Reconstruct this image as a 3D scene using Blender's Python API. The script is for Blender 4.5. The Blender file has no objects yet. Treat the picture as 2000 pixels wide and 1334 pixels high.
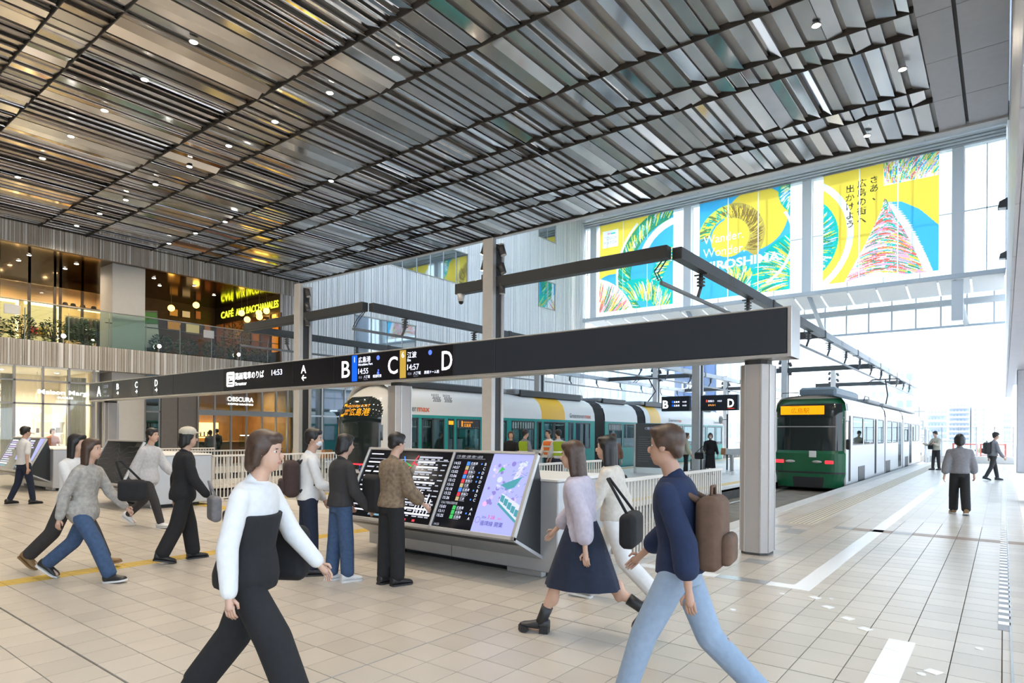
import bpy, math, random
from mathutils import Vector, Matrix, Euler
import numpy as np

sc = bpy.context.scene
COL = sc.collection
R = math.radians
rnd = random.Random(7)

# ------------------------------------------------------------------ camera
EYE = 1.65
YAW = math.atan2(960, 1239)
ROLL = R(0.38)
FPX, CX, HY = 1239.0, 1000.0, 844.6
cd = bpy.data.cameras.new('camera'); cam = bpy.data.objects.new('camera', cd); COL.objects.link(cam)
cd.sensor_fit = 'HORIZONTAL'; cd.sensor_width = 36.0; cd.lens = FPX / 2000 * 36
cd.shift_y = (HY - 667) / 2000
cd.clip_start = 0.05; cd.clip_end = 2000
cam.matrix_world = Matrix.Translation((0, 0, EYE)) @ Matrix.Rotation(YAW, 4, 'Z') @ Matrix.Rotation(R(90), 4, 'X') @ Matrix.Rotation(ROLL, 4, 'Z')
sc.camera = cam

# ------------------------------------------------------------------ sky, sun, exposure
w = bpy.data.worlds.new('sky'); sc.world = w; w.use_nodes = True
wn = w.node_tree; bg = wn.nodes['Background']
tc = wn.nodes.new('ShaderNodeTexCoord'); sep = wn.nodes.new('ShaderNodeSeparateXYZ'); ramp = wn.nodes.new('ShaderNodeValToRGB')
wn.links.new(tc.outputs['Generated'], sep.inputs[0]); wn.links.new(sep.outputs['Z'], ramp.inputs[0]); wn.links.new(ramp.outputs[0], bg.inputs[0])
ramp.color_ramp.elements[0].position = 0.0; ramp.color_ramp.elements[0].color = (0.76, 0.88, 1.0, 1)
ramp.color_ramp.elements[1].position = 0.8; ramp.color_ramp.elements[1].color = (0.58, 0.77, 1.0, 1)
bg.inputs[1].default_value = 2.15
sd = bpy.data.lights.new('sun', 'SUN'); sd.energy = 4.5; sd.angle = R(1.5); sd.color = (1, 0.96, 0.9)
so = bpy.data.objects.new('sun', sd); COL.objects.link(so)
so.rotation_euler = Vector((0.50, 0.62, 0.80)).to_track_quat('Z', 'Y').to_euler()

sc.view_settings.view_transform = 'Standard'
sc.view_settings.look = 'None'
sc.view_settings.gamma = 1.0
sc.view_settings.use_curve_mapping = False
sc.view_settings.exposure = 0.72
try:
    sc.cycles.max_bounces = 6; sc.cycles.diffuse_bounces = 3; sc.cycles.glossy_bounces = 3; sc.cycles.transparent_max_bounces = 8; sc.cycles.adaptive_threshold = 0.035; sc.cycles.use_light_tree = False
    sc.cycles.sample_clamp_indirect = 30.0; sc.cycles.caustics_reflective = False; sc.cycles.caustics_refractive = False
except Exception:
    pass

# ------------------------------------------------------------------ helpers: camera projection (used only to rank pieces by size)
_F = Vector((-math.sin(YAW), math.cos(YAW), 0)); _Rt = Vector((math.cos(YAW), math.sin(YAW), 0))
def project(x, y, z):
    p = Vector((x, y, z - EYE)); d = p.dot(_F)
    if d < 0.05: return None
    u = p.dot(_Rt) / d * FPX; v = p.z / d * FPX
    return (CX + u * math.cos(ROLL) + v * math.sin(ROLL), HY + u * math.sin(ROLL) - v * math.cos(ROLL))
def quad_share(pts):
    q = [project(*p) for p in pts]
    if any(a is None for a in q): return 0
    if max(a[0] for a in q) < 0 or min(a[0] for a in q) > 2000 or max(a[1] for a in q) < 0 or min(a[1] for a in q) > 1334: return 0
    q = [(min(2000, max(0, a[0])), min(1334, max(0, a[1]))) for a in q]
    s = 0
    for i in range(len(q)):
        a, b = q[i], q[(i + 1) % len(q)]; s += a[0] * b[1] - b[0] * a[1]
    return abs(s) / 2

# ------------------------------------------------------------------ helpers: materials
MATS = {}
def M(name, col=(0.5, 0.5, 0.5), rough=0.5, metal=0.0, emit=0.0, var=0.0, scale=6.0, bump=0.0, ecol=None, spec=0.5):
    if name in MATS: return MATS[name]
    m = bpy.data.materials.new(name); m.use_nodes = True; MATS[name] = m
    n = m.node_tree; b = n.nodes['Principled BSDF']
    b.inputs['Base Color'].default_value = (*col, 1); b.inputs['Roughness'].default_value = rough; b.inputs['Metallic'].default_value = metal
    b.inputs['Specular IOR Level'].default_value = spec
    if emit:
        b.inputs['Base Color'].default_value = (*[c * 0.15 for c in col], 1)
        b.inputs['Emission Color'].default_value = (*(ecol or col), 1); b.inputs['Emission Strength'].default_value = emit
    if var or bump:
        g = n.nodes.new('ShaderNodeNewGeometry'); t = n.nodes.new('ShaderNodeTexNoise'); t.inputs['Scale'].default_value = scale; t.inputs['Detail'].default_value = 4
        n.links.new(g.outputs['Position'], t.inputs['Vector'])
        if var:
            mr = n.nodes.new('ShaderNodeMapRange'); mr.inputs[1].default_value = 0.3; mr.inputs[2].default_value = 0.7; mr.inputs[3].default_value = 1 - var; mr.inputs[4].default_value = 1 + var
            mx = n.nodes.new('ShaderNodeVectorMath'); mx.operation = 'SCALE'; mx.inputs[0].default_value = col
            n.links.new(t.outputs['Fac'], mr.inputs[0]); n.links.new(mr.outputs[0], mx.inputs['Scale']); n.links.new(mx.outputs[0], b.inputs['Base Color'])
        if bump:
            bp = n.nodes.new('ShaderNodeBump'); bp.inputs['Strength'].default_value = bump; bp.inputs['Distance'].default_value = 0.01
            n.links.new(t.outputs['Fac'], bp.inputs['Height']); n.links.new(bp.outputs[0], b.inputs['Normal'])
    return m

def glass(name, tint=(1, 1, 1), refl=0.12, rough=0.02, dens=1.0):
    """thin pane: see-through with a mirror-like surface"""
    if name in MATS: return MATS[name]
    m = bpy.data.materials.new(name); m.use_nodes = True; MATS[name] = m
    n = m.node_tree; n.nodes.clear()
    o = n.nodes.new('ShaderNodeOutputMaterial'); t = n.nodes.new('ShaderNodeBsdfTransparent'); g = n.nodes.new('ShaderNodeBsdfGlossy'); x = n.nodes.new('ShaderNodeMixShader')
    t.inputs[0].default_value = (*[c * dens for c in tint], 1); g.inputs['Roughness'].default_value = rough; g.inputs[0].default_value = (0.9, 0.95, 1, 1)
    f = n.nodes.new('ShaderNodeLayerWeight'); f.inputs[0].default_value = 0.35
    mr = n.nodes.new('ShaderNodeMapRange'); mr.inputs[3].default_value = refl; mr.inputs[4].default_value = min(1, refl + 0.35)
    n.links.new(f.outputs['Fresnel'], mr.inputs[0]); n.links.new(mr.outputs[0], x.inputs[0]); n.links.new(t.outputs[0], x.inputs[1]); n.links.new(g.outputs[0], x.inputs[2]); n.links.new(x.outputs[0], o.inputs[0])
    return m

def cell_mat(name, col, pitch, origin, var=0.08, rough=0.35, joint=None, jw=0.006, spec=0.5):
    """colour that varies from tile to tile (cells in the world's XY), optional joint lines for the far field"""
    m = bpy.data.materials.new(name); m.use_nodes = True; MATS[name] = m
    n = m.node_tree; b = n.nodes['Principled BSDF']; b.inputs['Roughness'].default_value = rough; b.inputs['Specular IOR Level'].default_value = spec
    g = n.nodes.new('ShaderNodeNewGeometry')
    s = n.nodes.new('ShaderNodeVectorMath'); s.operation = 'SUBTRACT'; s.inputs[1].default_value = (origin[0], origin[1], -0.5)
    d = n.nodes.new('ShaderNodeVectorMath'); d.operation = 'DIVIDE'; d.inputs[1].default_value = (pitch[0], pitch[1], 100)
    fl = n.nodes.new('ShaderNodeVectorMath'); fl.operation = 'FLOOR'
    wn_ = n.nodes.new('ShaderNodeTexWhiteNoise'); wn_.noise_dimensions = '3D'
    nz = n.nodes.new('ShaderNodeTexNoise'); nz.inputs['Scale'].default_value = 3; nz.inputs['Detail'].default_value = 5
    n.links.new(g.outputs['Position'], s.inputs[0]); n.links.new(s.outputs[0], d.inputs[0]); n.links.new(d.outputs[0], fl.inputs[0]); n.links.new(fl.outputs[0], wn_.inputs['Vector']); n.links.new(g.outputs['Position'], nz.inputs['Vector'])
    a = n.nodes.new('ShaderNodeMath'); a.operation = 'ADD'; n.links.new(wn_.outputs['Value'], a.inputs[0]); n.links.new(nz.outputs['Fac'], a.inputs[1])
    mr = n.nodes.new('ShaderNodeMapRange'); mr.inputs[1].default_value = 0.3; mr.inputs[2].default_value = 1.7; mr.inputs[3].default_value = 1 - var; mr.inputs[4].default_value = 1 + var
    n.links.new(a.outputs[0], mr.inputs[0])
    sc_ = n.nodes.new('ShaderNodeVectorMath'); sc_.operation = 'SCALE'; sc_.inputs[0].default_value = col; n.links.new(mr.outputs[0], sc_.inputs['Scale'])
    if joint:
        fr = n.nodes.new('ShaderNodeVectorMath'); fr.operation = 'FRACTION'; n.links.new(d.outputs[0], fr.inputs[0])
        sp = n.nodes.new('ShaderNodeSeparateXYZ'); n.links.new(fr.outputs[0], sp.inputs[0])
        l1 = n.nodes.new('ShaderNodeMath'); l1.operation = 'LESS_THAN'; l1.inputs[1].default_value = jw / pitch[0]; n.links.new(sp.outputs[0], l1.inputs[0])
        l2 = n.nodes.new('ShaderNodeMath'); l2.operation = 'LESS_THAN'; l2.inputs[1].default_value = jw / pitch[1]; n.links.new(sp.outputs[1], l2.inputs[0])
        mm = n.nodes.new('ShaderNodeMath'); mm.operation = 'MAXIMUM'; n.links.new(l1.outputs[0], mm.inputs[0]); n.links.new(l2.outputs[0], mm.inputs[1])
        mi = n.nodes.new('ShaderNodeMixRGB'); n.links.new(mm.outputs[0], mi.inputs[0]); n.links.new(sc_.outputs[0], mi.inputs[1]); mi.inputs[2].default_value = (*joint, 1)
        n.links.new(mi.outputs[0], b.inputs['Base Color'])
    else:
        n.links.new(sc_.outputs[0], b.inputs['Base Color'])
    return m

def cloth_lit(name, col, trans=0.5):
    """printed fabric that lets daylight through"""
    if name in MATS: return MATS[name]
    m = bpy.data.materials.new(name); m.use_nodes = True; MATS[name] = m
    n = m.node_tree; n.nodes.clear(); o = n.nodes.new('ShaderNodeOutputMaterial')
    d = n.nodes.new('ShaderNodeBsdfDiffuse'); t = n.nodes.new('ShaderNodeBsdfTranslucent'); x = n.nodes.new('ShaderNodeMixShader'); x.inputs[0].default_value = trans
    d.inputs[0].default_value = (*col, 1); t.inputs[0].default_value = (*col, 1)
    n.links.new(d.outputs[0], x.inputs[1]); n.links.new(t.outputs[0], x.inputs[2]); n.links.new(x.outputs[0], o.inputs[0])
    return m

# ------------------------------------------------------------------ helpers: meshes
class MB:
    """collects faces with materials; build() links them as one mesh object"""
    def __init__(s): s.v = []; s.f = []; s.mi = []; s.mats = []; s.sm = []
    def m(s, mat):
        if mat not in s.mats: s.mats.append(mat)
        return s.mats.index(mat)
    def add(s, verts, faces, mat, smooth=False):
        o = len(s.v); s.v += [tuple(p) for p in verts]; k = s.m(mat)
        for f in faces: s.f.append(tuple(i + o for i in f)); s.mi.append(k); s.sm.append(smooth)
        return s
    def box(s, x0, x1, y0, y1, z0, z1, mat, mtx=None):
        v = [Vector((x, y, z)) for x in (x0, x1) for y in (y0, y1) for z in (z0, z1)]
        if mtx is not None: v = [mtx @ p for p in v]
        return s.add(v, [(0, 1, 3, 2), (4, 6, 7, 5), (0, 4, 5, 1), (2, 3, 7, 6), (0, 2, 6, 4), (1, 5, 7, 3)], mat)
    def bbox(s, x0, x1, y0, y1, z0, z1, mat, b=0.01, mtx=None):
        """box with chamfered edges"""
        xs, ys, zs = (x0, x1), (y0, y1), (z0, z1); v = []; idx = {}
        b = min(b, (x1 - x0) / 2.01, (y1 - y0) / 2.01, (z1 - z0) / 2.01)
        for i in (0, 1):
            for j in (0, 1):
                for k in (0, 1):
                    X, Y, Z = xs[i], ys[j], zs[k]; dx, dy, dz = b * (1 - 2 * i), b * (1 - 2 * j), b * (1 - 2 * k)
                    idx[i, j, k] = len(v); v += [Vector((X, Y + dy, Z + dz)), Vector((X + dx, Y, Z + dz)), Vector((X + dx, Y + dy, Z))]
        F = []
        for a in range(3):
            for side in (0, 1):
                c = []
                for p, q in ((0, 0), (1, 0), (1, 1), (0, 1)):
                    t = [0, 0, 0]; t[a] = side; t[(a + 1) % 3] = p; t[(a + 2) % 3] = q; c.append(idx[tuple(t)] + a)
                F.append(tuple(c) if side else tuple(reversed(c)))
        for a in range(3):
            b1, b2 = (a + 1) % 3, (a + 2) % 3
            for p in (0, 1):
                for q in (0, 1):
                    t0 = [0, 0, 0]; t1 = [0, 0, 0]; t0[a] = 0; t1[a] = 1
                    for t in (t0, t1): t[b1] = p; t[b2] = q
                    A, B = idx[tuple(t0)], idx[tuple(t1)]
                    F.append((A + b1, B + b1, B + b2, A + b2))
        for c in idx.values(): F.append((c, c + 1, c + 2))
        if mtx is not None: v = [mtx @ p for p in v]
        return s.add(v, F, mat)
    def prism(s, poly, axis, a0, a1, mat, mtx=None):
        """polygon (2-D) extruded along axis 0/1/2"""
        def P(p, a):
            t = [p[0], p[1]]; t.insert(axis, a); q = Vector(t); return mtx @ q if mtx is not None else q
        n = len(poly); v = [P(p, a0) for p in poly] + [P(p, a1) for p in poly]
        F = [tuple(reversed(range(n))), tuple(range(n, 2 * n))] + [(i, (i + 1) % n, n + (i + 1) % n, n + i) for i in range(n)]
        return s.add(v, F, mat)
    def rings(s, rings, mat, caps=True, smooth=True, closed=True):
        n = len(rings[0]); v = [p for r in rings for p in r]; F = []
        for i in range(len(rings) - 1):
            for j in range(n if closed else n - 1):
                k = (j + 1) % n; F.append((i * n + j, i * n + k, (i + 1) * n + k, (i + 1) * n + j))
        s.add(v, F, mat, smooth)
        if caps:
            o = len(s.v) - len(v)
            k = s.m(mat); s.f.append(tuple(o + j for j in reversed(range(n)))); s.mi.append(k); s.sm.append(False)
            s.f.append(tuple(o + (len(rings) - 1) * n + j for j in range(n))); s.mi.append(k); s.sm.append(False)
        return s
    def tube(s, pts, rad, mat, n=8, caps=True, smooth=True):
        pts = [Vector(p) for p in pts]; R_ = rad if isinstance(rad, (list, tuple)) else [rad] * len(pts); rings = []; up = None
        for i, p in enumerate(pts):
            t = (pts[min(i + 1, len(pts) - 1)] - pts[max(i - 1, 0)]).normalized()
            if up is None: up = Vector((0, 0, 1)) if abs(t.z) < 0.9 else Vector((1, 0, 0))
            a = t.cross(up).normalized(); b = a.cross(t).normalized(); up = b
            rings.append([p + (a * math.cos(q) + b * math.sin(q)) * R_[i] for q in [2 * math.pi * k / n for k in range(n)]])
        return s.rings(rings, mat, caps, smooth)
    def capsule(s, p0, p1, r0, r1, mat, n=12, hemi=3):
        p0, p1 = Vector(p0), Vector(p1); d = (p1 - p0); L = d.length; d = d / L if L > 1e-6 else Vector((0, 0, 1)); P_ = []; RR = []
        for i in range(hemi + 1):
            a = math.pi / 2 * (1 - i / hemi); P_.append(p0 - d * r0 * math.sin(a)); RR.append(max(r0 * math.cos(a), 0.002))
        for i in range(hemi + 1):
            a = math.pi / 2 * i / hemi; P_.append(p1 + d * r1 * math.sin(a)); RR.append(max(r1 * math.cos(a), 0.002))
        return s.tube(P_, RR, mat, n)
    def ball(s, c, r, mat, n=12, m=8, mtx=None):
        rx, ry, rz = r if isinstance(r, (tuple, list)) else (r, r, r); c = Vector(c); rings = []
        for i in range(1, m):
            a = math.pi * i / m; ring = []
            for k in range(n):
                q = 2 * math.pi * k / n; p = Vector((rx * math.sin(a) * math.cos(q), ry * math.sin(a) * math.sin(q), -rz * math.cos(a)))
                if mtx is not None: p = mtx @ p
                ring.append(c + p)
            rings.append(ring)
        tb = Vector((0, 0, -rz)); tt = Vector((0, 0, rz))
        if mtx is not None: tb = mtx @ tb; tt = mtx @ tt
        o = len(s.v); s.rings(rings, mat, False)
        b = len(s.v); s.v += [tuple(c + tb), tuple(c + tt)]; k = s.m(mat); L = (m - 2) * n
        for j in range(n):
            s.f.append((b, o + (j + 1) % n, o + j)); s.mi.append(k); s.sm.append(True)
            s.f.append((b + 1, o + L + j, o + L + (j + 1) % n)); s.mi.append(k); s.sm.append(True)
        return s
    def cyl(s, c, r, h, mat, n=16, axis=2, r2=None):
        r2 = r if r2 is None else r2; c = Vector(c); A = [Vector((1, 0, 0)), Vector((0, 1, 0)), Vector((0, 0, 1))]; e = A[axis]; a, b = A[(axis + 1) % 3], A[(axis + 2) % 3]
        q = [2 * math.pi * k / n for k in range(n)]
        return s.rings([[c + (a * math.cos(t) + b * math.sin(t)) * rr + e * hh for t in q] for rr, hh in ((r, 0), (r2, h))], mat, True, n > 10)
    def mesh(s, name):
        me = bpy.data.meshes.new(name); me.from_pydata(s.v, [], s.f)
        for mt in s.mats: me.materials.append(mt)
        me.polygons.foreach_set('material_index', s.mi); me.polygons.foreach_set('use_smooth', s.sm); me.update()
        return me
    def build(s, name, parent=None, **kw): return link(name, s.mesh(name), parent, **kw)

def link(name, me, parent=None, loc=None, rot=None, label=None, cat=None, group=None, kind=None):
    o = bpy.data.objects.new(name, me); COL.objects.link(o)
    if parent: o.parent = parent
    if loc is not None: o.location = loc
    if rot is not None: o.rotation_euler = rot
    return tag(o, label, cat, group, kind)
def tag(o, label=None, cat=None, group=None, kind=None):
    if label: o['label'] = label
    if cat: o['category'] = cat
    if group: o['group'] = group
    if kind: o['kind'] = kind
    return o
def thing(name, label, cat, loc=(0, 0, 0), rz=0.0, group=None, kind=None):
    return link(name, None, None, loc, (0, 0, rz), label, cat, group, kind)
def copy_tree(o, parent=None):
    c = o.copy(); COL.objects.link(c)
    if parent: c.parent = parent
    for ch in list(o.children): copy_tree(ch, c)
    return c

_tcache = {}
def text_geo(body, bold=0.0, space=1.0):
    key = (body, bold, space)
    if key in _tcache: return _tcache[key]
    cu = bpy.data.curves.new('t', 'FONT'); cu.body = body; cu.size = 1.0; cu.resolution_u = 3; cu.offset = bold; cu.space_character = space; cu.fill_mode = 'FRONT' if hasattr(cu, 'fill_mode') and False else cu.fill_mode
    ob = bpy.data.objects.new('t', cu)
    me = bpy.data.meshes.new_from_object(ob)
    v = [(p.co.x, p.co.y) for p in me.vertices]; f = [tuple(p.vertices) for p in me.polygons]
    bpy.data.objects.remove(ob); bpy.data.curves.remove(cu); bpy.data.meshes.remove(me)
    _tcache[key] = (v, f); return v, f

def clip_poly(poly, x0, y0, x1, y1):
    def cl(P_, inside, cut):
        out = []
        for i in range(len(P_)):
            a, b = P_[i - 1], P_[i]
            if inside(b):
                if not inside(a): out.append(cut(a, b))
                out.append(b)
            elif inside(a): out.append(cut(a, b))
        return out
    def cx(a, b, x): t = (x - a[0]) / (b[0] - a[0]); return (x, a[1] + t * (b[1] - a[1]))
    def cy(a, b, y): t = (y - a[1]) / (b[1] - a[1]); return (a[0] + t * (b[0] - a[0]), y)
    for ins, cut in ((lambda p: p[0] >= x0, lambda a, b: cx(a, b, x0)), (lambda p: p[0] <= x1, lambda a, b: cx(a, b, x1)), (lambda p: p[1] >= y0, lambda a, b: cy(a, b, y0)), (lambda p: p[1] <= y1, lambda a, b: cy(a, b, y1))):
        poly = cl(poly, ins, cut)
        if len(poly) < 3: return []
    return poly

class Print:
    """flat print on a surface: O origin, ex/ey axes in metres, layers stepped off the surface"""
    def __init__(s, O, ex, ey, clip=None, step=0.0012):
        s.O = Vector(O); s.ex = Vector(ex).normalized(); s.ey = Vector(ey).normalized(); s.n = s.ex.cross(s.ey); s.b = MB(); s.k = 1; s.clip = clip; s.step = step
    def P(s, u, v, k=None): return s.O + s.ex * u + s.ey * v + s.n * (s.step * (s.k if k is None else k))
    def poly(s, pts, mat, k=None):
        if s.clip:
            pts = clip_poly(pts, *s.clip)
            if len(pts) < 3: return s
        s.b.add([s.P(u, v, k) for u, v in pts], [tuple(range(len(pts)))], mat); return s
    def rect(s, u0, v0, u1, v1, mat, k=None): return s.poly([(u0, v0), (u1, v0), (u1, v1), (u0, v1)], mat, k)
    def disc(s, u, v, r, mat, k=None, n=24, ry=None): return s.poly([(u + r * math.cos(2 * math.pi * i / n), v + (ry or r) * math.sin(2 * math.pi * i / n)) for i in range(n)], mat, k)
    def stroke(s, pts, wd, mat, k=None):
        W = wd if isinstance(wd, (list, tuple)) else [wd] * len(pts); L = []
        for i, p in enumerate(pts):
            a, b = pts[max(i - 1, 0)], pts[min(i + 1, len(pts) - 1)]; dx, dy = b[0] - a[0], b[1] - a[1]; l = math.hypot(dx, dy) or 1
            L.append(((p[0] - dy / l * W[i] / 2, p[1] + dx / l * W[i] / 2), (p[0] + dy / l * W[i] / 2, p[1] - dx / l * W[i] / 2)))
        for a, b in zip(L, L[1:]): s.poly([a[0], a[1], b[1], b[0]], mat, k)
        return s
    def text(s, body, u, v, size, mat, align='l', bold=0.0, sx=1.0, k=None, width=None):
        vs, fs = text_geo(body, bold)
        if not vs: return s
        x0 = min(p[0] for p in vs); x1 = max(p[0] for p in vs)
        if width: sx = width / ((x1 - x0) * size)
        off = -x0 if align == 'l' else (-(x0 + x1) / 2 if align == 'c' else -x1)
        s.b.add([s.P(u + (x + off) * size * sx, v + y * size, k) for x, y in vs], fs, mat); return s
    def build(s, name, parent=None, **kw): return s.b.build(name, parent, **kw)

class Raster(Print):
    """a print cut into one layer of non-overlapping cells, so that daylight passes through it once"""
    def __init__(s, *a, cell=0.05, **k): Print.__init__(s, *a, **k); s.items = []; s.cell = cell
    def poly(s, pts, mat, k=None):
        if s.clip: pts = clip_poly(list(pts), *s.clip)
        if len(pts) >= 3: s.items.append((k or 0, mat, pts))
        return s
    def text(s, body, u, v, size, mat, align='l', bold=0.0, sx=1.0, k=None, width=None):
        vs, fs = text_geo(body, bold); x0 = min(p[0] for p in vs); x1 = max(p[0] for p in vs)
        if width: sx = width / ((x1 - x0) * size)
        off = -x0 if align == 'l' else (-(x0 + x1) / 2 if align == 'c' else -x1)
        for f in fs: s.poly([(u + (vs[i][0] + off) * size * sx, v + vs[i][1] * size) for i in f], mat, k)
        return s
    def finish(s):
        x0, y0, x1, y1 = s.clip; nx, ny = int((x1 - x0) / s.cell), int((y1 - y0) / s.cell); dx, dy = (x1 - x0) / nx, (y1 - y0) / ny
        g = np.zeros((ny, nx), int); mats = []
        for k, mat, pts in sorted(s.items, key=lambda a: a[0]):
            if mat not in mats: mats.append(mat)
            q = np.array(pts); i0, i1 = max(0, int((q[:, 0].min() - x0) / dx)), min(nx, int((q[:, 0].max() - x0) / dx) + 1); j0, j1 = max(0, int((q[:, 1].min() - y0) / dy)), min(ny, int((q[:, 1].max() - y0) / dy) + 1)
            if i1 <= i0 or j1 <= j0: continue
            X, Y = np.meshgrid(x0 + (np.arange(i0, i1) + .5) * dx, y0 + (np.arange(j0, j1) + .5) * dy); ins = np.zeros(X.shape, bool)
            for a in range(len(q)):
                (xa, ya), (xb, yb) = q[a - 1], q[a]
                if ya == yb: continue
                ins ^= ((ya > Y) != (yb > Y)) & (X < (xb - xa) * (Y - ya) / (yb - ya) + xa)
            g[j0:j1, i0:i1][ins] = mats.index(mat)
        for j in range(ny):
            i = 0
            while i < nx:
                e = i
                while e < nx and g[j, e] == g[j, i]: e += 1
                s.b.add([s.P(x0 + i * dx, y0 + j * dy, 0), s.P(x0 + e * dx, y0 + j * dy, 0), s.P(x0 + e * dx, y0 + (j + 1) * dy, 0), s.P(x0 + i * dx, y0 + (j + 1) * dy, 0)], [(0, 1, 2, 3)], mats[g[j, i]]); i = e
        return s

def part(mb, name, parent, **kw):
    """builds a part given in world coordinates under a thing that stands elsewhere"""
    o = mb.build(name, parent, **kw)
    if parent is not None and parent.type == 'EMPTY':
        o.matrix_parent_inverse = (Matrix.Translation(parent.location) @ parent.rotation_euler.to_matrix().to_4x4()).inverted()
    return o

# ================================================================== THE SETTING
XF = -28.5                       # plane of the shop facade
CK = 1.14                        # facade and ceiling measured at one scale
ZC = EYE + 6.65 * CK             # slatted ceiling
YG = 47.0                        # far glass wall
XE = -1.15 * CK                  # right edge of the slatted ceiling
ZROOF = 19.8
TPX, TPY, TOX, TOY = 0.2963, 0.2975, 0.0, 1.735 - 0.2975 * 40

m_joint = M('floor_joint', (0.10, 0.075, 0.055), 0.8)
m_tile = cell_mat('floor_tile', (0.53, 0.475, 0.405), (TPX, TPY), (TOX, TOY), 0.10, 0.30)
m_far = cell_mat('floor_tile_far', (0.58, 0.545, 0.49), (TPX, TPY), (TOX, TOY), 0.10, 0.36, joint=(0.33, 0.30, 0.27), jw=0.006)
m_kerb = M('kerb_stone', (0.55, 0.54, 0.52), 0.6, var=0.06)
m_dark = M('dark_concrete', (0.07, 0.068, 0.065), 0.8, var=0.2)
m_bed = M('track_bed', (0.17, 0.145, 0.11), 0.75, var=0.25, scale=2.5, bump=0.4)
m_rail = M('rail_steel', (0.75, 0.74, 0.72), 0.22, 1.0)
m_white = M('white_paint', (0.82, 0.82, 0.81), 0.35)
m_inlay = M('white_inlay', (0.9, 0.9, 0.9), 0.2)

TRK = [(-6.5, -4.0), (-17.65, -14.7), (-23.9, -21.0)]           # sunken tracks
Y0T, YEND = 1.735 + 20 * 0.2975, 75.0
YT = 1.735 + 42 * 0.2975          # last row of single tiles on the right platform

# floor slab of the concourse (joints show between the tiles)
fl = MB(); fl.box(XF - 8, 9, -14, Y0T, -0.4, -0.012, m_joint); fl.box(-4.0, 9, Y0T, YT, -0.4, -0.012, m_joint)
floor = fl.build('floor', label='beige square tiled concourse floor', cat='floor', kind='structure')
# platforms and outer floor
pf = MB()
pf.box(-4.0, 9, YT, YEND, -0.4, 0, m_far)
pf.box(-14.7, -6.5, Y0T, YEND, -0.4, 0, m_far); pf.box(-21.0, -17.65, Y0T, YEND, -0.4, 0, m_far); pf.box(XF - 8, -23.9, Y0T, YEND, -0.4, 0, m_far)
platform = pf.build('floor_platform', label='pale tiled streetcar platforms between the tracks', cat='platform', kind='structure')
tb = MB()
for a, b in TRK: tb.box(a, b, Y0T, YEND, -0.5, -0.3, m_bed)
bed = tb.build('floor_track_bed', label='sunken brown track bed between the platforms', cat='track bed', kind='structure')
for a, b in TRK:
    wl = MB()
    for x0, x1 in ((a - 0.004, a + 0.05), (b - 0.05, b + 0.004)): wl.box(x0, x1, Y0T, YEND, -0.3, -0.06, m_dark)
    wl.box(a, b, Y0T - 0.004, Y0T + 0.05, -0.3, -0.06, m_dark)
    wl.build('platform_wall', bed)
    for x in ((a + b) / 2 - 0.72, (a + b) / 2 + 0.72):
        r_ = MB(); r_.box(x - 0.03, x + 0.03, Y0T + 0.3, YEND, -0.3, -0.262, m_rail); r_.build('rail', bed)
    k_ = MB()
    for x0, x1 in ((a - 0.3, a), (b, b + 0.3)): k_.box(x0, x1, Y0T, YEND, -0.06, 0.004, m_kerb)
    k_.build('kerb', platform)

# tiles: the 300 that show largest are single pieces, the rest one field
HEAVY_X = {-12: 0.010}; HEAVY_Y = {40: 0.012, 50: 0.010}
def yellow(i, j): return i == -29 and 28 <= j <= 59
cells = []
for i in range(-97, 10):
    for j in range(6, 84):
        x0, y0 = TOX + i * TPX, TOY + j * TPY
        if y0 + TPY > Y0T + 0.01 and x0 < -4.01: continue
        if y0 + TPY > YT + 0.01: continue
        if yellow(i, j): continue
        g = 0.0022; xa = x0 + (HEAVY_X.get(i, g)); ya = y0 + HEAVY_Y.get(j, g)
        q = [(xa, ya, 0), (x0 + TPX - g, ya, 0), (x0 + TPX - g, y0 + TPY - g, 0), (xa, y0 + TPY - g, 0)]
        cells.append((quad_share(q), i, j, q))
cells.sort(key=lambda c: -c[0])
def tile_mesh(w_, d_):
    t = MB(); e = 0.0015
    t.add([(0, 0, -0.012), (w_, 0, -0.012), (w_, d_, -0.012), (0, d_, -0.012), (e, e, 0), (w_ - e, e, 0), (w_ - e, d_ - e, 0), (e, d_ - e, 0)], [(4, 5, 6, 7), (0, 1, 5, 4), (1, 2, 6, 5), (2, 3, 7, 6), (3, 0, 4, 7)], m_tile)
    return t.mesh('tile')
tm = {}
field = MB()
for n_, (a, i, j, q) in enumerate(cells):
    wd, dp = round(q[1][0] - q[0][0], 5), round(q[2][1] - q[1][1], 5)
    if n_ < 300:
        if (wd, dp) not in tm: tm[wd, dp] = tile_mesh(wd, dp)
        link('tile', tm[wd, dp], floor, (q[0][0], q[0][1], 0))
    else:
        x0, y0 = q[0][:2]; x1, y1 = q[2][:2]; e = 0.0015
        field.add([(x0, y0, -0.012), (x1, y0, -0.012), (x1, y1, -0.012), (x0, y1, -0.012), (x0 + e, y0 + e, 0), (x1 - e, y0 + e, 0), (x1 - e, y1 - e, 0), (x0 + e, y1 - e, 0)], [(4, 5, 6, 7), (0, 1, 5, 4), (1, 2, 6, 5), (2, 3, 7, 6), (3, 0, 4, 7)], m_tile)
field.build('tile_field', floor, kind='stuff')

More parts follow.
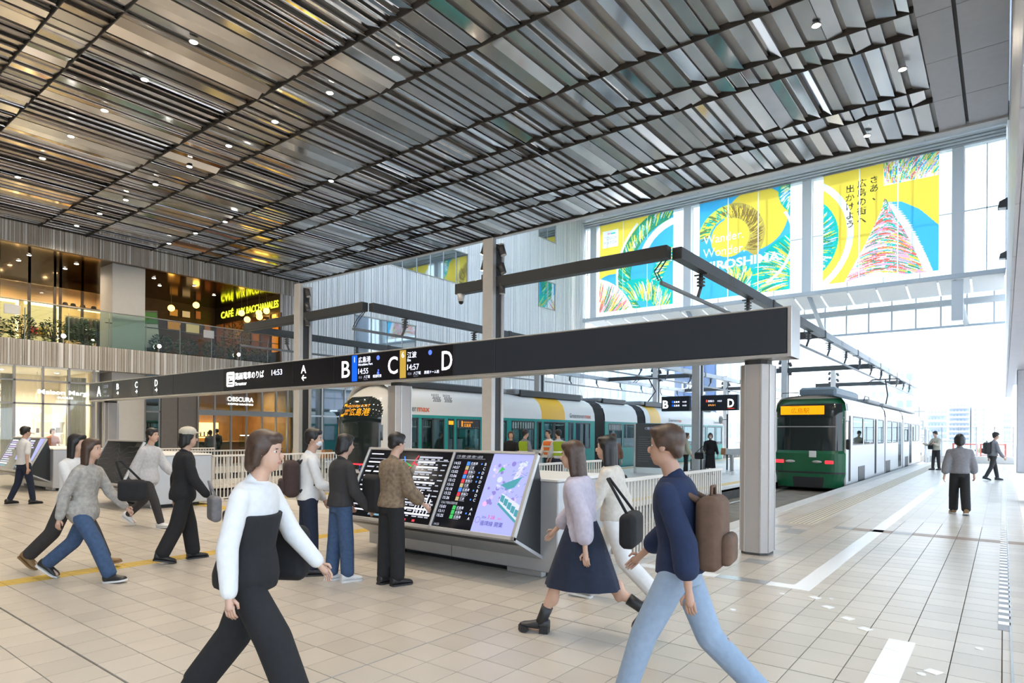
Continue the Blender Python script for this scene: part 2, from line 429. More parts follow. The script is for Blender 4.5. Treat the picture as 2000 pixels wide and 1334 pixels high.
# yellow guide blocks with raised bars, running towards the platforms
m_yel = M('tactile_yellow', (0.62, 0.42, 0.075), 0.5, var=0.1)
tk = MB(); tk.box(0.003, TPX - 0.003, 0.003, TPY - 0.003, -0.012, 0.001, m_yel)
for k in range(4):
    x = 0.045 + k * 0.068; tk.bbox(x - 0.014, x + 0.014, 0.012, TPY - 0.012, 0.0, 0.006, m_yel, 0.003)
tkm = tk.mesh('tactile_block')
for j in range(28, 60):
    link('tactile_block', tkm, floor, (TOX - 29 * TPX, TOY + j * TPY, 0))
for i in range(-49, -43): link('tactile_block', tkm, floor, (TOX + i * TPX + TPX, TOY + 57 * TPY, 0.0015), (0, 0, R(90)))
for i in range(-70, -58): link('tactile_block', tkm, floor, (TOX + i * TPX + TPX, TOY + 46 * TPY, 0.0015), (0, 0, R(90)))

# white inlaid strips on the right, brown band, beige guide strip along the platform edge, drain, small white marks
def strip(name, x0, x1, y0, y1, mat, h=0.0025, label=None): s = MB(); s.box(x0, x1, y0, y1, -0.006, h, mat); return s.build(name, floor, label=label)
strip('white_strip', -1.80, -1.61, 7.2, 34.0, m_inlay, label='long white inlaid floor strip')
strip('white_strip', -2.05, -1.80, 7.2, 7.39, m_inlay)
strip('white_strip', -3.6, -2.62, 7.2, 7.39, m_inlay)
m_steel_in = M('steel_inlay', (0.6, 0.6, 0.6), 0.25, 0.8)
strip('steel_strip', -2.62, -2.05, 7.2, 7.39, m_steel_in)
strip('white_strip', -0.725, -0.541, 4.995, 5.94, m_inlay); strip('white_strip', -0.725, -0.541, 3.9, 4.99, m_inlay)
m_brown = M('brown_tile', (0.27, 0.175, 0.115), 0.4, var=0.15); m_grey_t = M('grey_tile', (0.30, 0.30, 0.30), 0.35, var=0.1)
for i in range(-8, 3): strip('brown_tile', i * TPX + 0.006, (i + 1) * TPX - 0.006, 12.3, 12.6, m_grey_t if i in (-8, -5) else m_brown)
for x, y in ((-2.96, 11.2), (-3.25, 11.8), (-2.66, 8.3), (-3.25, 8.3), (-2.95, 11.5), (-3.25, 8.6)): strip('grey_tile', x, x + 0.29, y, y + 0.29, m_grey_t, 0.0012)
m_bei = M('guide_beige', (0.62, 0.55, 0.42), 0.5); m_gline = M('guide_line', (0.22, 0.19, 0.16), 0.6)
gs = MB(); gs.box(-3.2, -2.75, 12.5, 52, -0.005, 0.003, m_bei)
for k in range(6): gs.box(-3.17 + k * 0.075, -3.155 + k * 0.075, 12.52, 52, 0.003, 0.007, m_gline)
gs.build('guide_strip', platform)
gs = MB(); gs.box(-14.25, -13.95, 8.5, 52, -0.005, 0.003, m_yel); gs.build('guide_strip', platform)
gs = MB(); gs.box(-7.35, -7.05, 8.5, 52, -0.005, 0.003, m_yel); gs.build('guide_strip', platform)
dr = MB(); dr.box(-0.03, 0.06, 6.8, 46, -0.006, 0.002, M('drain_grey', (0.32, 0.33, 0.35), 0.5))
for k in range(150):
    y = 7.0 + k * 0.24; dr.box(-0.028, 0.058, y, y + 0.11, 0.001, 0.004, m_inlay)
dr.box(0.05, 0.064, 1.5, 46, 0, 0.004, m_steel_in); dr.build('drain_grate', floor)
for x, y, s_ in ((-1.5, 6.95, .1), (-1.32, 6.65, .1), (-1.1, 6.35, .1), (-0.92, 6.1, .1), (-0.66, 5.68, .1), (-0.38, 5.3, .1), (-0.1, 4.93, .1), (-2.0, 5.98, .05), (-1.8, 6.9, .045), (-0.44, 5.2, .045), (-0.15, 5.1, .045), (-0.14, 6.1, .045), (-1.36, 7.0, .04)):
    s = MB(); s.cyl((0, 0, -0.004), s_ * .62, 0.008, m_inlay, 4 if s_ > .08 else 10); s.build('floor_mark', floor, loc=(x, y, 0), rot=(0, 0, R(20)))  # small flat white marks laid on the tiles

# ------------------------------------------------------------------ slatted metal ceiling
m_ceil = M('ceiling_backing', (0.46, 0.45, 0.44), 0.45, 0.3, var=0.05)
m_slat = []
for k, (c, r_) in enumerate((((0.74, 0.70, 0.665), 0.18), ((0.82, 0.80, 0.78), 0.11), ((0.58, 0.54, 0.50), 0.24), ((0.72, 0.69, 0.67), 0.32))): m_slat.append(M('slat_metal_%s' % 'abcd'[k], c, r_, 1.0, var=0.06, scale=1.5))
m_track = M('ceiling_rail', (0.07, 0.065, 0.06), 0.6)
m_soffit = M('soffit_panel', (0.50, 0.495, 0.51), 0.4, 0.25, var=0.03)
cb = MB(); cb.box(XF - 9, XE, -14, 16.62 * CK, ZC + 0.085, ZC + 0.3, m_ceil)
ceiling = cb.build('ceiling', label='low hall ceiling hung with tilted metal slats', cat='ceiling', kind='structure')
BAYS = [y * CK for y in (-4.0, -1.3, 0.75, 2.11, 3.48, 4.16, 6.89, 8.25, 10.33, 11.68, 12.38, 14.43, 15.07, 16.62)]
sl = []
for bi in range(len(BAYS) - 1):
    y0, y1 = BAYS[bi] + 0.015, BAYS[bi + 1] - 0.015
    x = XE - 0.16 - rnd.uniform(0, .1)
    while x > XF + 0.2:
        wd = rnd.choice((0.22, 0.27, 0.32)); tilt = R(min(22, max(3, rnd.gauss(10, 5)))) * (1 if rnd.random() < 0.8 else -0.6)
        sl.append((quad_share([(x - wd / 2, y0, ZC), (x + wd / 2, y0, ZC), (x + wd / 2, y1, ZC), (x - wd / 2, y1, ZC)]), x, y0, y1, wd, tilt, rnd.choices(m_slat, (5, 3, 2, 2))[0]))
        x -= wd + (rnd.choice((0.03, 0.05, 0.16)) if x > -9 else rnd.choice((0.02, 0.03, 0.06)))
sl.sort(key=lambda a: -a[0])
smesh = {}
rest = MB()
def slat_geo(mb, L, wd, mat, mtx=None):
    mb.prism([(-wd / 2, 0.0), (wd / 2, 0.0), (wd / 2, 0.012), (wd / 2 - 0.02, 0.05), (wd / 2 - 0.03, 0.05), (wd / 2 - 0.012, 0.012), (-wd / 2, 0.012)], 1, 0, L, mat, mtx)
for n_, (a, x, y0, y1, wd, tilt, mat) in enumerate(sl):
    if n_ < 300:
        key = (round(y1 - y0, 3), wd, mat.name)
        if key not in smesh:
            t = MB(); slat_geo(t, y1 - y0, wd, mat); smesh[key] = t.mesh('slat')
        link('slat', smesh[key], ceiling, (x, y0, ZC), (0, tilt, 0))
    else:
        slat_geo(rest, y1 - y0, wd, mat, Matrix.Translation((x, y0, ZC)) @ Matrix.Rotation(tilt, 4, 'Y'))
rest.build('slat_field', ceiling, kind='stuff')
for y in BAYS:
    b = MB(); b.box(XF, XE, y - 0.008, y + 0.008, ZC - 0.042, ZC + 0.2, m_track); b.build('ceiling_rail', ceiling)
# plain soffit panels beside the slats
for k in range(12):
    y0 = -3.0 + k * 1.84
    for x0, x1 in ((XE + 0.01, -0.76), (-0.70, 0.05)):
        b = MB(); b.bbox(x0, x1, y0 + 0.006, min(y0 + 1.834, 16.66 * CK), ZC - 0.01, ZC + 0.2, m_soffit, 0.006); b.build('soffit_panel', ceiling)
b = MB(); b.box(-0.76, -0.70, -3, 16.6 * CK, ZC + 0.05, ZC + 0.2, m_track); b.build('ceiling_slot', ceiling)

# ------------------------------------------------------------------ high white hall beyond
m_wpan = M('white_panel', (0.84, 0.85, 0.85), 0.45, var=0.02)
m_wframe = M('white_frame', (0.80, 0.83, 0.85), 0.4)
up = MB(); up.box(XF, 6, 37, YG + 0.3, ZROOF, ZROOF + 0.3, m_wpan); up.box(XF, 6, 16.62 * CK - 0.2, 21.0, ZROOF, ZROOF + 0.3, m_wpan)
hi = up.build('ceiling_upper', label='white panelled ceiling of the tall glazed hall', cat='ceiling', kind='structure')
m_frost = cloth_lit('added_frosted_skylight', (0.95, 0.96, 0.97), 0.88)  # unseen roof panes added to spread soft daylight over the ribbed wall
for k in range(8): b = MB(); b.box(XF, 6, 21.02 + k * 2.0, 22.98 + k * 2.0, ZROOF + 0.1, ZROOF + 0.13, m_frost); b.build('added_skylight_pane', hi)
for k in range(14):
    b = MB(); b.bbox(XF + k * 2.05 + 0.02, XF + (k + 1) * 2.05 - 0.02, 40.5, YG - 0.6, ZROOF - 0.05, ZROOF, m_wpan, 0.01); b.build('panel', hi)
b = MB(); b.box(XF, 0.05, 16.66 * CK, 16.66 * CK + 0.18, ZC - 0.05, ZROOF, m_wpan); b.build('wall_over_slats', None, label='white wall rising above the edge of the slatted ceiling', cat='wall', kind='structure')

# ------------------------------------------------------------------ right-hand wall, header above the side aisle
m_rw = M('right_wall_panel', (0.46, 0.47, 0.53), 0.38, 0.35, var=0.04)
rw = MB(); rw.box(0.12, 0.34, 1.0, YG, 3.9, ZROOF, m_rw)
wr = rw.build('wall_right', label='tall grey panelled wall along the right side aisle', cat='wall', kind='structure')
for k in range(20):
    for j in range(4):
        b = MB(); b.bbox(0.075, 0.12, 1.0 + k * 2.3 + 0.01, 1.0 + (k + 1) * 2.3 - 0.01, 3.9 + j * 3.97 + 0.01, 3.9 + (j + 1) * 3.97 - 0.01, m_rw, 0.008); b.build('wall_panel', wr)
b = MB(); b.box(0.34, 3.2, 1.0, YG, 4.6, 4.8, m_soffit); b.build('ceiling_aisle', label='low grey ceiling over the side aisle', cat='ceiling', kind='structure')  # ceiling cut back on the right to let more sky light in
for y in (36.4, 20.0):
    b = MB(); b.bbox(0.47, 1.3, y, y + 0.85, 0, 4.6, M('grey_column', (0.5, 0.5, 0.53), 0.5, var=0.04), 0.02); b.build('column_aisle', label='square grey column in the side aisle, %s' % ('far one' if y > 30 else 'nearer one'), cat='column', kind='structure')
b = MB(); b.box(XF - 9, 9, -14.3, -14, 0, ZC + 0.3, M('back_wall', (0.42, 0.38, 0.34), 0.6, var=0.05)); b.build('wall_back', label='plain wall behind the concourse', cat='wall', kind='structure')

# ------------------------------------------------------------------ left facade: two shop floors behind ribbed bands, tall ribbed wall beyond
Z1, Z2, Z3, Z4 = 4.01, 4.963, 8.467, ZC           # lower band, balcony, upper band
PW = 1.17
m_rib_shade = M('rib_shaded', (0.52, 0.475, 0.42), 0.45, 0.1, var=0.05, scale=2); m_rib_glint = M('rib_highlight', (0.84, 0.815, 0.78), 0.35, 0.1)  # shade painted into the white-beige ribs; second colour carries their highlight lines
m_ribw = M('rib_white_lit', (0.86, 0.86, 0.85), 0.42); m_ribw2 = M('rib_white_deep', (0.72, 0.73, 0.73), 0.5)  # pale copy of the same ribs for the daylit hall
m_bronze = M('bronze_metal', (0.20, 0.135, 0.07), 0.12, 1.0, var=0.05, scale=0.8)
m_bframe = M('bronze_frame', (0.16, 0.13, 0.105), 0.4, 0.6)
m_sframe = M('steel_frame', (0.42, 0.41, 0.40), 0.35, 0.7)
m_colm = M('facade_column', (0.60, 0.585, 0.565), 0.5, var=0.02)
m_glass = glass('clear_glass', (0.94, 0.97, 0.96), 0.035)
m_glassg = glass('green_glass', (0.84, 0.93, 0.885), 0.035)
def rib_panel(h, seed, base, rib):
    r_ = random.Random(seed); b = MB(); b.box(-0.03, 0.0, 0.012, PW - 0.012, 0.004, h - 0.004, base); y = 0.02
    while y < PW - 0.06:
        wd = r_.choice((0.025, 0.035, 0.05, 0.075)); d_ = r_.choice((0.02, 0.035, 0.05)); wd = min(wd, PW - 0.012 - y)
        b.box(0, d_, y, y + wd, 0.004, h - 0.004, rib if r_.random() < 0.45 else base); y += wd + r_.choice((0.012, 0.025, 0.045))
    return b.mesh('rib_panel')
fb = MB()
fb.box(XF - 0.2, XF - 0.03, -14, 18.9, Z1, Z2, m_bframe); fb.box(XF - 0.2, XF - 0.03, -14, 18.9, Z3, Z4 + 0.3, m_bframe)
facade = fb.build('wall_left', label='shop building with ribbed pale bands along the hall', cat='wall', kind='structure')
def setting(name, box, mat, label, cat): b = MB(); b.box(*box, mat); return b.build(name, label=label, cat=cat, kind='structure')
setting('ceiling_shops', (XF - 9, XF - 0.2, -14, 18.9, Z1, Z1 + 0.12, ), M('shop_ceiling', (0.62, 0.60, 0.57), 0.35), 'pale ceiling over the ground floor shops', 'ceiling')
setting('floor_balcony', (XF - 9, XF - 0.2, -14, 18.9, Z2 - 0.2, Z2 - 0.08), M('balcony_floor', (0.3, 0.27, 0.24), 0.5), 'dark balcony floor of the upper shops', 'floor')
setting('ceiling_balcony', (XF - 9, XF - 0.2, -14, 18.9, Z3, Z3 + 0.1), m_bronze, 'polished bronze ceiling above the balcony', 'ceiling')
setting('wall_inner', (XF - 9.2, XF - 9, -14, YG, 0, ZROOF), M('inner_wall', (0.5, 0.46, 0.42), 0.7), 'plain inner wall at the back of the shops', 'wall')
setting('wall_left_far', (XF - 0.4, XF - 0.03, 18.9, YG, Z1, ZROOF), m_ribw2, 'tall white ribbed wall of the glazed hall', 'wall')
pml = [rib_panel(Z2 - Z1, s, m_rib_shade, m_rib_glint) for s in range(3)]; pmu = [rib_panel(Z4 - Z3, s + 5, m_rib_shade, m_rib_glint) for s in range(3)]
for k in range(-9, 10):
    y = 7.52 + k * PW
    if -8 < y < 18.6: link('rib_panel', pml[k % 3], facade, (XF, y, Z1)); link('rib_panel', pmu[(k + 1) % 3], facade, (XF, y, Z3))
link('rib_panel', rib_panel(Z3 - Z2 + 0.1, 4, m_rib_shade, m_rib_glint), facade, (XF, 17.86, Z2 - 0.1)); _b = MB(); _b.box(XF - 0.2, XF - 0.03, 17.9, 18.95, Z2 - 0.1, Z3, m_bframe); _b.build('rib_backing', facade)
bands = [(Z1, 5.94, ()), (5.94, 8.15, ((3, 7), (17, 20))), (8.15, 11.4, ()), (11.4, 13.6, ((5, 11), (18, 20))), (13.6, 16.8, ()), (16.8, ZROOF, ((4, 9), (18, 20)))]
m_room = M('upper_room', (0.62, 0.66, 0.68), 0.7); m_mirror = glass('window_glass', (0.55, 0.68, 0.70), 0.45, 0.03)
nwin = 0
for z0, z1, wins in bands:
    pm = [rib_panel(z1 - z0, s + 11, m_ribw, m_ribw) for s in range(3)]
    for k in range(24):
        if any(a <= k < b for a, b in wins): continue
        link('rib_panel', pm[k % 3], facade, (XF, 18.92 + k * PW, z0))
    for a, b in wins:
        nwin += 1; y0, y1 = 18.92 + a * PW, 18.92 + b * PW
        wo = thing('window_%d' % (nwin + 2), 'band of windows in the white ribbed wall, %s' % ['nearest the cafe', 'lower one far off', 'over the lamp posts', 'farthest middle one', 'top floor above the beams', 'top floor farthest'][nwin - 1], 'window', (XF, (y0 + y1) / 2, z0), kind='structure')
        fr = MB()
        for yy in (y0, y1 - 0.06): fr.box(XF - 0.02, XF + 0.05, yy, yy + 0.06, z0, z1, m_sframe)
        for zz in (z0, z1 - 0.06): fr.box(XF - 0.02, XF + 0.05, y0, y1, zz, zz + 0.06, m_sframe)
        part(fr, 'window_frame', wo)
        for j in range(b - a):
            pn = MB(); pn.box(XF + 0.0, XF + 0.012, y0 + j * PW + 0.07, y0 + (j + 1) * PW - 0.02, z0 + 0.07, z1 - 0.07, m_mirror); part(pn, 'pane', wo)
        bk = MB(); bk.box(XF - 0.03, XF - 0.025, y0, y1, z0, z1, m_room); part(bk, 'blind', wo)

# ---- balcony: glass rail, handrail, posts, planters
rl = thing('balcony_rail', 'clear glass balcony rail above the lower ribbed band', 'railing', (XF - 0.15, 9, Z2))
RT = 6.40
for k in range(12):
    y0 = 1.9 + k * 1.4; b = MB(); b.box(XF - 0.145, XF - 0.13, y0 + 0.01, min(y0 + 1.39, 18.6), Z2 - 0.3, RT, m_glassg); part(b, 'glass_panel', rl)
    b = MB(); b.box(XF - 0.17, XF - 0.146, y0 - 0.015, y0 + 0.015, Z2 - 0.3, RT - 0.25, m_sframe); part(b, 'rail_post', rl)
b = MB(); b.tube([(XF - 0.14, 1.9, RT + 0.01), (XF - 0.14, 18.6, RT + 0.01)], 0.022, m_sframe); part(b, 'handrail', rl)
b = MB(); b.tube([(XF - 0.3, 10.2, RT - 0.4), (XF - 0.3, 12.0, RT - 0.38), (XF - 0.3, 18.6, RT - 0.4)], 0.02, m_bframe); part(b, 'lower_handrail', rl)
for y, nm in ((7.1, 'beside the clothes shop'), (14.35, 'in front of the brasserie')):
    b = MB(); b.bbox(XF - 0.06, XF - 0.125 + 0.03, y - 0.24, y + 0.24, 5.85, 6.2, m_white, 0.01) if False else b.bbox(XF - 0.125, XF - 0.095, y - 0.24, y + 0.24, 5.85, 6.2, m_white, 0.008)
    b.build('notice_plate', label='small white plate fixed to the balcony glass %s' % nm, cat='plate')
for y, nm in ((8.66, 'beneath the hats'), (12.14, 'beside the wide column'), (15.69, 'next to the lamp post')):
    t = thing('balcony_spotlight', 'small white glowing spotlight on the balcony edge %s' % nm, 'spotlight', (XF - 0.02, y, Z2), group='balcony spotlights')
    b = MB(); b.cyl((0, 0, 0), 0.035, 0.24, m_bframe, 8); b.build('stem', t)
    b = MB(); b.cyl((-0.02, 0, 0.26), 0.09, 0.10, m_bframe, 14, 0, 0.07); b.build('lamp_body', t)
    b = MB(); b.ball((0.085, 0, 0.26), (0.03, 0.08, 0.08), M('lamp_glow', (1, 0.98, 0.92), 0.3, emit=14.0), 12, 8); b.build('lens', t)
m_leaf = [M('leaf_%s' % c, col, 0.5, var=0.2, scale=9) for c, col in (('dark', (0.022, 0.05, 0.018)), ('mid', (0.045, 0.095, 0.03)), ('light', (0.10, 0.16, 0.05)))]
m_stem = M('stem_wood', (0.10, 0.06, 0.035), 0.8)
def shrub(cx_, cy, z, rx, ry, rz, n, seed, label, leaf=0.11, group=None, name='shrub'):
    r_ = random.Random(seed); t = thing(name, label, 'plant', (cx_, cy, z), group=group)
    f = MB()
    for _ in range(n):
        a = r_.uniform(0, 6.283); q = r_.uniform(-1, 1); rr = r_.uniform(0.35, 1) ** 0.5; s = math.sqrt(1 - q * q)
        p = Vector((rx * rr * s * math.cos(a), ry * rr * s * math.sin(a), rz + rz * rr * q)); d = Vector((math.cos(a), math.sin(a), r_.uniform(-0.4, 0.9))).normalized(); e = d.cross(Vector((r_.uniform(-1, 1), r_.uniform(-1, 1), 1))).normalized(); L = leaf * r_.uniform(0.7, 1.3)
        f.add([p, p + d * L * 0.5 + e * L * 0.24, p + d * L, p + d * L * 0.5 - e * L * 0.24], [(0, 1, 2, 3)], r_.choice(m_leaf))
    f.build('foliage', t)
    st = MB()
    for k in range(4):
        a = r_.uniform(0, 6.283); st.tube([(0, 0, 0), (rx * .3 * math.cos(a), ry * .3 * math.sin(a), rz), (rx * .5 * math.cos(a), ry * .6 * math.sin(a), rz * 1.6)], [0.02, 0.014, 0.006], m_stem, 6)
    st.build('stem', t)
    return t
pos = [(6.6, 'first from the frame edge'), (7.6, 'behind the first white plate'), (8.6, 'beneath the hat shelf'), (9.6, 'just before the wide column'), (12.6, 'just past the wide column'), (13.7, 'beside the green poster stand'), (14.9, 'beneath the round orange lamps'), (16.1, 'beneath the yellow sign'), (17.3, 'last before the lamp post')]
for k, (y, nm) in enumerate(pos):
    shrub(XF - 0.8, y, Z2 - 0.08, 0.38, 0.47, 0.55 if y < 11 else 0.48, 650, 40 + k, 'leafy green shrub on the balcony, %s' % nm, group='balcony shrubs')
shrub(XF - 2.4, 16.9, Z2 - 0.08, 0.7, 0.7, 1.15, 900, 77, 'tall dark leafy tree in front of the orange brasserie pictures', 0.12, name='indoor_tree')

# ---- square column, both floors
for z0, z1, nm in ((0, Z1, 'ground floor'), (Z2 - 0.1, Z3, 'balcony')):
    b = MB(); b.bbox(XF - 1.55, XF - 0.28, 10.45, 11.71, z0, z1, m_colm, 0.012); b.build('column_facade', label='wide pale square column on the %s of the shop building' % nm, cat='column', kind='structure')

# ---- upper floor shop A: warm clothes shop
m_warm = M('warm_wall', (0.72, 0.56, 0.36), 0.6); m_glow = M('shelf_glow', (1.0, 0.66, 0.28), 0.5, emit=3.5); m_shelf = M('shelf_wood', (0.28, 0.17, 0.09), 0.5)
XS = -32.0
sa = MB()
sa.box(XS - 3.2, XS - 3.0, -2, 12.2, Z2 - 0.1, Z3, m_warm); sa.box(XS - 3, XS, 12.0, 12.2, Z2 - 0.1, Z3, m_warm)
sh = sa.build('wall_clothes_shop', label='warm lit back wall of the upper clothes shop', cat='wall', kind='structure')
t = thing('shopfront', 'bronze framed glass front of the upper clothes shop', 'shopfront', (XS, 9, Z2 - 0.1), kind='structure')
b = MB(); b.box(XS - 0.06, XS + 0.02, -2, 12.0, 7.72, Z3, m_bronze)
for y in (3.0, 5.4, 7.5, 8.52, 9.42, 9.62, 10.44, 11.25): b.box(XS - 0.06, XS + 0.02, y - 0.05, y + 0.05, Z2 - 0.1, Z3, m_bframe)
part(b, 'frame', t)
for y0, y1 in ((5.45, 7.45), (7.55, 8.47), (8.57, 9.37), (9.67, 10.39), (10.49, 11.2)):
    b = MB(); b.box(XS - 0.03, XS - 0.02, y0, y1, Z2 - 0.1, 7.72, m_glass); part(b, 'pane', t)
def wstrip(name, x0, x1, y0, y1, z0, z1, mat, parent): b = MB(); b.box(x0, x1, y0, y1, z0, z1, mat); return part(b, name, parent)
for y0, y1, nm in ((6.9, 8.9, 'by the frame edge'), (9.1, 10.5, 'behind the red and yellow bags')):
    t = thing('lit_niche', 'glowing warm wall niche in the upper clothes shop, %s' % nm, 'niche', (XS - 2.9, (y0 + y1) / 2, 5.2))
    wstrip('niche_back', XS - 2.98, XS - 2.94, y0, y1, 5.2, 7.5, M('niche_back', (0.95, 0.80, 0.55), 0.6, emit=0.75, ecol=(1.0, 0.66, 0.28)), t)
    wstrip('light_strip', XS - 2.94, XS - 2.86, y0, y1, 7.3, 7.42, m_glow, t); wstrip('light_strip', XS - 2.94, XS - 2.86, y1 - 0.1, y1, 5.3, 7.3, m_glow, t)
    wstrip('shelf', XS - 2.98, XS - 2.5, y0, y1, 5.9, 5.95, m_shelf, t)
for y, c, nm, cn in ((9.35, (0.65, 0.02, 0.03), 'red', 'r'), (9.75, (0.85, 0.6, 0.02), 'yellow', 'y')):
    b = MB(); b.bbox(XS - 2.8, XS - 2.55, y - 0.18, y + 0.18, 5.95, 6.27, M('handbag_' + nm, c, 0.5), 0.05); b.tube([(XS - 2.67, y - 0.1, 6.26), (XS - 2.67, y - 0.05, 6.4), (XS - 2.67, y + 0.05, 6.4), (XS - 2.67, y + 0.1, 6.26)], 0.012, M('handbag_' + nm, c, 0.5), 6)
    b.build('handbag', label='bright %s handbag on the lit niche shelf' % nm, cat='bag')
t = thing('hat_shelf', 'long wooden shelf with lit underside in the upper clothes shop', 'shelf', (XS - 0.5, 11, 6.9))
wstrip('board', XS - 0.75, XS - 0.25, 9.7, 11.9, 7.02, 7.06, m_shelf, t); wstrip('light_strip', XS - 0.7, XS - 0.6, 10.5, 11.9, 6.97, 7.01, m_glow, t)
m_hat = M('dark_felt', (0.03, 0.026, 0.024), 0.9)
for y in (9.95, 10.25, 10.62, 11.05, 11.45):
    b = MB(); b.cyl((0, 0, 0), 0.2, 0.015, m_hat, 18); b.cyl((0, 0, 0.01), 0.115, 0.12, m_hat, 16, 2, 0.09); b.ball((0, 0, 0.125), (0.09, 0.09, 0.035), m_hat, 14, 6)
    b.build('hat', loc=(XS - 0.5, y, 7.065), label='dark brimmed hat on the long shop shelf', cat='hat', group='hats on the shop shelf')
t = thing('clothes_rail', 'metal clothes rail behind the balcony plants', 'clothes rack', (XS + 0.9, 10, Z2 - 0.1))
b = MB(); b.tube([(XS + 0.9, 9.5, 6.42), (XS + 0.9, 11.6, 6.42)], 0.018, m_sframe)
for y in (9.52, 11.58): b.tube([(XS + 0.9, y, Z2 - 0.1), (XS + 0.9, y, 6.42)], 0.018, m_sframe)
part(b, 'rail_frame', t)
for k in range(12):
    y = 9.62 + k * 0.165; c = rnd.choice(((0.05, 0.07, 0.05), (0.09, 0.10, 0.08), (0.03, 0.03, 0.05), (0.14, 0.13, 0.10), (0.02, 0.03, 0.07), (0.16, 0.11, 0.07)))
    g = MB(); h = rnd.uniform(0.85, 1.15); mg = M('garment_%d' % k, c, 0.9, var=0.1)
    g.rings([[Vector((XS + 0.9 + a * w_, y + d * 0.05, 6.38 - zz * h)) for a, d in ((-1, 0), (-0.7, -1), (0.7, -1), (1, 0), (0.7, 1), (-0.7, 1))] for w_, zz in ((0.05, 0), (0.21, 0.1), (0.19, 0.4), (0.22, 1.0))], mg)
    g.build('hanging_garment', label='hanging garment on the clothes rail behind the plants', cat='garment', group='garments on the rail')

# ---- upper floor brasserie: front across the end of the balcony with a lit yellow sign
YB = 17.85
sb = MB(); m_dkwood = M('dark_wood', (0.10, 0.055, 0.03), 0.45, var=0.2, scale=3)
sb.box(XF - 6.6, XF - 6.4, 12.2, YB + 5, Z2 - 0.1, Z3, m_dkwood)
sb.box(XF - 6.4, XF - 0.3, YB + 3.4, YB + 3.6, Z2 - 0.1, Z3, M('amber_wall', (0.55, 0.26, 0.06), 0.6))
sb.build('wall_brasserie', label='dark wooden walls of the upper brasserie', cat='wall', kind='structure')
t = thing('brasserie_front', 'dark framed brasserie front with a glowing yellow name', 'shopfront', (XF - 3, YB, Z2 - 0.1), kind='structure')
b = MB(); b.box(XF - 6.4, XF - 0.03, YB, YB + 0.12, 7.55, Z3, M('sign_board', (0.035, 0.03, 0.022), 0.35))
for k in range(8): x = XF - 6.3 + k * 0.9; b.box(x - 0.045, x + 0.045, YB, YB + 0.1, Z2 - 0.1, 7.55, m_dkwood)
b.box(XF - 6.4, XF - 0.03, YB, YB + 0.1, Z2 - 0.1, 5.6, m_dkwood); part(b, 'frame', t)
for k in range(7): b = MB(); b.box(XF - 6.25 + k * 0.9, XF - 5.45 + k * 0.9, YB + 0.04, YB + 0.05, 5.6, 7.55, glass('amber_glass', (0.95, 0.72, 0.4), 0.06)); part(b, 'pane', t)
p = Print((XF - 6.2, YB - 0.02, 0), (1, 0, 0), (0, 0, 1)); p.n = Vector((0, -1, 0)); m_neon = M('neon_yellow', (0.75, 0.82, 0.02), 0.5, emit=3.2)
p.text('CAFÉ', 0.5, 7.83, 0.50, m_neon, 'l', 0.012, width=1.3); p.text('AUX BACCHANALES', 2.05, 7.83, 0.50, m_neon, 'l', 0.012, width=4.05); part(p.b, 'lettering', t)
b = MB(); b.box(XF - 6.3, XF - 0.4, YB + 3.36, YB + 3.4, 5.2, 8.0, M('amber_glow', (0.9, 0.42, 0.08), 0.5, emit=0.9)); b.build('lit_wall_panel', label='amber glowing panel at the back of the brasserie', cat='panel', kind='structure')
m_globe = M('globe_glow', (1.0, 0.55, 0.10), 0.4, emit=4.0)
for k, (x, y, z) in enumerate(((-32.0, 14.2, 7.58), (-32.0, 15.4, 7.92), (-31.28, 17.4, 7.75), (-30.73, 17.4, 7.36), (-29.58, 17.4, 7.37), (-29.8, 17.5, 7.6), (-28.95, 17.4, 7.6))):
    t = thing('globe_lamp', 'round glowing orange globe lamp hanging in the brasserie', 'lamp', (x, y, z), group='orange globe lamps')
    b = MB(); b.ball((0, 0, 0), 0.155, m_globe, 16, 10); b.build('globe', t)
    b = MB(); b.cyl((0, 0, 0.14), 0.01, Z3 - z - 0.14, m_bframe, 6); b.build('cord', t)
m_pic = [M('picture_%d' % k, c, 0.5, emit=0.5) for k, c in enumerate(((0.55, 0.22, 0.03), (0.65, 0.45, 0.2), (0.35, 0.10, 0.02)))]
for k, (y, z, w_, h, nm) in enumerate(((15.6, 7.9, .5, .45, 'top row first'), (16.25, 7.9, .5, .42, 'top row second'), (16.9, 7.95, .35, .5, 'top row third'), (15.6, 7.2, .7, .5, 'lower row first'), (16.6, 7.15, .8, .6, 'lower row second'), (17.4, 7.3, .4, .5, 'lower row third'))):
    b = MB(); b.bbox(XF - 6.4, XF - 6.36, y - w_ / 2, y + w_ / 2, z - h / 2, z + h / 2, m_dkwood, 0.01); b.box(XF - 6.36, XF - 6.352, y - w_ / 2 + 0.05, y + w_ / 2 - 0.05, z - h / 2 + 0.05, z + h / 2 - 0.05, m_pic[k % 3])
    b.build('framed_picture', label='framed amber picture on the brasserie back wall, %s' % nm, cat='picture')
t = thing('poster_stand', 'slanted green poster stand by the wide balcony column', 'sign', (XF - 1.0, 12.35, Z2 - 0.1))
b = MB(); b.bbox(-0.03, 0.03, -0.35, 0.35, 0.0, 2.0, m_bframe, 0.01, Matrix.Rotation(R(6), 4, 'X')); b.build('board', t)
b = MB(); b.box(0.031, 0.034, -0.31, 0.31, 1.45, 1.93, M('poster_green', (0.12, 0.30, 0.06), 0.5), Matrix.Rotation(R(6), 4, 'X')); b.box(0.031, 0.034, -0.31, 0.31, 0.4, 1.42, M('poster_pale', (0.7, 0.68, 0.6), 0.5), Matrix.Rotation(R(6), 4, 'X')); b.build('poster', t)

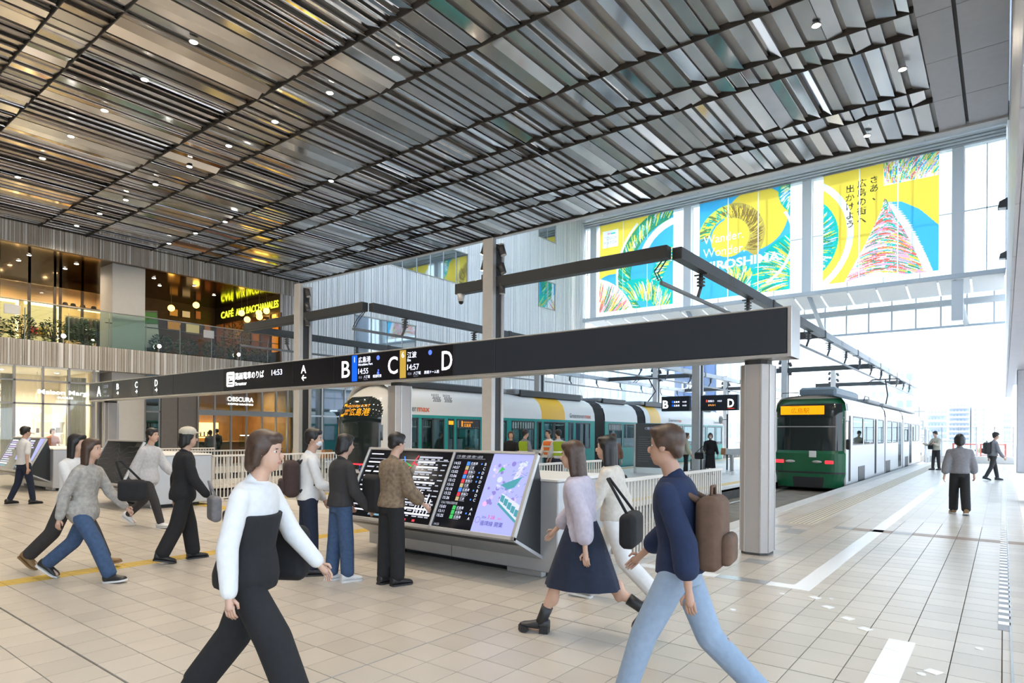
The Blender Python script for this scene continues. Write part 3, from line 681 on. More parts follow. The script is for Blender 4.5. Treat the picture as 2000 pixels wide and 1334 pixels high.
# ---- ground floor shops
m_cream = M('cream_wall', (0.78, 0.70, 0.56), 0.6); m_lite = M('shop_light', (1.0, 0.86, 0.62), 0.5, emit=4.5)
g = MB(); g.box(XF - 4.2, XF - 4.0, -8, 9.9, 0, Z1, m_cream); g.box(XF - 4, XF - 0.2, 9.75, 9.9, 0, Z1, m_cream); g.box(XF - 4.2, XF, -8, 9.9, Z1 - 0.06, Z1, m_white); g.box(XF - 4.2, XF, -8, 9.9, 0.002, 0.01, M('shop_floor', (0.6, 0.52, 0.4), 0.4))
g.build('wall_fashion_shop', label='cream interior of the ground floor fashion shop', cat='wall', kind='structure')
t = thing('fashion_shopfront', 'tall glazed front of the fashion shop with a glowing white name', 'shopfront', (XF, 6, 0), kind='structure')
b = MB()
for y in (-1.1, 0.4, 1.9, 3.2, 4.5, 5.6, 6.4, 7.16, 8.03, 8.87, 9.72): b.box(XF - 0.1, XF + 0.02, y - 0.035, y + 0.035, 0, Z1, m_sframe)
for z in (0.0, 2.58, 3.43): b.box(XF - 0.1, XF + 0.02, -1.1, 9.72, z, z + 0.06, m_sframe)
part(b, 'frame', t)
ys = (-1.1, 0.4, 1.9, 3.2, 4.5, 5.6, 6.4, 7.16, 8.03, 8.87, 9.72)
for a, c in zip(ys, ys[1:]):
    for z0, z1 in ((0.06, 2.58), (2.64, 3.43), (3.49, Z1)):
        b = MB(); b.box(XF - 0.045, XF - 0.035, a + 0.035, c - 0.035, z0, z1, m_glass); part(b, 'pane', t)
p = Print((XF + 0.03, 0, 0), (0, 1, 0), (0, 0, 1)); m_sgn = M('sign_white', (1, 0.98, 0.93), 0.5, emit=2.5)
p.text('Maison Margiela', 7.88, 2.98, 0.24, m_sgn, 'l', 0.002, width=2.0); p.text('PARIS', 8.5, 2.82, 0.11, m_sgn, 'l', 0.006, width=0.5); part(p.b, 'lettering', t)
for k, (y, nm) in enumerate(((5.2, 'far end'), (7.5, 'middle'), (9.3, 'by the pillar'))):
    t = thing('display_shelf', 'white lit display shelving in the fashion shop, %s' % nm, 'shelf', (XF - 3.6, y, 0.01))
    b = MB()
    for z in (0.45, 0.95, 1.45, 1.95): b.bbox(-0.3, 0.3, -0.6, 0.6, z, z + 0.04, m_white, 0.005)
    for yy in (-0.6, 0.57): b.box(-0.3, 0.3, yy, yy + 0.03, 0, 2.1, m_white)
    b.build('frame', t)
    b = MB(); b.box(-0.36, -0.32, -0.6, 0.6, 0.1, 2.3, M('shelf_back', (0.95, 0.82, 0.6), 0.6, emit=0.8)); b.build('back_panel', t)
    for q in range(7):
        b = MB(); c = rnd.choice(((0.75, 0.7, 0.62), (0.5, 0.3, 0.15), (0.15, 0.13, 0.12), (0.8, 0.75, 0.5))); zz = rnd.choice((0.49, 0.99, 1.49)); yy = -0.45 + q * 0.15
        b.bbox(-0.12, 0.08, -0.055, 0.055, 0, rnd.uniform(0.14, 0.3), M('product_%d' % int(c[0] * 100), c, 0.6), 0.012); b.build('boxed_product', loc=(XF - 3.6, y + yy, 0.01 + zz), label='small boxed product on the white display shelving, %s' % nm, cat='box', group='products on the display shelves ' + nm)
m_curt = M('curtain_cream', (0.80, 0.74, 0.62), 0.8)
for y0, y1, nm in ((8.95, 9.65, 'beside the grey pillar'), (6.9, 7.3, 'second from the pillar'), (5.2, 5.6, 'by the frame edge')):
    b = MB(); n_ = 40; b.rings([[Vector((XF - 0.6 + 0.04 * math.sin(k * 1.35), y0 + (y1 - y0) * k / n_, z)) for k in range(n_ + 1)] + [Vector((XF - 0.63 + 0.04 * math.sin(k * 1.35), y0 + (y1 - y0) * k / n_, z)) for k in range(n_, -1, -1)] for z in (0.03, 3.7)], m_curt)
    b.build('curtain', label='pleated cream curtain behind the fashion shop glass, %s' % nm, cat='curtain')
for y in (6.0, 8.4):
    t = thing('pendant_light', 'round white pendant light in the fashion shop, %s' % ('near the pillar' if y > 8 else 'near the frame edge'), 'lamp', (XF - 2, y, 2.4)); b = MB(); b.ball((0, 0, 0), 0.14, m_lite, 14, 8); b.build('globe', t); b = MB(); b.cyl((0, 0, 0.13), 0.008, Z1 - 2.6, m_sframe, 6); b.build('cord', t)

# dark panels and coffee shop
m_dpan = M('taupe_panel', (0.19, 0.17, 0.155), 0.5, 0.2, var=0.04)
for a, c in ((11.71, 12.25), (12.29, 12.97), (13.0, 13.8)):
    b = MB()
    if a == 11.71: b.box(XF - 0.1, XF - 0.09, a, c, 0, Z1, glass('side_glass', (0.6, 0.7, 0.62), 0.2)); b.box(XF - 0.12, XF - 0.05, c - 0.05, c, 0, Z1, m_sframe); b.box(XF - 0.12, XF - 0.05, a, c, 2.4, 2.46, m_sframe); b.build('window_1', label='narrow greenish window beside the ground floor column', cat='window', kind='structure')
    else: b.bbox(XF - 0.25, XF - 0.05, a, c, 0, Z1, m_dpan, 0.01); b.build('trim_%d' % (1 if a < 12.9 else 2), label='tall taupe wall panel %s' % ('next to the narrow window' if a < 12.9 else 'next to the coffee shop'), cat='panel', kind='structure')
m_oak = M('oak_panel', (0.48, 0.26, 0.09), 0.5, var=0.12, scale=3)
setting('wall_coffee_back', (XF - 5, XF - 4.8, 13.8, 18.6, 0, Z1), m_oak, 'oak panelled back wall of the coffee shop', 'wall'); setting('ceiling_coffee', (XF - 4.8, XF, 13.8, 18.6, Z1 - 0.05, Z1), M('cafe_ceiling', (0.35, 0.33, 0.31), 0.5), 'dark ceiling of the coffee shop', 'ceiling')
setting('wall_coffee_side', (XF - 5, XF - 0.2, 13.7, 13.8, 0, Z1), m_dkwood, 'dark side wall of the coffee shop', 'wall'); setting('wall_coffee_end', (XF - 5, XF - 0.2, 18.6, 18.7, 0, Z1), m_oak, 'oak end wall of the coffee shop', 'wall'); setting('floor_coffee', (XF - 4.8, XF, 13.8, 18.6, 0.002, 0.01), m_dkwood, 'dark wooden floor of the coffee shop', 'floor')
t = thing('coffee_shopfront', 'glazed coffee shop front with white name and double doors', 'shopfront', (XF, 16, 0), kind='structure')
ys = (13.84, 14.6, 15.38, 16.14, 16.94, 17.7, 18.33, 18.9); b = MB()
for y in ys: b.box(XF - 0.1, XF + 0.02, y - 0.03, y + 0.03, 0, Z1, m_sframe)
b.box(XF - 0.12, XF + 0.03, 13.84, 18.9, 2.34, 2.58, m_sframe); b.box(XF - 0.1, XF + 0.02, 13.84, 18.9, 0, 0.1, m_sframe); part(b, 'frame', t)
for a, c in zip(ys, ys[1:]):
    b = MB(); b.box(XF - 0.045, XF - 0.035, a + 0.03, c - 0.03, 2.58, Z1, m_glassg); part(b, 'pane', t)
    if not (15.3 < a < 16.5): b = MB(); b.box(XF - 0.045, XF - 0.035, a + 0.03, c - 0.03, 0.1, 2.34, m_glass); part(b, 'pane', t)
p = Print((XF + 0.03, 0, 0), (0, 1, 0), (0, 0, 1)); p.text('OBSCURA', 15.18, 3.02, 0.30, m_sgn, 'l', 0.004, width=1.28); p.text('COFFEE ROASTERS', 15.2, 2.85, 0.11, m_sgn, 'l', 0.001, width=1.25); part(p.b, 'lettering', t)
t = thing('coffee_counter', 'oak coffee counter with amber lit back shelf', 'counter', (XF - 3.2, 16.2, 0.01))
b = MB(); b.bbox(-0.4, 0.4, -1.7, 1.9, 0, 1.05, m_dkwood, 0.02); b.bbox(-0.45, 0.45, -1.75, 1.95, 1.05, 1.1, m_oak, 0.01); b.build('counter_body', t)
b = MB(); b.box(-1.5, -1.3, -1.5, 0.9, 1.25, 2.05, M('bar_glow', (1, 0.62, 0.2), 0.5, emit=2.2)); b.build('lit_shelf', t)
b = MB()
for q in range(12): b.cyl((-1.25, -1.4 + q * 0.19, 1.35), 0.035, 0.22, m_bframe, 8)
b.box(-1.4, -1.1, -1.5, 0.9, 1.31, 1.35, m_oak); b.build('bottle_shelf', t)
t = thing('pastry_case', 'greenish glass display case inside the coffee shop', 'display case', (XF - 1.2, 17.15, 0.012)); b = MB(); b.bbox(-0.3, 0.3, -0.55, 0.55, 0, 0.8, m_dkwood, 0.02); b.build('case_base', t); b = MB(); b.box(-0.3, 0.3, -0.55, 0.55, 0.8, 1.45, m_glassg); b.build('glass_case', t); b = MB(); b.box(-0.26, 0.26, -0.5, 0.5, 1.38, 1.42, m_lite); b.build('case_light', t)
for k, (y, nm) in enumerate(((14.3, 'by the door'), (18.15, 'behind the tall window'))): shrub(XF - 0.8, y, 0.012, 0.2, 0.2, 0.5 if k == 0 else 0.4, 220, 90 + k, 'potted plant inside the coffee shop, %s' % nm, 0.1, name='potted_plant')
# ground floor beyond the coffee shop
t = thing('window_2', 'plain office glazing behind the first streetcar', 'window', (XF, 24, 0), kind='structure')
b = MB()
for k in range(20): y = 18.92 + k * 1.46; b.box(XF - 0.1, XF + 0.02, y - 0.03, y + 0.03, 0, Z1, m_wframe)
for z in (0, 2.4, Z1 - 0.08): b.box(XF - 0.1, XF + 0.02, 18.92, YG, z, z + 0.08, m_wframe)
part(b, 'window_frame', t)
for k in range(19): b = MB(); b.box(XF - 0.045, XF - 0.035, 18.95 + k * 1.46, 20.35 + k * 1.46, 0.08, Z1 - 0.08, m_mirror); part(b, 'pane', t)
b = MB(); b.box(XF - 1.0, XF - 0.9, 18.9, YG, 0, Z1, m_room); b.build('wall_office', label='pale wall behind the office glazing', cat='wall', kind='structure')

# lamps inside the shops (recessed spots over the shop floors)
def downlight_power(name, loc, power, col, size=0.25, spread=R(150), group=None, parent=None):
    ld = bpy.data.lights.new(name, 'AREA'); ld.shape = 'DISK'; ld.size = size; ld.energy = power; ld.color = col; ld.spread = spread
    o = bpy.data.objects.new(name, ld); COL.objects.link(o); o.location = loc
    if parent: o.parent = parent
    return o
m_dl = M('downlight_glow', (1.0, 0.93, 0.80), 0.4, emit=30.0); m_trimw = M('downlight_trim', (0.7, 0.68, 0.65), 0.35)
dl = MB(); dl.cyl((0, 0, 0), 0.085, 0.02, m_trimw, 18); dlm = dl.mesh('trim_ring'); dl = MB(); dl.cyl((0, 0, -0.006), 0.065, 0.008, m_dl, 16); dlg = dl.mesh('lens')
def downlight(x, y, z, power, col, label, group, spread=R(150), big=1.0):
    t = thing('ceiling_downlight', label, 'ceiling light', (x, y, z), group=group)
    link('trim_ring', dlm, t).scale = (big, big, 1); link('lens', dlg, t).scale = (big, big, 1)
    if power: downlight_power('downlight_lamp', (0, 0, -0.02), power, col, 0.2, spread, parent=t)
    return t
WARM = (1.0, 0.80, 0.55)
for y in (3.5, 5.5, 7.2, 9.0): downlight(XF - 1.8, y, Z1 - 0.085, 85, (1.0, 0.88, 0.70), 'recessed spot in the fashion shop ceiling', 'fashion shop spots')
for y in (14.6, 16.2, 17.7): downlight(XF - 2.0, y, Z1 - 0.075, 26, WARM, 'recessed spot in the coffee shop ceiling', 'coffee shop spots')
for x, y in ((XF - 1.6, 6.4), (XF - 1.6, 8.0), (XF - 1.6, 9.6), (XF - 2.9, 8.0), (XF - 2.9, 9.6), (XF - 1.6, 12.6), (XF - 1.6, 14.4), (XF - 2.9, 13.4), (XF - 2.9, 16.0)): downlight(x, y, Z3 - 0.025, 16 if x > XF - 2 else 7, WARM, 'recessed spot in the bronze balcony ceiling', 'balcony ceiling spots')
downlight(XS - 1.5, 8.0, Z3 - 0.025, 80, (1.0, 0.62, 0.25), 'recessed spot inside the upper clothes shop', 'clothes shop spots'); downlight(XS - 1.5, 10.8, Z3 - 0.025, 80, (1.0, 0.62, 0.25), 'recessed spot inside the upper clothes shop', 'clothes shop spots')
downlight(XF - 2.5, YB + 1.7, Z3 - 0.025, 110, (1, 0.55, 0.2), 'recessed amber spot inside the brasserie', 'brasserie spots'); downlight(XF - 5, YB + 1.7, Z3 - 0.025, 110, (1, 0.55, 0.2), 'recessed amber spot inside the brasserie', 'brasserie spots')

# lamps of the slatted ceiling
HALL = (1.0, 0.86, 0.68)
LAMPS = [(-12.43 - 2.17 * k, 5.9) for k in range(7)] + [(-9.7 - 2.17 * k, 8.63) for k in range(9)] + [(-22.2, 11.7), (-24.4, 11.7), (-26.6, 11.7), (-2.76, 12.61), (-1.68, 15.19), (-2.75, 18.04), (-16.0, 11.7)]
LAMPS += [(-3.8, 5.9), (-5.95, 5.9), (-8.1, 5.9), (-10.28, 5.9), (-3.8, 3.4), (-6.2, 3.4)]
LAMPS += [(x, y) for y in (2.2, -1.5, -5.5) for x in (-3.5, -8.0, -12.5, -17.0, -21.5)]  # unseen rows added to light the near floor
for x, y in LAMPS:
    downlight(x, y, ZC - 0.07, 33 if y > 3 else 16, HALL, 'small round recessed downlight in the slatted metal ceiling', 'hall ceiling downlights', R(140))

# ------------------------------------------------------------------ far glass wall with banners
gw = thing('wall_glass', 'tall glass end wall hung with three colourful banners', 'wall', (-13, YG, 11), kind='structure')
m_beamg = M('pale_beam', (0.55, 0.60, 0.63), 0.45, 0.2)
b = MB(); b.bbox(XF, 0.05, YG - 0.55, YG + 0.3, 11.1, 11.38, m_beamg, 0.02); part(b, 'bottom_beam', gw)
for j, z in enumerate((19.05, 19.2, 19.35, 19.5)): b = MB(); b.box(XF, 0.05, YG - 0.3 - 0.12 * j, YG + 0.2, z, z + 0.10, m_wframe); part(b, 'header_louver', gw)
for x in (-27.6, -19.3, -10.75, -2.25): b = MB(); b.bbox(x - 0.3, x + 0.3, YG - 0.3, YG + 0.1, 8.6 if x in (-2.25,) else 11.2, 19.1, m_wframe, 0.02); part(b, 'column', gw)
xs = [-28.4, -27.9, -25.8, -23.7, -21.6, -19.6, -19.0, -17.0, -15.0, -13.0, -11.05, -10.45, -8.3, -6.2, -4.2, -2.55, -1.95, -0.85, 0.05]
for a, c in zip(xs, xs[1:]):
    for z0, z1 in ((11.4, 15.2), (15.26, 19.05)):
        b = MB(); b.box(a + 0.03, c - 0.03, YG + 0.1, YG + 0.115, z0, z1, m_glass); part(b, 'pane', gw)
b = MB(); 
for x in xs: b.box(x - 0.03, x + 0.03, YG + 0.08, YG + 0.16, 11.4, 19.05, m_wframe)
b.box(XF, 0.05, YG + 0.08, YG + 0.16, 15.2, 15.26, m_wframe); part(b, 'mullion_grid', gw)
# sloped white soffit and glazed skirt under the beam
for k in range(17):
    x0 = XF + 0.5 + k * 1.65; b = MB(); b.add([(x0 + .05, YG - 0.5, 11.08), (x0 + 1.6, YG - 0.5, 11.08), (x0 + 1.6, YG + 2.2, 10.62), (x0 + .05, YG + 2.2, 10.62), (x0 + .05, YG - 0.5, 11.12), (x0 + 1.6, YG - 0.5, 11.12), (x0 + 1.6, YG + 2.2, 10.66), (x0 + .05, YG + 2.2, 10.66)], [(0, 1, 2, 3), (4, 5, 6, 7), (0, 1, 5, 4), (2, 3, 7, 6), (0, 3, 7, 4), (1, 2, 6, 5)], m_wpan); part(b, 'soffit_panel', gw)
b = MB(); b.bbox(XF, 0.05, YG + 2.2, YG + 2.5, 9.95, 10.35, m_beamg, 0.02); b.bbox(XF, 0.05, YG + 2.3, YG + 2.38, 8.55, 8.7, M('rail_blue_grey', (0.45, 0.52, 0.58), 0.4, 0.3), 0.01); part(b, 'skirt_beam', gw)
for k in range(21):
    x = XF + 0.6 + k * 1.37; b = MB(); b.box(x - 0.05, x + 0.05, YG + 2.32, YG + 2.4, 8.6, 10.65, m_beamg); part(b, 'skirt_post', gw)
    b = MB(); b.box(x + 0.06, x + 1.31, YG + 2.34, YG + 2.35, 8.7, 9.95, m_glass); part(b, 'pane', gw)
for x in (-10.6, -2.4, -19.3): b = MB(); b.tube([(x, YG - 0.3, 11.2), (x + 0.5, YG + 2.3, 8.7)], 0.16, m_beamg, 6); part(b, 'strut', gw)

Y_ = cloth_lit('banner_yellow', (0.95, 0.72, 0.10)); B_ = cloth_lit('banner_blue', (0.08, 0.50, 0.85)); W_ = cloth_lit('banner_white', (0.92, 0.94, 0.96)); T_ = cloth_lit('banner_teal', (0.02, 0.55, 0.48)); G_ = cloth_lit('banner_green', (0.06, 0.35, 0.18)); BR = cloth_lit('banner_brown', (0.30, 0.20, 0.06)); RD = cloth_lit('banner_red', (0.85, 0.18, 0.14)); PK = cloth_lit('banner_pink', (0.85, 0.45, 0.65)); LM = cloth_lit('banner_lime', (0.75, 0.85, 0.15)); NV = cloth_lit('banner_ink', (0.10, 0.09, 0.05), 0.2)
def feather(p, cx_, cy, r0, r1, a0, a1, n, pal, seed, swirl=0.25, wd=0.07, k0=3):
    r_ = random.Random(seed)
    for i in range(n):
        a = a0 + (a1 - a0) * (i + r_.uniform(-.3, .3)) / n; q0 = r_.uniform(0, .35); q1 = r_.uniform(.6, 1); pts = []
        for s in range(5):
            t_ = q0 + (q1 - q0) * s / 4; rr = r0 + (r1 - r0) * t_; aa = a + swirl * t_; pts.append((cx_ + rr * math.cos(aa), cy + rr * math.sin(aa)))
        p.stroke(pts, [wd * .4, wd, wd * 1.1, wd, wd * .3], r_.choice(pal), k0 + i % 3)
def ring(p, cx_, cy, r, wd, a0, a1, mat, k, n=24): p.stroke([(cx_ + r * math.cos(a0 + (a1 - a0) * i / n), cy + r * math.sin(a0 + (a1 - a0) * i / n)) for i in range(n + 1)], wd, mat, k)
BH = 7.3; BZ = 11.75
def banner(x0, W, label, art):
    t = thing('banner', label, 'banner', (x0 + W / 2, YG - 0.32, BZ), group='banners on the glass wall')
    p = Raster((x0, YG - 0.34, BZ), (1, 0, 0), (0, 0, 1), clip=(0, 0, W, BH), cell=0.036); p.n = Vector((0, -1, 0)); art(p, W)
    for u in (W / 3, 2 * W / 3): p.rect(u - 0.03, 0, u + 0.03, BH, W_, 9)
    p.finish(); part(p.b, 'printed_cloth', t)
    b = MB(); b.tube([(x0 - 0.05, YG - 0.34, BZ + BH + 0.05), (x0 + W + 0.05, YG - 0.34, BZ + BH + 0.05)], 0.035, m_sframe, 8)
    for j in range(6): b.box(x0 + 0.3 + j * (W - .6) / 5, x0 + 0.34 + j * (W - .6) / 5, YG - 0.36, YG - 0.3, BZ + BH + 0.05, BZ + BH + 0.25, m_sframe)
    part(b, 'hanging_rod', t)
def band(p, cx_, cy, r0, r1, a0, a1, base, pal, n, seed, k, lean=0.2, wd=0.09):
    """arc-shaped brush band: a filled arc covered with slanted strokes"""
    m = 28; arc = lambda r, q: (cx_ + r * math.cos(q), cy + r * math.sin(q)); r_ = random.Random(seed)
    for i in range(m):
        q0, q1 = a0 + (a1 - a0) * i / m, a0 + (a1 - a0) * (i + 1) / m; p.poly([arc(r0, q0), arc(r1, q0), arc(r1, q1), arc(r0, q1)], base, k)
    for i in range(n):
        q = a0 + (a1 - a0) * r_.random(); s0 = r_.uniform(0, .5); s1 = min(1, s0 + r_.uniform(.3, .6)); p.stroke([arc(r0 + (r1 - r0) * (s0 + (s1 - s0) * j / 4), q + lean * (s0 + (s1 - s0) * j / 4)) for j in range(5)], [wd * .5, wd, wd, wd, wd * .4], r_.choice(pal), k + .1)
def art1(p, W):
    p.rect(0, 0, W, BH, Y_, 0); p.disc(7.0, 2.6, 5.3, B_, 1, 48); p.disc(1.2, 0.9, 2.2, B_, 1, 30)
    band(p, 7.0, 2.6, 4.1, 5.3, 1.75, 4.0, G_, [T_, LM, Y_, T_, W_, G_], 260, 1, 2, -0.22, .08); ring(p, 7.3, 3.0, 3.55, 0.55, 1.5, 3.0, W_, 4); ring(p, 7.2, 2.7, 5.55, 0.2, 2.3, 4.1, W_, 4)
    band(p, 8.2, 1.4, 2.6, 3.7, 1.6, 3.2, T_, [LM, Y_, G_, W_, T_], 160, 2, 3, 0.25, .08); band(p, 3.4, -1.6, 2.2, 4.0, 0.35, 1.9, T_, [LM, Y_, W_, G_, T_], 220, 3, 5, 0.3, .08)
    band(p, -1.2, -1.6, 1.4, 4.6, 0.25, 1.35, W_, [RD, PK, Y_, W_, RD, G_], 240, 4, 6, 0.2, .07)
    gy = cloth_lit('banner_grey', (0.5, 0.52, 0.55)); p.rect(0.3, 5.35, 1.75, 6.75, W_, 7); p.text('TOUCH', 0.45, 6.0, 0.36, gy, 'l', 0, width=1.15, k=8); p.text('MATCH', 0.45, 5.62, 0.36, gy, 'l', 0, width=1.15, k=8); p.rect(0.75, 6.42, 1.0, 6.58, PK, 8); p.rect(1.05, 6.42, 1.5, 6.55, T_, 8)
def art2(p, W):
    oc = cloth_lit('banner_ochre', (0.62, 0.48, 0.12)); p.rect(0, 0, W, BH, B_, 0); p.disc(4.1, 5.35, 2.25, Y_, 1, 48)
    band(p, 2.3, 4.35, 1.4, 2.5, -0.75, 1.6, oc, [BR, BR, oc, Y_, BR], 240, 5, 2, 0.25, .075); band(p, 2.3, 4.35, 1.55, 2.45, 1.6, 3.0, LM, [G_, BR, T_, Y_, LM], 120, 6, 2, 0.2, .08); p.disc(2.3, 4.35, 1.42, Y_, 3, 40)
    band(p, 7.4, 0.4, 1.0, 3.6, 1.35, 3.6, T_, [T_, G_, LM, W_, Y_, T_], 300, 7, 3, 0.3, .08); band(p, 7.6, 6.9, 0.9, 1.9, 2.2, 4.3, T_, [G_, LM, W_, B_], 120, 8, 3, 0.3, .08); band(p, 2.3, 0.2, 0.9, 2.3, -0.2, 1.5, T_, [LM, W_, Y_, G_, T_], 200, 9, 2, 0.35, .08)
    ring(p, 3.4, 3.6, 3.3, 0.2, -1.1, 0.6, W_, 6)
    p.text('Wander.', 0.3, 4.15, 0.92, W_, 'l', 0.004, width=3.0, k=8); p.text('Wonder.', 0.3, 3.15, 0.92, W_, 'l', 0.004, width=3.1, k=8); p.text('HIROSHIMA.', 0.3, 2.15, 0.86, W_, 'l', 0.035, width=5.7, k=8)
def art3(p, W):
    p.rect(0, 0, W, BH, Y_, 0); r_ = random.Random(12)
    p.poly([(.55 * W, .66 * BH), (.7 * W, .635 * BH), (.85 * W, .54 * BH), (W, .38 * BH), (W, 0), (.8 * W, 0)], B_, 1)
    xr = lambda v: W * (.55 + .37 * (1 - v / .66) ** .62); xl = lambda v: W * (.55 - .35 * (1 - v / .66) ** 1.15)
    vs_ = [.66 * i / 30 for i in range(31)]
    for v0, v1 in zip(vs_, vs_[1:]): p.poly([(xl(v0), v0 * BH), (xr(v0) + .25, v0 * BH), (xr(v1) + .25 * (1 - v1 / .66), v1 * BH), (xl(v1), v1 * BH)], W_, 2)
    for _ in range(620):
        v = .64 * r_.random() ** 1.3; a = r_.random(); b_ = min(1, a + r_.uniform(.12, .3)); x0_, x1_ = xl(v), xr(v) - .08
        p.stroke([(x0_ + (x1_ - x0_) * (a + (b_ - a) * j / 4), max(0, v * BH + .45 * math.sin(math.pi * (a + (b_ - a) * j / 4)) - .5 * (a + (b_ - a) * j / 4) ** 2)) for j in range(5)], .06, r_.choice([RD, PK, Y_, T_, W_, G_, RD, PK]), 3 + r_.random())
    band(p, -2.3, 3.2, 1.7, 3.25, -1.0, 0.95, T_, [T_, G_, LM, W_, T_, B_], 300, 13, 2, 0.15, .075); ring(p, -2.5, 3.3, 4.15, 0.4, -1.0, 1.1, W_, 4)
    p.rect(.545 * W, .80 * BH, W, BH, W_, 2)
    for _ in range(420):
        a = r_.random(); u = W * (.55 + .45 * a); v = BH * r_.uniform(.80, .97); p.stroke([(u + .35 * a * j * j / 9, v + .13 * j) for j in range(4)], .055, r_.choice([RD, PK, T_, LM, B_, G_, Y_, W_]), 3 + r_.random())
    p.rect(.5 * W, .72 * BH, W, .80 * BH, Y_, 6)
    for col, (u, v0, s_) in (('さあ、', (3.0, 6.2, 0.56)), ('広島の街へ', (2.3, 6.1, 0.60)), ('出かけよう', (1.62, 5.9, 0.58))):
        for i, ch in enumerate(col): p.text(ch, u, v0 - i * s_ * 1.0, s_ * 0.95, NV, 'c', 0.01, k=8)
banner(-26.95, 6.55, 'yellow and blue banner with a white arc, farthest of the three', art1)
banner(-18.3, 6.5, 'blue banner with a yellow circle and white Wander Wonder lettering', art2)
banner(-9.7, 6.5, 'yellow banner with vertical Japanese lettering and a blue arc', art3)
for k, (y, nm) in enumerate(((20.0, 'nearest'), (28.0, 'middle'), (36.0, 'farthest'))):
    t = thing('wall_floodlight', 'dark wedge floodlight high on the right wall, %s of three' % nm, 'floodlight', (0.06, y, 9.9), group='floodlights on the right wall'); b = MB(); b.prism([(0.01, 0), (-0.22, -0.1), (-0.26, -0.3), (0.01, -0.32)], 1, -0.2, 0.2, m_dark); b.build('housing', t); b = MB(); b.prism([(-0.03, -0.325), (-0.24, -0.305), (-0.24, -0.31), (-0.03, -0.33)], 1, -0.17, 0.17, m_white); b.build('lens', t)

# ------------------------------------------------------------------ long sign beam
m_black = M('sign_black', (0.012, 0.012, 0.016), 0.22, spec=0.5); m_blackm = M('panel_charcoal', (0.020, 0.027, 0.040), 0.42); m_alu = M('brushed_aluminium', (0.60, 0.595, 0.59), 0.32, 0.6, var=0.03); m_aluw = M('pillar_taupe', (0.42, 0.395, 0.38), 0.38, 0.25, var=0.02)  # panel charcoal lifted towards blue to hold the veiling glare
m_on = M('letter_white', (1, 1, 1), 0.5, emit=2.2); m_onb = M('letter_soft', (0.75, 0.8, 1.0), 0.5, emit=1.6); m_blue = M('line_blue', (0.0, 0.10, 0.75), 0.5, emit=0.9); m_gold = M('line_gold', (0.52, 0.33, 0.05), 0.5, emit=0.7); m_dim = M('letter_dim', (0.4, 0.42, 0.55), 0.5, emit=0.5); m_acc = M('access_blue', (0.08, 0.15, 0.95), 0.5, emit=1.2)
BX0, BX1, BY, BZ0, BZ1 = -26.1, -2.25, 8.75, 2.70, 3.315
sg = thing('sign_beam', 'long black overhead streetcar sign on grey pillars', 'sign', (-10, BY + 0.2, 0))
b = MB(); b.bbox(BX0, BX1 + 0.06, BY + 0.012, BY + 0.42, BZ0 + 0.01, BZ1 - 0.005, m_blackm, 0.01); part(b, 'beam_body', sg)
b = MB(); b.bbox(BX0, BX1 + 0.06, BY, BY + 0.42, BZ0 - 0.035, BZ0 + 0.012, m_alu, 0.006); b.bbox(BX0, BX1 + 0.06, BY, BY + 0.42, BZ1 - 0.008, BZ1 + 0.012, m_alu, 0.004); b.bbox(BX1 + 0.012, BX1 + 0.065, BY - 0.006, BY + 0.43, BZ0 - 0.035, BZ1 + 0.012, m_alu, 0.006); part(b, 'trim', sg)
seams = [BX0 + 0.01, -24.0, -22.5, -21.93, -20.95, -20.53, -19.55, -16.62, -13.4, -11.8, -8.18, -7.165, BX1]
for k, (a, c) in enumerate(zip(seams, seams[1:])):
    b = MB(); b.bbox(a + 0.006, c - 0.006, BY - 0.004, BY + 0.02, BZ0 + 0.016, BZ1 - 0.012, m_blackm if k in (1, 3, 5, 6, 10, 11) else m_black, 0.003); part(b, 'face_panel', sg)
p = Print((0, BY - 0.006, 0), (1, 0, 0), (0, 0, 1)); p.n = Vector((0, -1, 0))
def arrow(u, v, s_, d):   # d: +1 right, -1 left
    p.stroke([(u - d * s_, v), (u + d * s_, v)], s_ * .32, m_on); p.stroke([(u + d * s_ * .15, v + s_ * .75), (u + d * s_, v), (u + d * s_ * .15, v - s_ * .75)], s_ * .32, m_on)
p.text('A', -25.37, 2.83, 0.50, m_on, 'l', 0.015, width=0.36); p.rect(-24.86, 2.74, -24.83, 3.26, M('line_green', (0.05, 0.35, 0.15), 0.5, emit=0.4)); p.text('広島港', -24.76, 3.1, 0.13, m_dim); p.text('15:01', -24.76, 2.93, 0.13, m_dim); p.text('八丁堀・紙屋町', -24.76, 2.79, 0.07, m_dim)
for c, u in (('B', -23.58), ('C', -22.11), ('D', -20.68)):
    p.text(c, u, 3.01, 0.28, m_on, 'c', 0.004, width=0.19); arrow(u, 2.89, 0.075, 1)
p.poly([(-16.46 + a, 2.815 + v) for a, v in ((.04, 0), (.37, 0), (.41, .04), (.41, .35), (.37, .39), (.04, .39), (0, .35), (0, .04))], m_on)
p.rect(-16.40, 2.87, -16.11, 2.895, m_black, 2); p.rect(-16.37, 3.10, -16.12, 3.125, m_black, 2); p.rect(-16.36, 2.92, -16.335, 3.1, m_black, 2); p.rect(-16.33, 2.93, -16.13, 2.98, m_black, 2); p.rect(-16.33, 2.99, -16.28, 3.04, m_black, 2)
p.text('路面電車のりば', -16.01, 3.0, 0.20, m_on, 'l', 0.003, width=1.36); p.text('Streetcar', -16.01, 2.835, 0.13, m_on, 'l', 0.006, width=0.56); p.text('14:53', -14.3, 3.02, 0.19, m_onb, 'l', 0.008, width=0.46)
p.text('A', -12.96, 3.005, 0.27, m_on, 'c', 0.004, width=0.2); arrow(-12.94, 2.895, 0.085, -1)
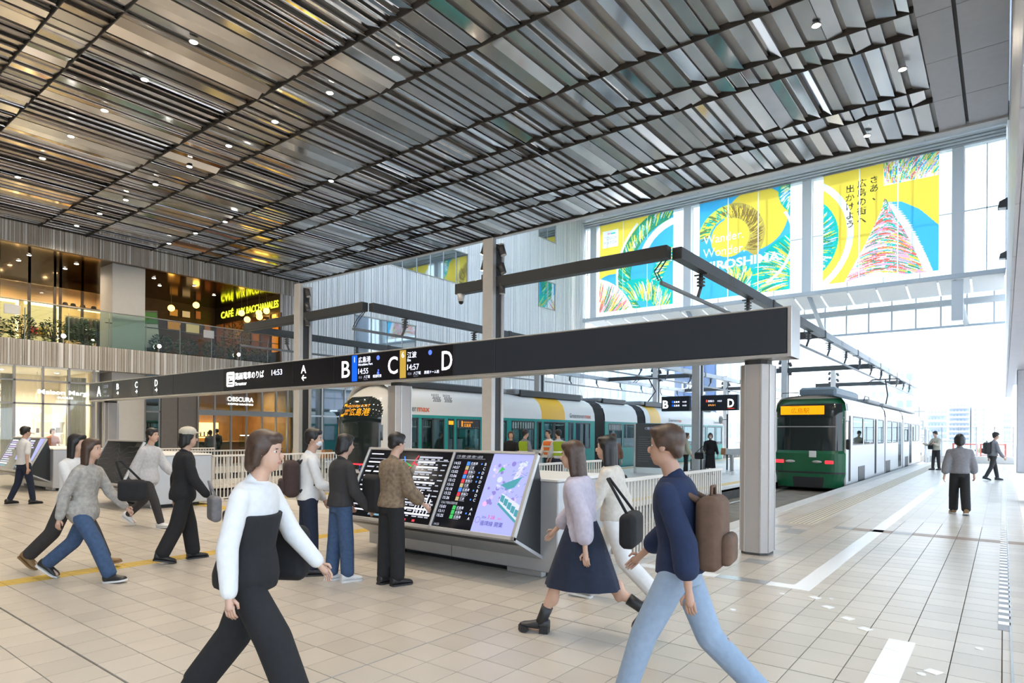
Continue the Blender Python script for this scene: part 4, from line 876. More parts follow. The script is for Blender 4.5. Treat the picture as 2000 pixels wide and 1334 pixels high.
p.text('B', -11.53, 2.83, 0.52, m_on, 'l', 0.006, width=0.28); p.text('C', -10.01, 2.835, 0.50, m_on, 'l', 0.006, width=0.29); p.text('D', -8.48, 2.83, 0.52, m_on, 'l', 0.006, width=0.27)
for u, m_, num, jp, en, tm_, a_, rt in ((-11.18, m_blue, '1', '広島港', 'Hiroshima Port', '14:55', True, '紙屋町東'), (-9.655, m_gold, '6', '江波', 'Eba', '14:57', False, '原爆ドーム前')):
    p.rect(u, 2.73, u + 0.18, 3.29, m_); p.text(num, u + 0.09, 3.14, 0.17, m_onb, 'c', k=2); p.text(jp, u + 0.22, 3.13, 0.135, m_onb, 'l', 0.004); p.text(en, u + 0.22, 3.055, 0.075, m_onb); p.text(tm_, u + 0.22, 2.88, 0.165, m_onb, 'l', 0.002)
    p.disc(u + 0.86, 3.19, 0.05, m_acc, n=14); p.text('経由', u + 0.23, 2.785, 0.06, m_dim); p.text('八丁堀', u + 0.40, 2.785, 0.068, m_onb); p.text(rt, u + 0.70, 2.785, 0.068, m_onb); p.text('Hatchobori', u + 0.40, 2.745, 0.03, m_dim)
    if a_: p.disc(u + 0.87, 2.93, 0.022, m_acc, n=10); p.disc(u + 0.86, 2.87, 0.036, m_acc, n=14)
part(p.b, 'lettering', sg)
for x, nm in ((-2.70, 'nearest'), (-10.0, 'middle'), (-25.05, 'far')):
    y = 9.07; hx, hy, c = 0.19, 0.225, 0.085
    P8 = [(x - hx, y - hy + c), (x - hx + c, y - hy), (x + hx - c, y - hy), (x + hx, y - hy + c), (x + hx, y + hy - c), (x + hx - c, y + hy), (x - hx + c, y + hy), (x - hx, y + hy - c)]
    b = MB(); b.prism(P8, 2, 0.035, BZ0 - 0.1, m_aluw); pp = part(b, 'pillar', sg, label='%s grey pillar of the sign beam' % nm)
    b = MB(); b.prism([(x + (a - x) * .94, y + (d - y) * .94) for a, d in P8], 2, 0.001, 0.035, m_dark); b.build('pillar_foot', pp)
    b = MB(); b.prism([(x + (a - x) * .8, y + (d - y) * .8) for a, d in P8], 2, BZ0 - 0.1, BZ0 - 0.03, m_dark); b.build('pillar_neck', pp)
    b = MB()
    for i in range(8):
        a, d = P8[i]; b.box(a - 0.008, a + 0.008, d - 0.008, d + 0.008, 0.04, BZ0 - 0.1, m_alu)
    b.build('edge_trim', pp)

# ------------------------------------------------------------------ overhead line posts, arms, beams and contact bars
m_post = M('post_grey', (0.64, 0.635, 0.63), 0.38, 0.3, var=0.03); m_slot = M('post_slot', (0.045, 0.047, 0.052), 0.5); m_arm = M('arm_charcoal', (0.075, 0.08, 0.085), 0.42, 0.4); m_lampb = M('lamp_body', (0.10, 0.10, 0.105), 0.4, 0.5); m_hot = M('flood_glow', (1, 0.93, 0.78), 0.4, emit=40.0); m_ins = M('insulator', (0.12, 0.13, 0.14), 0.35)
ZA0, ZA1 = 5.42, 5.70
def line_post(x, y, label, lit, arms, zt=6.68):
    t = thing('line_post', label, 'post', (x, y, 0), group='overhead line posts')
    b = MB(); b.bbox(-0.17, 0.17, -0.25, -0.10, 0, zt, m_post, 0.012); b.build('front_flange', t)
    b = MB(); b.box(-0.13, 0.13, -0.10, 0.15, 0, zt - 0.12, m_slot); b.build('web', t)
    b = MB(); b.bbox(-0.17, 0.17, 0.15, 0.25, 0, zt - 0.05, m_post, 0.012); b.build('back_flange', t)
    b = MB(); b.bbox(-0.24, 0.24, -0.32, 0.32, 0, 0.05, m_slot, 0.01); b.build('base_plate', t)
    for x1 in arms:
        b = MB(); b.bbox(min(x1 - x, 0), max(x1 - x, 0), -0.10, 0.14, ZA0, ZA1, m_arm, 0.012); b.build('arm', t)
    for sx, z, tilt, on in ((-1, zt - 0.2, 40, lit), (-1, zt - 0.62, 25, lit), (-1, zt - 1.0, 0, lit), (1, zt - 0.32, -160, 0), (1, zt - 0.78, -150, 0), (1, zt - 1.3, 180, 0)):
        c = Vector((sx * 0.30, -0.02, z)); d = Vector((math.sin(R(tilt)) * -0.7, 0, -1)).normalized() if on or sx < 0 else Vector((0.35 if tilt != 180 else 0, 0, -1)).normalized()
        lp = MB(); lp.tube([c - d * 0.13, c + d * 0.13], 0.085, m_lampb, 14); lp.tube([(sx * 0.15, -0.02, z + 0.05), tuple(c - d * 0.05)], 0.025, m_lampb, 6); o = lp.build('flood_lamp', t)
        gl = MB(); gl.tube([c + d * 0.131, c + d * 0.137], 0.072, m_hot if on else m_white, 14); gl.build('lens', o)
        if on:
            ld = bpy.data.lights.new('flood_light', 'SPOT'); ld.energy = 160; ld.spot_size = R(100); ld.spot_blend = 0.6; ld.color = (1, 0.85, 0.65); ld.shadow_soft_size = 0.07
            lo = bpy.data.objects.new('flood_light', ld); COL.objects.link(lo); lo.parent = t; lo.location = c + d * 0.15; lo.rotation_euler = (-d).to_track_quat('Z', 'Y').to_euler()
    return t
rowY = (12.85, 26.95, 41.0, 55.0)
for k, y in enumerate(rowY):
    nm = ('nearest the sign beam', 'carrying the B and D signs', 'third along the platform', 'far outside the hall')[k]
    line_post(-10.6, y, 'grey overhead line post on the middle platform, %s' % nm, k == 0, (-5.72, -11.9))
    nm = ('beside the coffee shop', 'behind the first streetcar', 'third along the facade side', 'farthest on the facade side')[k]
    line_post(-19.1, y, 'grey overhead line post between the left tracks, %s' % nm, k == 0, (-15.82, -22.78))
def contact_line(xb, xc, y0, y1, label):
    t = thing('contact_line', label, 'overhead line', (xb, y0, ZA0), group='overhead contact lines')
    yy = y0
    while yy < y1 - 0.1:
        ye = min(yy + 7.0, y1); b = MB(); b.bbox(xb - 0.11, xb + 0.11, yy + 0.02, ye - 0.02, ZA0 + 0.0, ZA1 - 0.02, m_arm if yy < 24 else M('arm_hazed', (0.32, 0.36, 0.40), 0.4, 0.3), 0.01)  # far beams use a paler copy, haze put into the colour
        for q in range(3):
            for r_ in range(4): b.box(xb + 0.108, xb + 0.113, yy + 3 + q * .16, yy + 3.06 + q * .16, ZA0 + 0.04 + r_ * .055, ZA0 + 0.07 + r_ * .055, m_slot)
        part(b, 'support_beam', t); b = MB(); b.bbox(xb - 0.125, xb + 0.125, ye - 0.09, ye + 0.09, ZA0 - 0.02, ZA1 + 0.0, m_slot, 0.01); part(b, 'joint_sleeve', t); yy = ye
    b = MB(); b.bbox(xc - 0.035, xc + 0.035, y0 - 0.45, y1, ZA0 - 0.62, ZA0 - 0.54, M('contact_grey', (0.22, 0.23, 0.24), 0.45, 0.3), 0.01); part(b, 'contact_bar', t)
    for k in range(int((y1 - y0) / 3.5)):
        y = y0 + 1.6 + k * 3.5; b = MB(); b.tube([((xb + xc) / 2, y, ZA0), ((xb + xc) / 2, y, ZA0 - 0.3)], 0.05, m_ins, 10); b.tube([((xb + xc) / 2, y, ZA0 - 0.3), (xc, y, ZA0 - 0.54)], 0.04, m_ins, 8)
        for z in (ZA0 - 0.12, ZA0 - 0.2, ZA0 - 0.28): b.cyl(((xb + xc) / 2, y, z), 0.10, 0.025, m_ins, 12)
        b.box((xb + xc) / 2 - 0.16, (xb + xc) / 2 + 0.16, y - 0.03, y + 0.03, ZA0 - 0.03, ZA0, m_ins); part(b, 'insulator', t)
    b = MB(); b.tube([(xb - 0.3, y0, ZA0 + 0.05), (xb - 0.42, y0 - 0.2, ZA0 - 0.25), (xc - 0.1, y0 - 0.35, ZA0 - 0.5)], 0.014, m_slot, 6); b.tube([(xb - 0.2, y0, ZA0 + 0.05), (xb - 0.34, y0 - 0.2, ZA0 - 0.3), (xc - 0.05, y0 - 0.3, ZA0 - 0.5)], 0.014, m_slot, 6); part(b, 'cable', t)
contact_line(-5.6, -5.75, 12.98, 60, 'overhead contact line above the green streetcar track')
contact_line(-15.7, -16.0, 12.98, 60, 'overhead contact line above the teal streetcar')
contact_line(-22.9, -22.6, 12.98, 60, 'overhead contact line nearest the shops')
t = thing('security_camera', 'white dome security camera under the lit post arm', 'camera', (-11.75, 12.85, ZA0)); b = MB(); b.cyl((0, 0, -0.2), 0.075, 0.2, m_white, 14, 2, 0.11); b.build('housing', t); b = MB(); b.ball((0, 0, -0.2), (0.07, 0.07, 0.08), m_black, 14, 8); b.build('dome', t)
# hanging platform signs B and D on the second post
for x0, x1, let, nm in ((-12.15, -10.85, 'B', 'left side of'), (-10.35, -8.75, 'D', 'right side of')):
    t = thing('platform_sign', 'black lit platform sign lettered %s on the second line post' % let, 'sign', ((x0 + x1) / 2, 26.7, 2.64)); b = MB(); b.bbox(x0, x1, 26.62, 26.86, 2.64, 3.30, m_blackm, 0.015); part(b, 'sign_box', t)
    p = Print((x0, 26.615, 2.64), (1, 0, 0), (0, 0, 1)); p.n = Vector((0, -1, 0)); W = x1 - x0
    p.text(let, 0.07 if let == 'B' else W - 0.42, 0.14, 0.48, m_on, 'l', 0.02, width=0.26); u = 0.5 if let == 'B' else 0.25
    for j in range(2 if let == 'B' else 1): p.rect(u, 0.36 - j * .16, u + 0.06, 0.46 - j * .16, m_blue if let == 'B' else M('line_red', (0.8, 0.06, 0.03), 0.5, emit=1)); p.text('広島港' if let == 'B' else '宮島口', u + 0.09, 0.37 - j * .16, 0.09, m_onb); p.text('14:55' if let == 'B' else '14:53', u + 0.5, 0.37 - j * .16, 0.09, m_onb)
    if let == 'D': p.text('まもなく', u + 0.1, 0.2, 0.09, M('letter_orange', (1, 0.4, 0.1), 0.5, emit=1.5)); p.rect(W - 0.42, 0.07, W - 0.14, 0.09, M('line_red', (0.8, 0.06, 0.03), 0.5, emit=1), 1)
    part(p.b, 'lettering', t)
# route map board, benches, poles on the platform
t = thing('route_board', 'dark grey upright route board on the middle platform', 'board', (-11.3, 24.0, 0)); b = MB(); b.bbox(-0.85, 0.62, -0.05, 0.05, 0.25, 2.05, M('board_grey', (0.10, 0.105, 0.11), 0.4), 0.01); b.build('board', t)
for x in (-0.83, 0.55): b = MB(); b.bbox(x - 0.02, x + 0.06, -0.06, 0.06, 0, 2.05, m_post, 0.01); b.build('post', t)
p = Print((-0.8, -0.052, 0.3), (1, 0, 0), (0, 0, 1)); p.n = Vector((0, -1, 0)); p.text('C乗場', 0.45, 1.5, 0.14, m_dim)
for j in range(12): p.rect(0.15, 0.2 + j * .09, 0.15 + rnd.uniform(.4, 1.1), 0.215 + j * .09, M('print_grey', (0.28, 0.29, 0.3), 0.6))
p.build('print', t)
m_wood = M('bench_wood', (0.45, 0.22, 0.09), 0.5, var=0.15, scale=8)
for x, y, nm in ((-9.1, 28.6, 'past the B and D signs'), (-13.3, 19.6, 'behind the workers'), (-19.6, 13.6, 'beside the streetcar nose')):
    t = thing('lean_bench', 'high leaning bench with wooden end caps, %s' % nm, 'bench', (x, y, 0)); b = MB(); b.prism([(-0.2, 0.72), (0.2, 0.72), (0.14, 0.98), (-0.14, 0.98)], 0, -0.78, 0.78, m_white, Matrix.Identity(4)); b.build('seat', t)
    for s in (-1, 1): b = MB(); b.prism([(-0.22, 0.71), (0.22, 0.71), (0.15, 1.0), (-0.15, 1.0)], 0, s * 0.88 - 0.1, s * 0.88 + 0.1, m_wood); b.build('end_cap', t)
    for s in (-0.55, 0.55): b = MB(); b.bbox(s - 0.06, s + 0.06, -0.09, 0.09, 0, 0.72, m_post, 0.01); b.build('leg', t)
t = thing('planter', 'small dark planter with a clipped shrub beside the second post', 'planter', (-11.0, 28.1, 0)); b = MB(); b.bbox(-.28, .28, -.28, .28, 0, .5, m_slot, .03); b.build('pot', t)
b = MB(); r_ = random.Random(31)
for _ in range(260):
    a, q = r_.uniform(0, 6.283), r_.uniform(-.6, 1); p_ = Vector((.26 * math.cos(a) * math.sqrt(1 - q * q), .26 * math.sin(a) * math.sqrt(1 - q * q), .72 + .3 * q)); d = Vector((math.cos(a), math.sin(a), q)).normalized(); e = d.cross(Vector((0, .3, 1))).normalized(); b.add([p_, p_ + d * .06 + e * .03, p_ + d * .11, p_ + d * .06 - e * .03], [(0, 1, 2, 3)], r_.choice(m_leaf))
b.build('foliage', t)
t = thing('mirror_pole', 'slim dark pole with a convex mirror beside the post', 'pole', (-10.0, 29.0, 0)); b = MB(); b.cyl((0, 0, 0), 0.035, 2.55, m_slot, 10); b.build('pole', t); b = MB(); b.ball((-0.3, 0, 2.3), (0.1, 0.07, 0.2), m_alu, 14, 8); b.tube([(0, 0, 2.3), (-0.22, 0, 2.3)], 0.015, m_slot, 6); b.build('mirror', t)

# ------------------------------------------------------------------ railings
m_railw = M('railing_beige', (0.74, 0.70, 0.64), 0.4, 0.1)
bal = MB(); bal.box(-0.009, 0.009, -0.012, 0.012, 0.10, 1.04, m_railw); balm = bal.mesh('baluster')
def railing(x, y, L, ang, label, pitch=0.09):
    t = thing('railing', label, 'railing', (x, y, 0), R(ang), group='beige railings'); b = MB(); b.bbox(-0.03, 0.03, 0, L, 1.04, 1.085, m_railw, 0.008); b.build('top_rail', t); b = MB(); b.bbox(-0.02, 0.02, 0, L, 0.07, 0.10, m_railw, 0.006); b.build('bottom_rail', t)
    n_ = int(L / pitch)
    for k in range(n_ + 1): link('baluster', balm, t, (0, min(L - 0.012, 0.012 + k * (L - .024) / n_), 0))
    for k in range(int(L / 1.15) + 1): b = MB(); b.bbox(-0.04, 0.04, 0.2 + k * 1.12, 0.26 + k * 1.12, 0, 0.07, m_railw, 0.005); b.build('foot', t)
    return t
railing(-3.72, 6.9, 3.6, 0, 'beige railing beside the nearest grey sign pillar')
railing(-14.35, 7.3, 3.7, 0, 'beige railing behind the waiting man with the rucksack')
railing(-18.0, 7.6, 3.6, 0, 'beige railing in front of the coffee shop door')
railing(-20.7, 7.6, 3.0, 0, 'beige railing nearest the wide shop column')
railing(-6.75, 8.6, 3.2, 0, 'beige railing behind the lit information kiosk')
railing(-14.9, 45.0, 5.5, -90, 'pale railing at the far end of the middle platform')

# ------------------------------------------------------------------ information kiosks
m_kbody = M('kiosk_steel', (0.50, 0.52, 0.55), 0.35, 0.45, var=0.03); m_ktop = M('kiosk_top', (0.78, 0.77, 0.75), 0.35); m_kside = M('kiosk_dark', (0.02, 0.024, 0.028), 0.4); m_kframe = M('kiosk_frame', (0.58, 0.58, 0.58), 0.35, 0.5)
m_scr = M('screen_black', (0.008, 0.009, 0.014), 0.12); m_st = M('screen_text', (0.8, 0.84, 1.0), 0.5, emit=0.8); m_std = M('screen_text_dim', (0.5, 0.53, 0.62), 0.5, emit=0.7); m_lil = M('screen_lilac', (0.52, 0.55, 0.95), 0.4, emit=0.62, ecol=(0.42, 0.45, 0.95)); m_sb = M('screen_blue', (0.05, 0.25, 0.95), 0.5, emit=0.72); m_sr = M('screen_red', (0.75, 0.05, 0.08), 0.5, emit=0.60); m_sgd = M('screen_gold', (0.62, 0.50, 0.25), 0.5, emit=0.54); m_sgr = M('screen_green', (0.05, 0.55, 0.12), 0.5, emit=0.60); m_spk = M('screen_pink', (0.58, 0.50, 0.85), 0.5, emit=0.66); m_stl = M('screen_teal', (0.08, 0.42, 0.50), 0.5, emit=0.48); m_spu = M('screen_purple', (0.30, 0.25, 0.72), 0.5, emit=0.54); m_scy = M('screen_cyan', (0.25, 0.5, 0.65), 0.5, emit=0.48)
def kiosk(xr, Wk, label, content, box_w=None):
    """local: x runs left from the right end (0 .. -Wk), y towards the platforms"""
    t = thing('information_kiosk', label, 'kiosk', (xr, 5.87, 0), group='information kiosks'); bw = box_w or Wk + 0.3
    b = MB(); b.bbox(-bw + 0.2, 0.2, 0.0, 1.23, 0.075, 1.10, m_kbody, 0.012); b.build('body', t)
    b = MB(); b.bbox(-bw + 0.19, 0.21, -0.01, 1.24, 1.10, 1.135, m_ktop, 0.008); b.build('counter_top', t)
    b = MB(); b.box(-bw + 0.5, -0.1, 0.15, 1.1, 0, 0.075, m_kside); b.build('plinth', t)
    for x in (-bw + 0.3, -0.55): b = MB(); b.bbox(x, x + 0.5, 0.05, 0.14, 0.002, 0.075, m_alu, 0.004); b.build('foot_box', t)
    for x in (-bw / 2 + 0.2,): b = MB(); b.box(x - 0.003, x + 0.003, -0.002, 0.0, 0.08, 0.45, m_kside); b.build('seam', t)
    T, B, L = Vector((0, -0.07, 1.426)), Vector((0, -0.53, 0.496)), Vector((0, 0.0, 0.24)); up_ = (T - B).normalized(); nrm = Vector((0, -up_.z, up_.y)); nrm = Vector((0, -abs(up_.z), abs(up_.y)))
    b = MB(); b.prism([(T.y, T.z - 0.02), (B.y + 0.02, B.z), (B.y + 0.04, B.z - 0.03), (L.y, L.z), (0.0, 1.1)], 0, -Wk + 0.03, -0.03, m_kside); b.build('screen_housing', t)
    b = MB(); b.add([(-Wk, B.y, B.z - 0.005), (0, B.y, B.z - 0.005), (0, L.y, L.z - 0.02), (-Wk, L.y, L.z - 0.02), (-Wk, B.y + .02, B.z + .02), (0, B.y + .02, B.z + .02), (0, L.y, L.z + .02), (-Wk, L.y, L.z + .02)], [(0, 1, 2, 3), (4, 5, 6, 7), (0, 1, 5, 4), (1, 2, 6, 5), (3, 0, 4, 7), (2, 3, 7, 6)], m_kbody); b.build('under_panel', t)
    H = (T - B).length
    fr = MB(); O = Vector((-Wk, B.y, B.z)); mt = Matrix.Translation(O) @ Matrix(((1, 0, 0, 0), (0, up_.y, nrm.y, 0), (0, up_.z, nrm.z, 0), (0, 0, 0, 1)))
    cuts = content.get('cuts', [])
    for u0, u1, v0, v1 in [(0, Wk, 0, 0.045), (0, Wk, H - 0.035, H), (0, 0.04, 0, H), (Wk - 0.05, Wk, 0, H)] + [(c - 0.018, c + 0.018, 0, H) for c in cuts]: fr.bbox(u0, u1, v0, v1, -0.03, 0.02, m_kframe, 0.006, mt)
    fr.build('screen_frame', t)
    for (u0, u1, fn, lab) in content['screens']:
        b = MB(); b.box(u0, u1, 0.045, H - 0.035, -0.02, 0.0, m_scr, mt); s_ = b.build('screen', t, label=lab)
        p = Print(O, (1, 0, 0), up_, step=0.0014); p.n = nrm; fn(p, u0, 0.045, u1, H - 0.035); p.build('display', s_)
    return t
def board_map(p, u0, v0, u1, v1):
    W, H = u1 - u0, v1 - v0; r_ = random.Random(3)
    p.rect(u0 + .05, v1 - .065, u0 + .30, v1 - .05, m_st); p.rect(u0 + .05, v1 - .13, u1 - .03, v1 - .122, m_std)
    for j in range(11): p.rect(u0 + .05, v0 + .09 + j * .068, u0 + .05 + r_.uniform(.3, .5), v0 + .11 + j * .068, m_std if j % 2 else m_st)
    p.poly([(u0 + .42, v0 + .04), (u0 + .68, v0 + .04), (u0 + .62, v0 + .5)], m_scy)
    for a, b_, m_ in (((.72, .88), (.86, .66), m_sb), ((.98, .9), (.86, .66), m_sr), ((.84, .66), (.86, .52), m_sgd), ((.92, .8), (1.02, .76), m_sr), ((.76, .8), (.92, .74), m_sgr)): p.stroke([(u0 + a[0], v0 + a[1]), (u0 + b_[0], v0 + b_[1])], 0.022, m_)
    for j in range(12):
        v = v1 - .08 - j * .069; p.rect(u0 + W * .64, v - .012, u1 - .04 - r_.uniform(0, .25), v + .012, m_st if j % 3 else m_std, 2)
        for q in range(5): x = u0 + W * .64 + q * .11; p.rect(x, v - .036, x + r_.uniform(.03, .09), v - .022, m_std, 2)
    for j in range(5): x = u0 + W * .78 + j * .055; p.rect(x, v0 + .12, x + .016, v0 + .12 + r_.uniform(.2, .32), m_st, 3)
    for j in range(26): p.disc(u0 + W * .58 + r_.uniform(0, .2), v0 + .1 + r_.uniform(0, .17), r_.uniform(.006, .016), m_st, 3, 8)
    p.rect(u0 + W * .7, v0 + .02, u0 + W * .73, v0 + .05, m_sr, 3); p.rect(u0 + W * .8, v0 + .02, u0 + W * .83, v0 + .05, m_sr, 3)
def board_dep(p, u0, v0, u1, v1):
    H = v1 - v0; p.text('八丁堀・紙屋町・広島駅・原爆ドーム前方面', u0 + .03, v1 - .06, .036, m_std, width=.42); p.rect(u0 + .03, v1 - .075, u0 + .5, v1 - .072, m_std)
    rows = [('14:55', 0, '広島港', 1, 'B'), ('14:57', 1, '江波', 0, 'C'), ('15:02', 2, '宮島口', 1, 'D'), ('15:06', 0, '広島港', 1, 'B'), ('15:12', 2, '宮島口', 1, 'D'), ('15:15', 1, '江波', 0, 'C'), ('15:18', 0, '広島港', 1, 'B'), ('15:22', 2, '宮島口', 0, 'D'), ('15:26', 1, '江波', 1, 'C'), None, ('15:01', 3, '広島港', 0, 'A'), ('15:11', 3, '広島港', 1, 'A'), ('15:25', 3, '広島港', 0, 'A')]
    for j, r_ in enumerate(rows):
        v = v1 - .155 - j * .0565
        if r_ is None: p.text('比治山下経由広島港方面', u0 + .03, v, .036, m_std, width=.26); continue
        tm_, c, nm, ac, pl = r_; p.text(tm_, u0 + .03, v, .052, m_st); p.rect(u0 + .235, v - .008, u0 + .285, v + .042, (m_sb, m_sgd, m_sr, m_sgr)[c]); p.text(nm, u0 + .30, v + .008, .036, m_st); p.rect(u0 + .30, v - .008, u0 + .38, v - .004, m_std); p.text(pl, u0 + .53, v, .05, m_st, 'c')
        if ac: p.disc(u0 + .47, v + .018, .012, m_sb, n=8)
    p.text('14:53', u0 + .03, v0 + .02, .04, m_std)
def board_art(p, u0, v0, u1, v1):
    p.rect(u0, v0, u1, v1, m_lil, 1); r_ = random.Random(8); W, H = u1 - u0, v1 - v0
    m_lil2 = M('screen_pale', (0.62, 0.66, 1.0), 0.5, emit=0.7)
    for _ in range(46): a = r_.uniform(0, 6.28); u, v = u0 + W * r_.uniform(.12, .85), v0 + H * r_.uniform(.35, .93); p.disc(u, v, r_.uniform(.012, .04), r_.choice((m_spk, m_lil2, m_lil2, m_spu)), 2, 7)
    for _ in range(40): u, v = u0 + W * r_.uniform(.4, .95), v0 + H * r_.uniform(.45, .92); a = r_.uniform(-.4, .9); p.stroke([(u, v), (u + .03 * math.cos(a), v + .03 * math.sin(a))], .006, r_.choice((m_stl, m_spu)), 3)
    p.poly([(u0 + W * .4, v0 + H * .60), (u0 + W * .62, v0 + H * .66), (u0 + W * .86, v0 + H * .72), (u0 + W * .74, v0 + H * .58), (u0 + W * .6, v0 + H * .55)], m_stl, 4); p.poly([(u0 + W * .24, v0 + H * .75), (u0 + W * .4, v0 + H * .8), (u0 + W * .3, v0 + H * .83)], m_sgr, 4); p.disc(u0 + W * .15, v0 + H * .35, .03, M('screen_rose', (0.85, 0.3, 0.6), .5, emit=1), 4, 9)
    a0, a1 = (u0 + W * .47, v0 + H * .37), (u0 + W * .99, v0 + H * .17)
    p.poly([(a0[0], a0[1]), (a1[0], a1[1]), (a1[0], a1[1] + H * .20), (a0[0] + W * .03, a0[1] + H * .13)], m_lil2, 4); p.stroke([(a0[0], a0[1]), (a1[0], a1[1])], .028, m_stl, 5)
    for j in range(5):
        t_ = j / 5; x, y = a0[0] + (a1[0] - a0[0]) * t_ + .015, a0[1] + (a1[1] - a0[1]) * t_ + .03; p.poly([(x, y), (x + .055, y - .022), (x + .055, y + .06), (x, y + .075)], m_stl, 5)
    m_ink = M('screen_ink', (0.07, 0.05, 0.42), 0.5, emit=.5); p.text('2026', u0 + .11, v0 + .165, .034, m_ink, k=6); p.text('3.28', u0 + .195, v0 + .165, .06, M('screen_mag', (0.70, 0.04, 0.30), .5, emit=.7), k=6); p.text('SAT', u0 + .34, v0 + .165, .03, M('screen_mag', (0.70, 0.04, 0.30), .5, emit=.7), k=6); p.text('循環線 開業', u0 + .11, v0 + .085, .062, m_ink, 'l', .004, k=6)
    for j in range(10): a = j * .628; p.disc(u0 + .06 + .034 * math.cos(a), v0 + .14 + .034 * math.sin(a), .008, m_spu, 6, 6)
kiosk(-4.1, 2.9, 'lit information kiosk with departure board and lilac poster screen', {'cuts': [1.63], 'screens': [(0.04, 1.612, board_map, 'black route map screen'), (1.648, 2.26, board_dep, 'departure board screen'), (2.26, 2.85, board_art, 'lilac poster screen')]})
def board_lines(p, u0, v0, u1, v1):
    m_ln = M('etched_line', (0.16, 0.155, 0.15), 0.4)
    for k in range(7):
        p.stroke([(u0 + (u1 - u0) * (i / 24), v0 + (v1 - v0) * (0.12 + 0.12 * k + 0.08 * math.sin(i * .5 + k * .7) + 0.05 * math.sin(i * .9 + k))) for i in range(25)], 0.005, m_ln)
    p.rect(u1 - .3, v1 - .12, u1 - .02, v1 - .02, M('etched_dark', (0.03, 0.03, 0.03), .4))
kiosk(-14.2, 1.95, 'switched-off information kiosk with dark etched screen behind the walking women', {'screens': [(0.04, 1.9, board_lines, 'dark screen with fine curved lines')]}, 2.3)
def board_left(p, u0, v0, u1, v1):
    r_ = random.Random(5); W = u1 - u0; p.poly([(u0 + W * .62, v1), (u1, v1), (u1, v0 + .3), (u0 + W * .8, v0 + .3)], m_lil, 1)
    for j in range(13): p.rect(u0 + .06, v0 + .08 + j * .065, u0 + W * r_.uniform(.35, .55), v0 + .12 + j * .065, r_.choice((m_st, m_std, m_scy, m_spk)), 2)
kiosk(-20.2, 2.9, 'lit information kiosk by the man in the white shirt', {'cuts': [1.63], 'screens': [(0.04, 1.612, board_left, 'route list screen'), (1.648, 2.85, board_left, 'second list screen')]})

# ------------------------------------------------------------------ streetcars
m_twhite = M('tram_white', (0.78, 0.78, 0.76), 0.25); m_teal = M('tram_teal', (0.015, 0.30, 0.27), 0.25); m_tyel = M('tram_yellow', (0.85, 0.48, 0.02), 0.28); m_tgreen = M('tram_green', (0.012, 0.13, 0.055), 0.22); m_tdark = M('tram_dark', (0.03, 0.032, 0.035), 0.4); m_tgrey = M('tram_roof_grey', (0.30, 0.31, 0.32), 0.5); m_tgl = glass('tram_glass', (0.50, 0.62, 0.60), 0.10); m_shield = M('windshield_black', (0.016, 0.026, 0.028), 0.05, spec=0.7); m_led = M('led_orange', (1.0, 0.36, 0.0), 0.5, emit=0.85); m_bell = M('bellows', (0.06, 0.06, 0.062), 0.8); m_tin = M('tram_inside', (0.62, 0.63, 0.60), 0.6); m_tlight = M('tram_light', (1, 0.97, 0.9), 0.5, emit=3.0); m_red = M('lamp_red', (0.9, 0.02, 0.03), 0.3, emit=2.0)  # windshield base tinted to carry a greenish reflection
SEC1 = [(-0.13, 1.13), (0.0, 1.205), (0.3, 1.225), (2.2, 1.225), (2.52, 1.20), (2.82, 1.09), (3.02, 0.90), (3.14, 0.64), (3.19, 0.3)]
def hw_at(sec, z):
    for (z0, w0), (z1, w1) in zip(sec, sec[1:]):
        if z0 <= z <= z1: return w0 + (w1 - w0) * (z - z0) / (z1 - z0)
    return sec[-1][1] if z > sec[-1][0] else sec[0][1]
def sides(t, xc, hw, y0, y1, z0, z1, openings, mat, name):
    """both flat sides of a car body, built round its window and door openings"""
    for sx in (-1, 1):
        b = MB(); xa, xb = sorted((xc + sx * hw, xc + sx * (hw - 0.05))); cur = y0
        for (a, c, za, zb) in sorted(openings):
            if a > cur: b.box(xa, xb, cur, a, z0, z1, mat)
            if za > z0: b.box(xa, xb, a, c, z0, za, mat)
            if zb < z1: b.box(xa, xb, a, c, zb, z1, mat)
            cur = c
        if y1 > cur: b.box(xa, xb, cur, y1, z0, z1, mat)
        part(b, name, t)
def shell(t, xc, sec, y0, y1, zlo, mat, name, bands=None, caps=False):
    pts = [(-w_, z) for z, w_ in sec if z >= zlo] ; pts = [(x, z) for x, z in pts] + [(-x, z) for x, z in reversed(pts)]
    ys = [y0] + [v for bnd in (bands or []) for v in bnd[:2] if y0 < v < y1] + [y1]; ys = sorted(set(ys)); b = MB()
    for a, c in zip(ys, ys[1:]):
        m_ = mat
        for bnd in bands or []:
            if bnd[0] <= (a + c) / 2 <= bnd[1]: m_ = bnd[2]
        b.rings([[Vector((xc + x, a, z)) for x, z in pts], [Vector((xc + x, c, z)) for x, z in pts]], m_, False, True, False)
    if caps: b.add([(xc + x, y0, z) for x, z in pts], [tuple(range(len(pts)))], m_tdark); b.add([(xc + x, y1, z) for x, z in pts], [tuple(range(len(pts)))], m_tdark)
    return part(b, name, t)
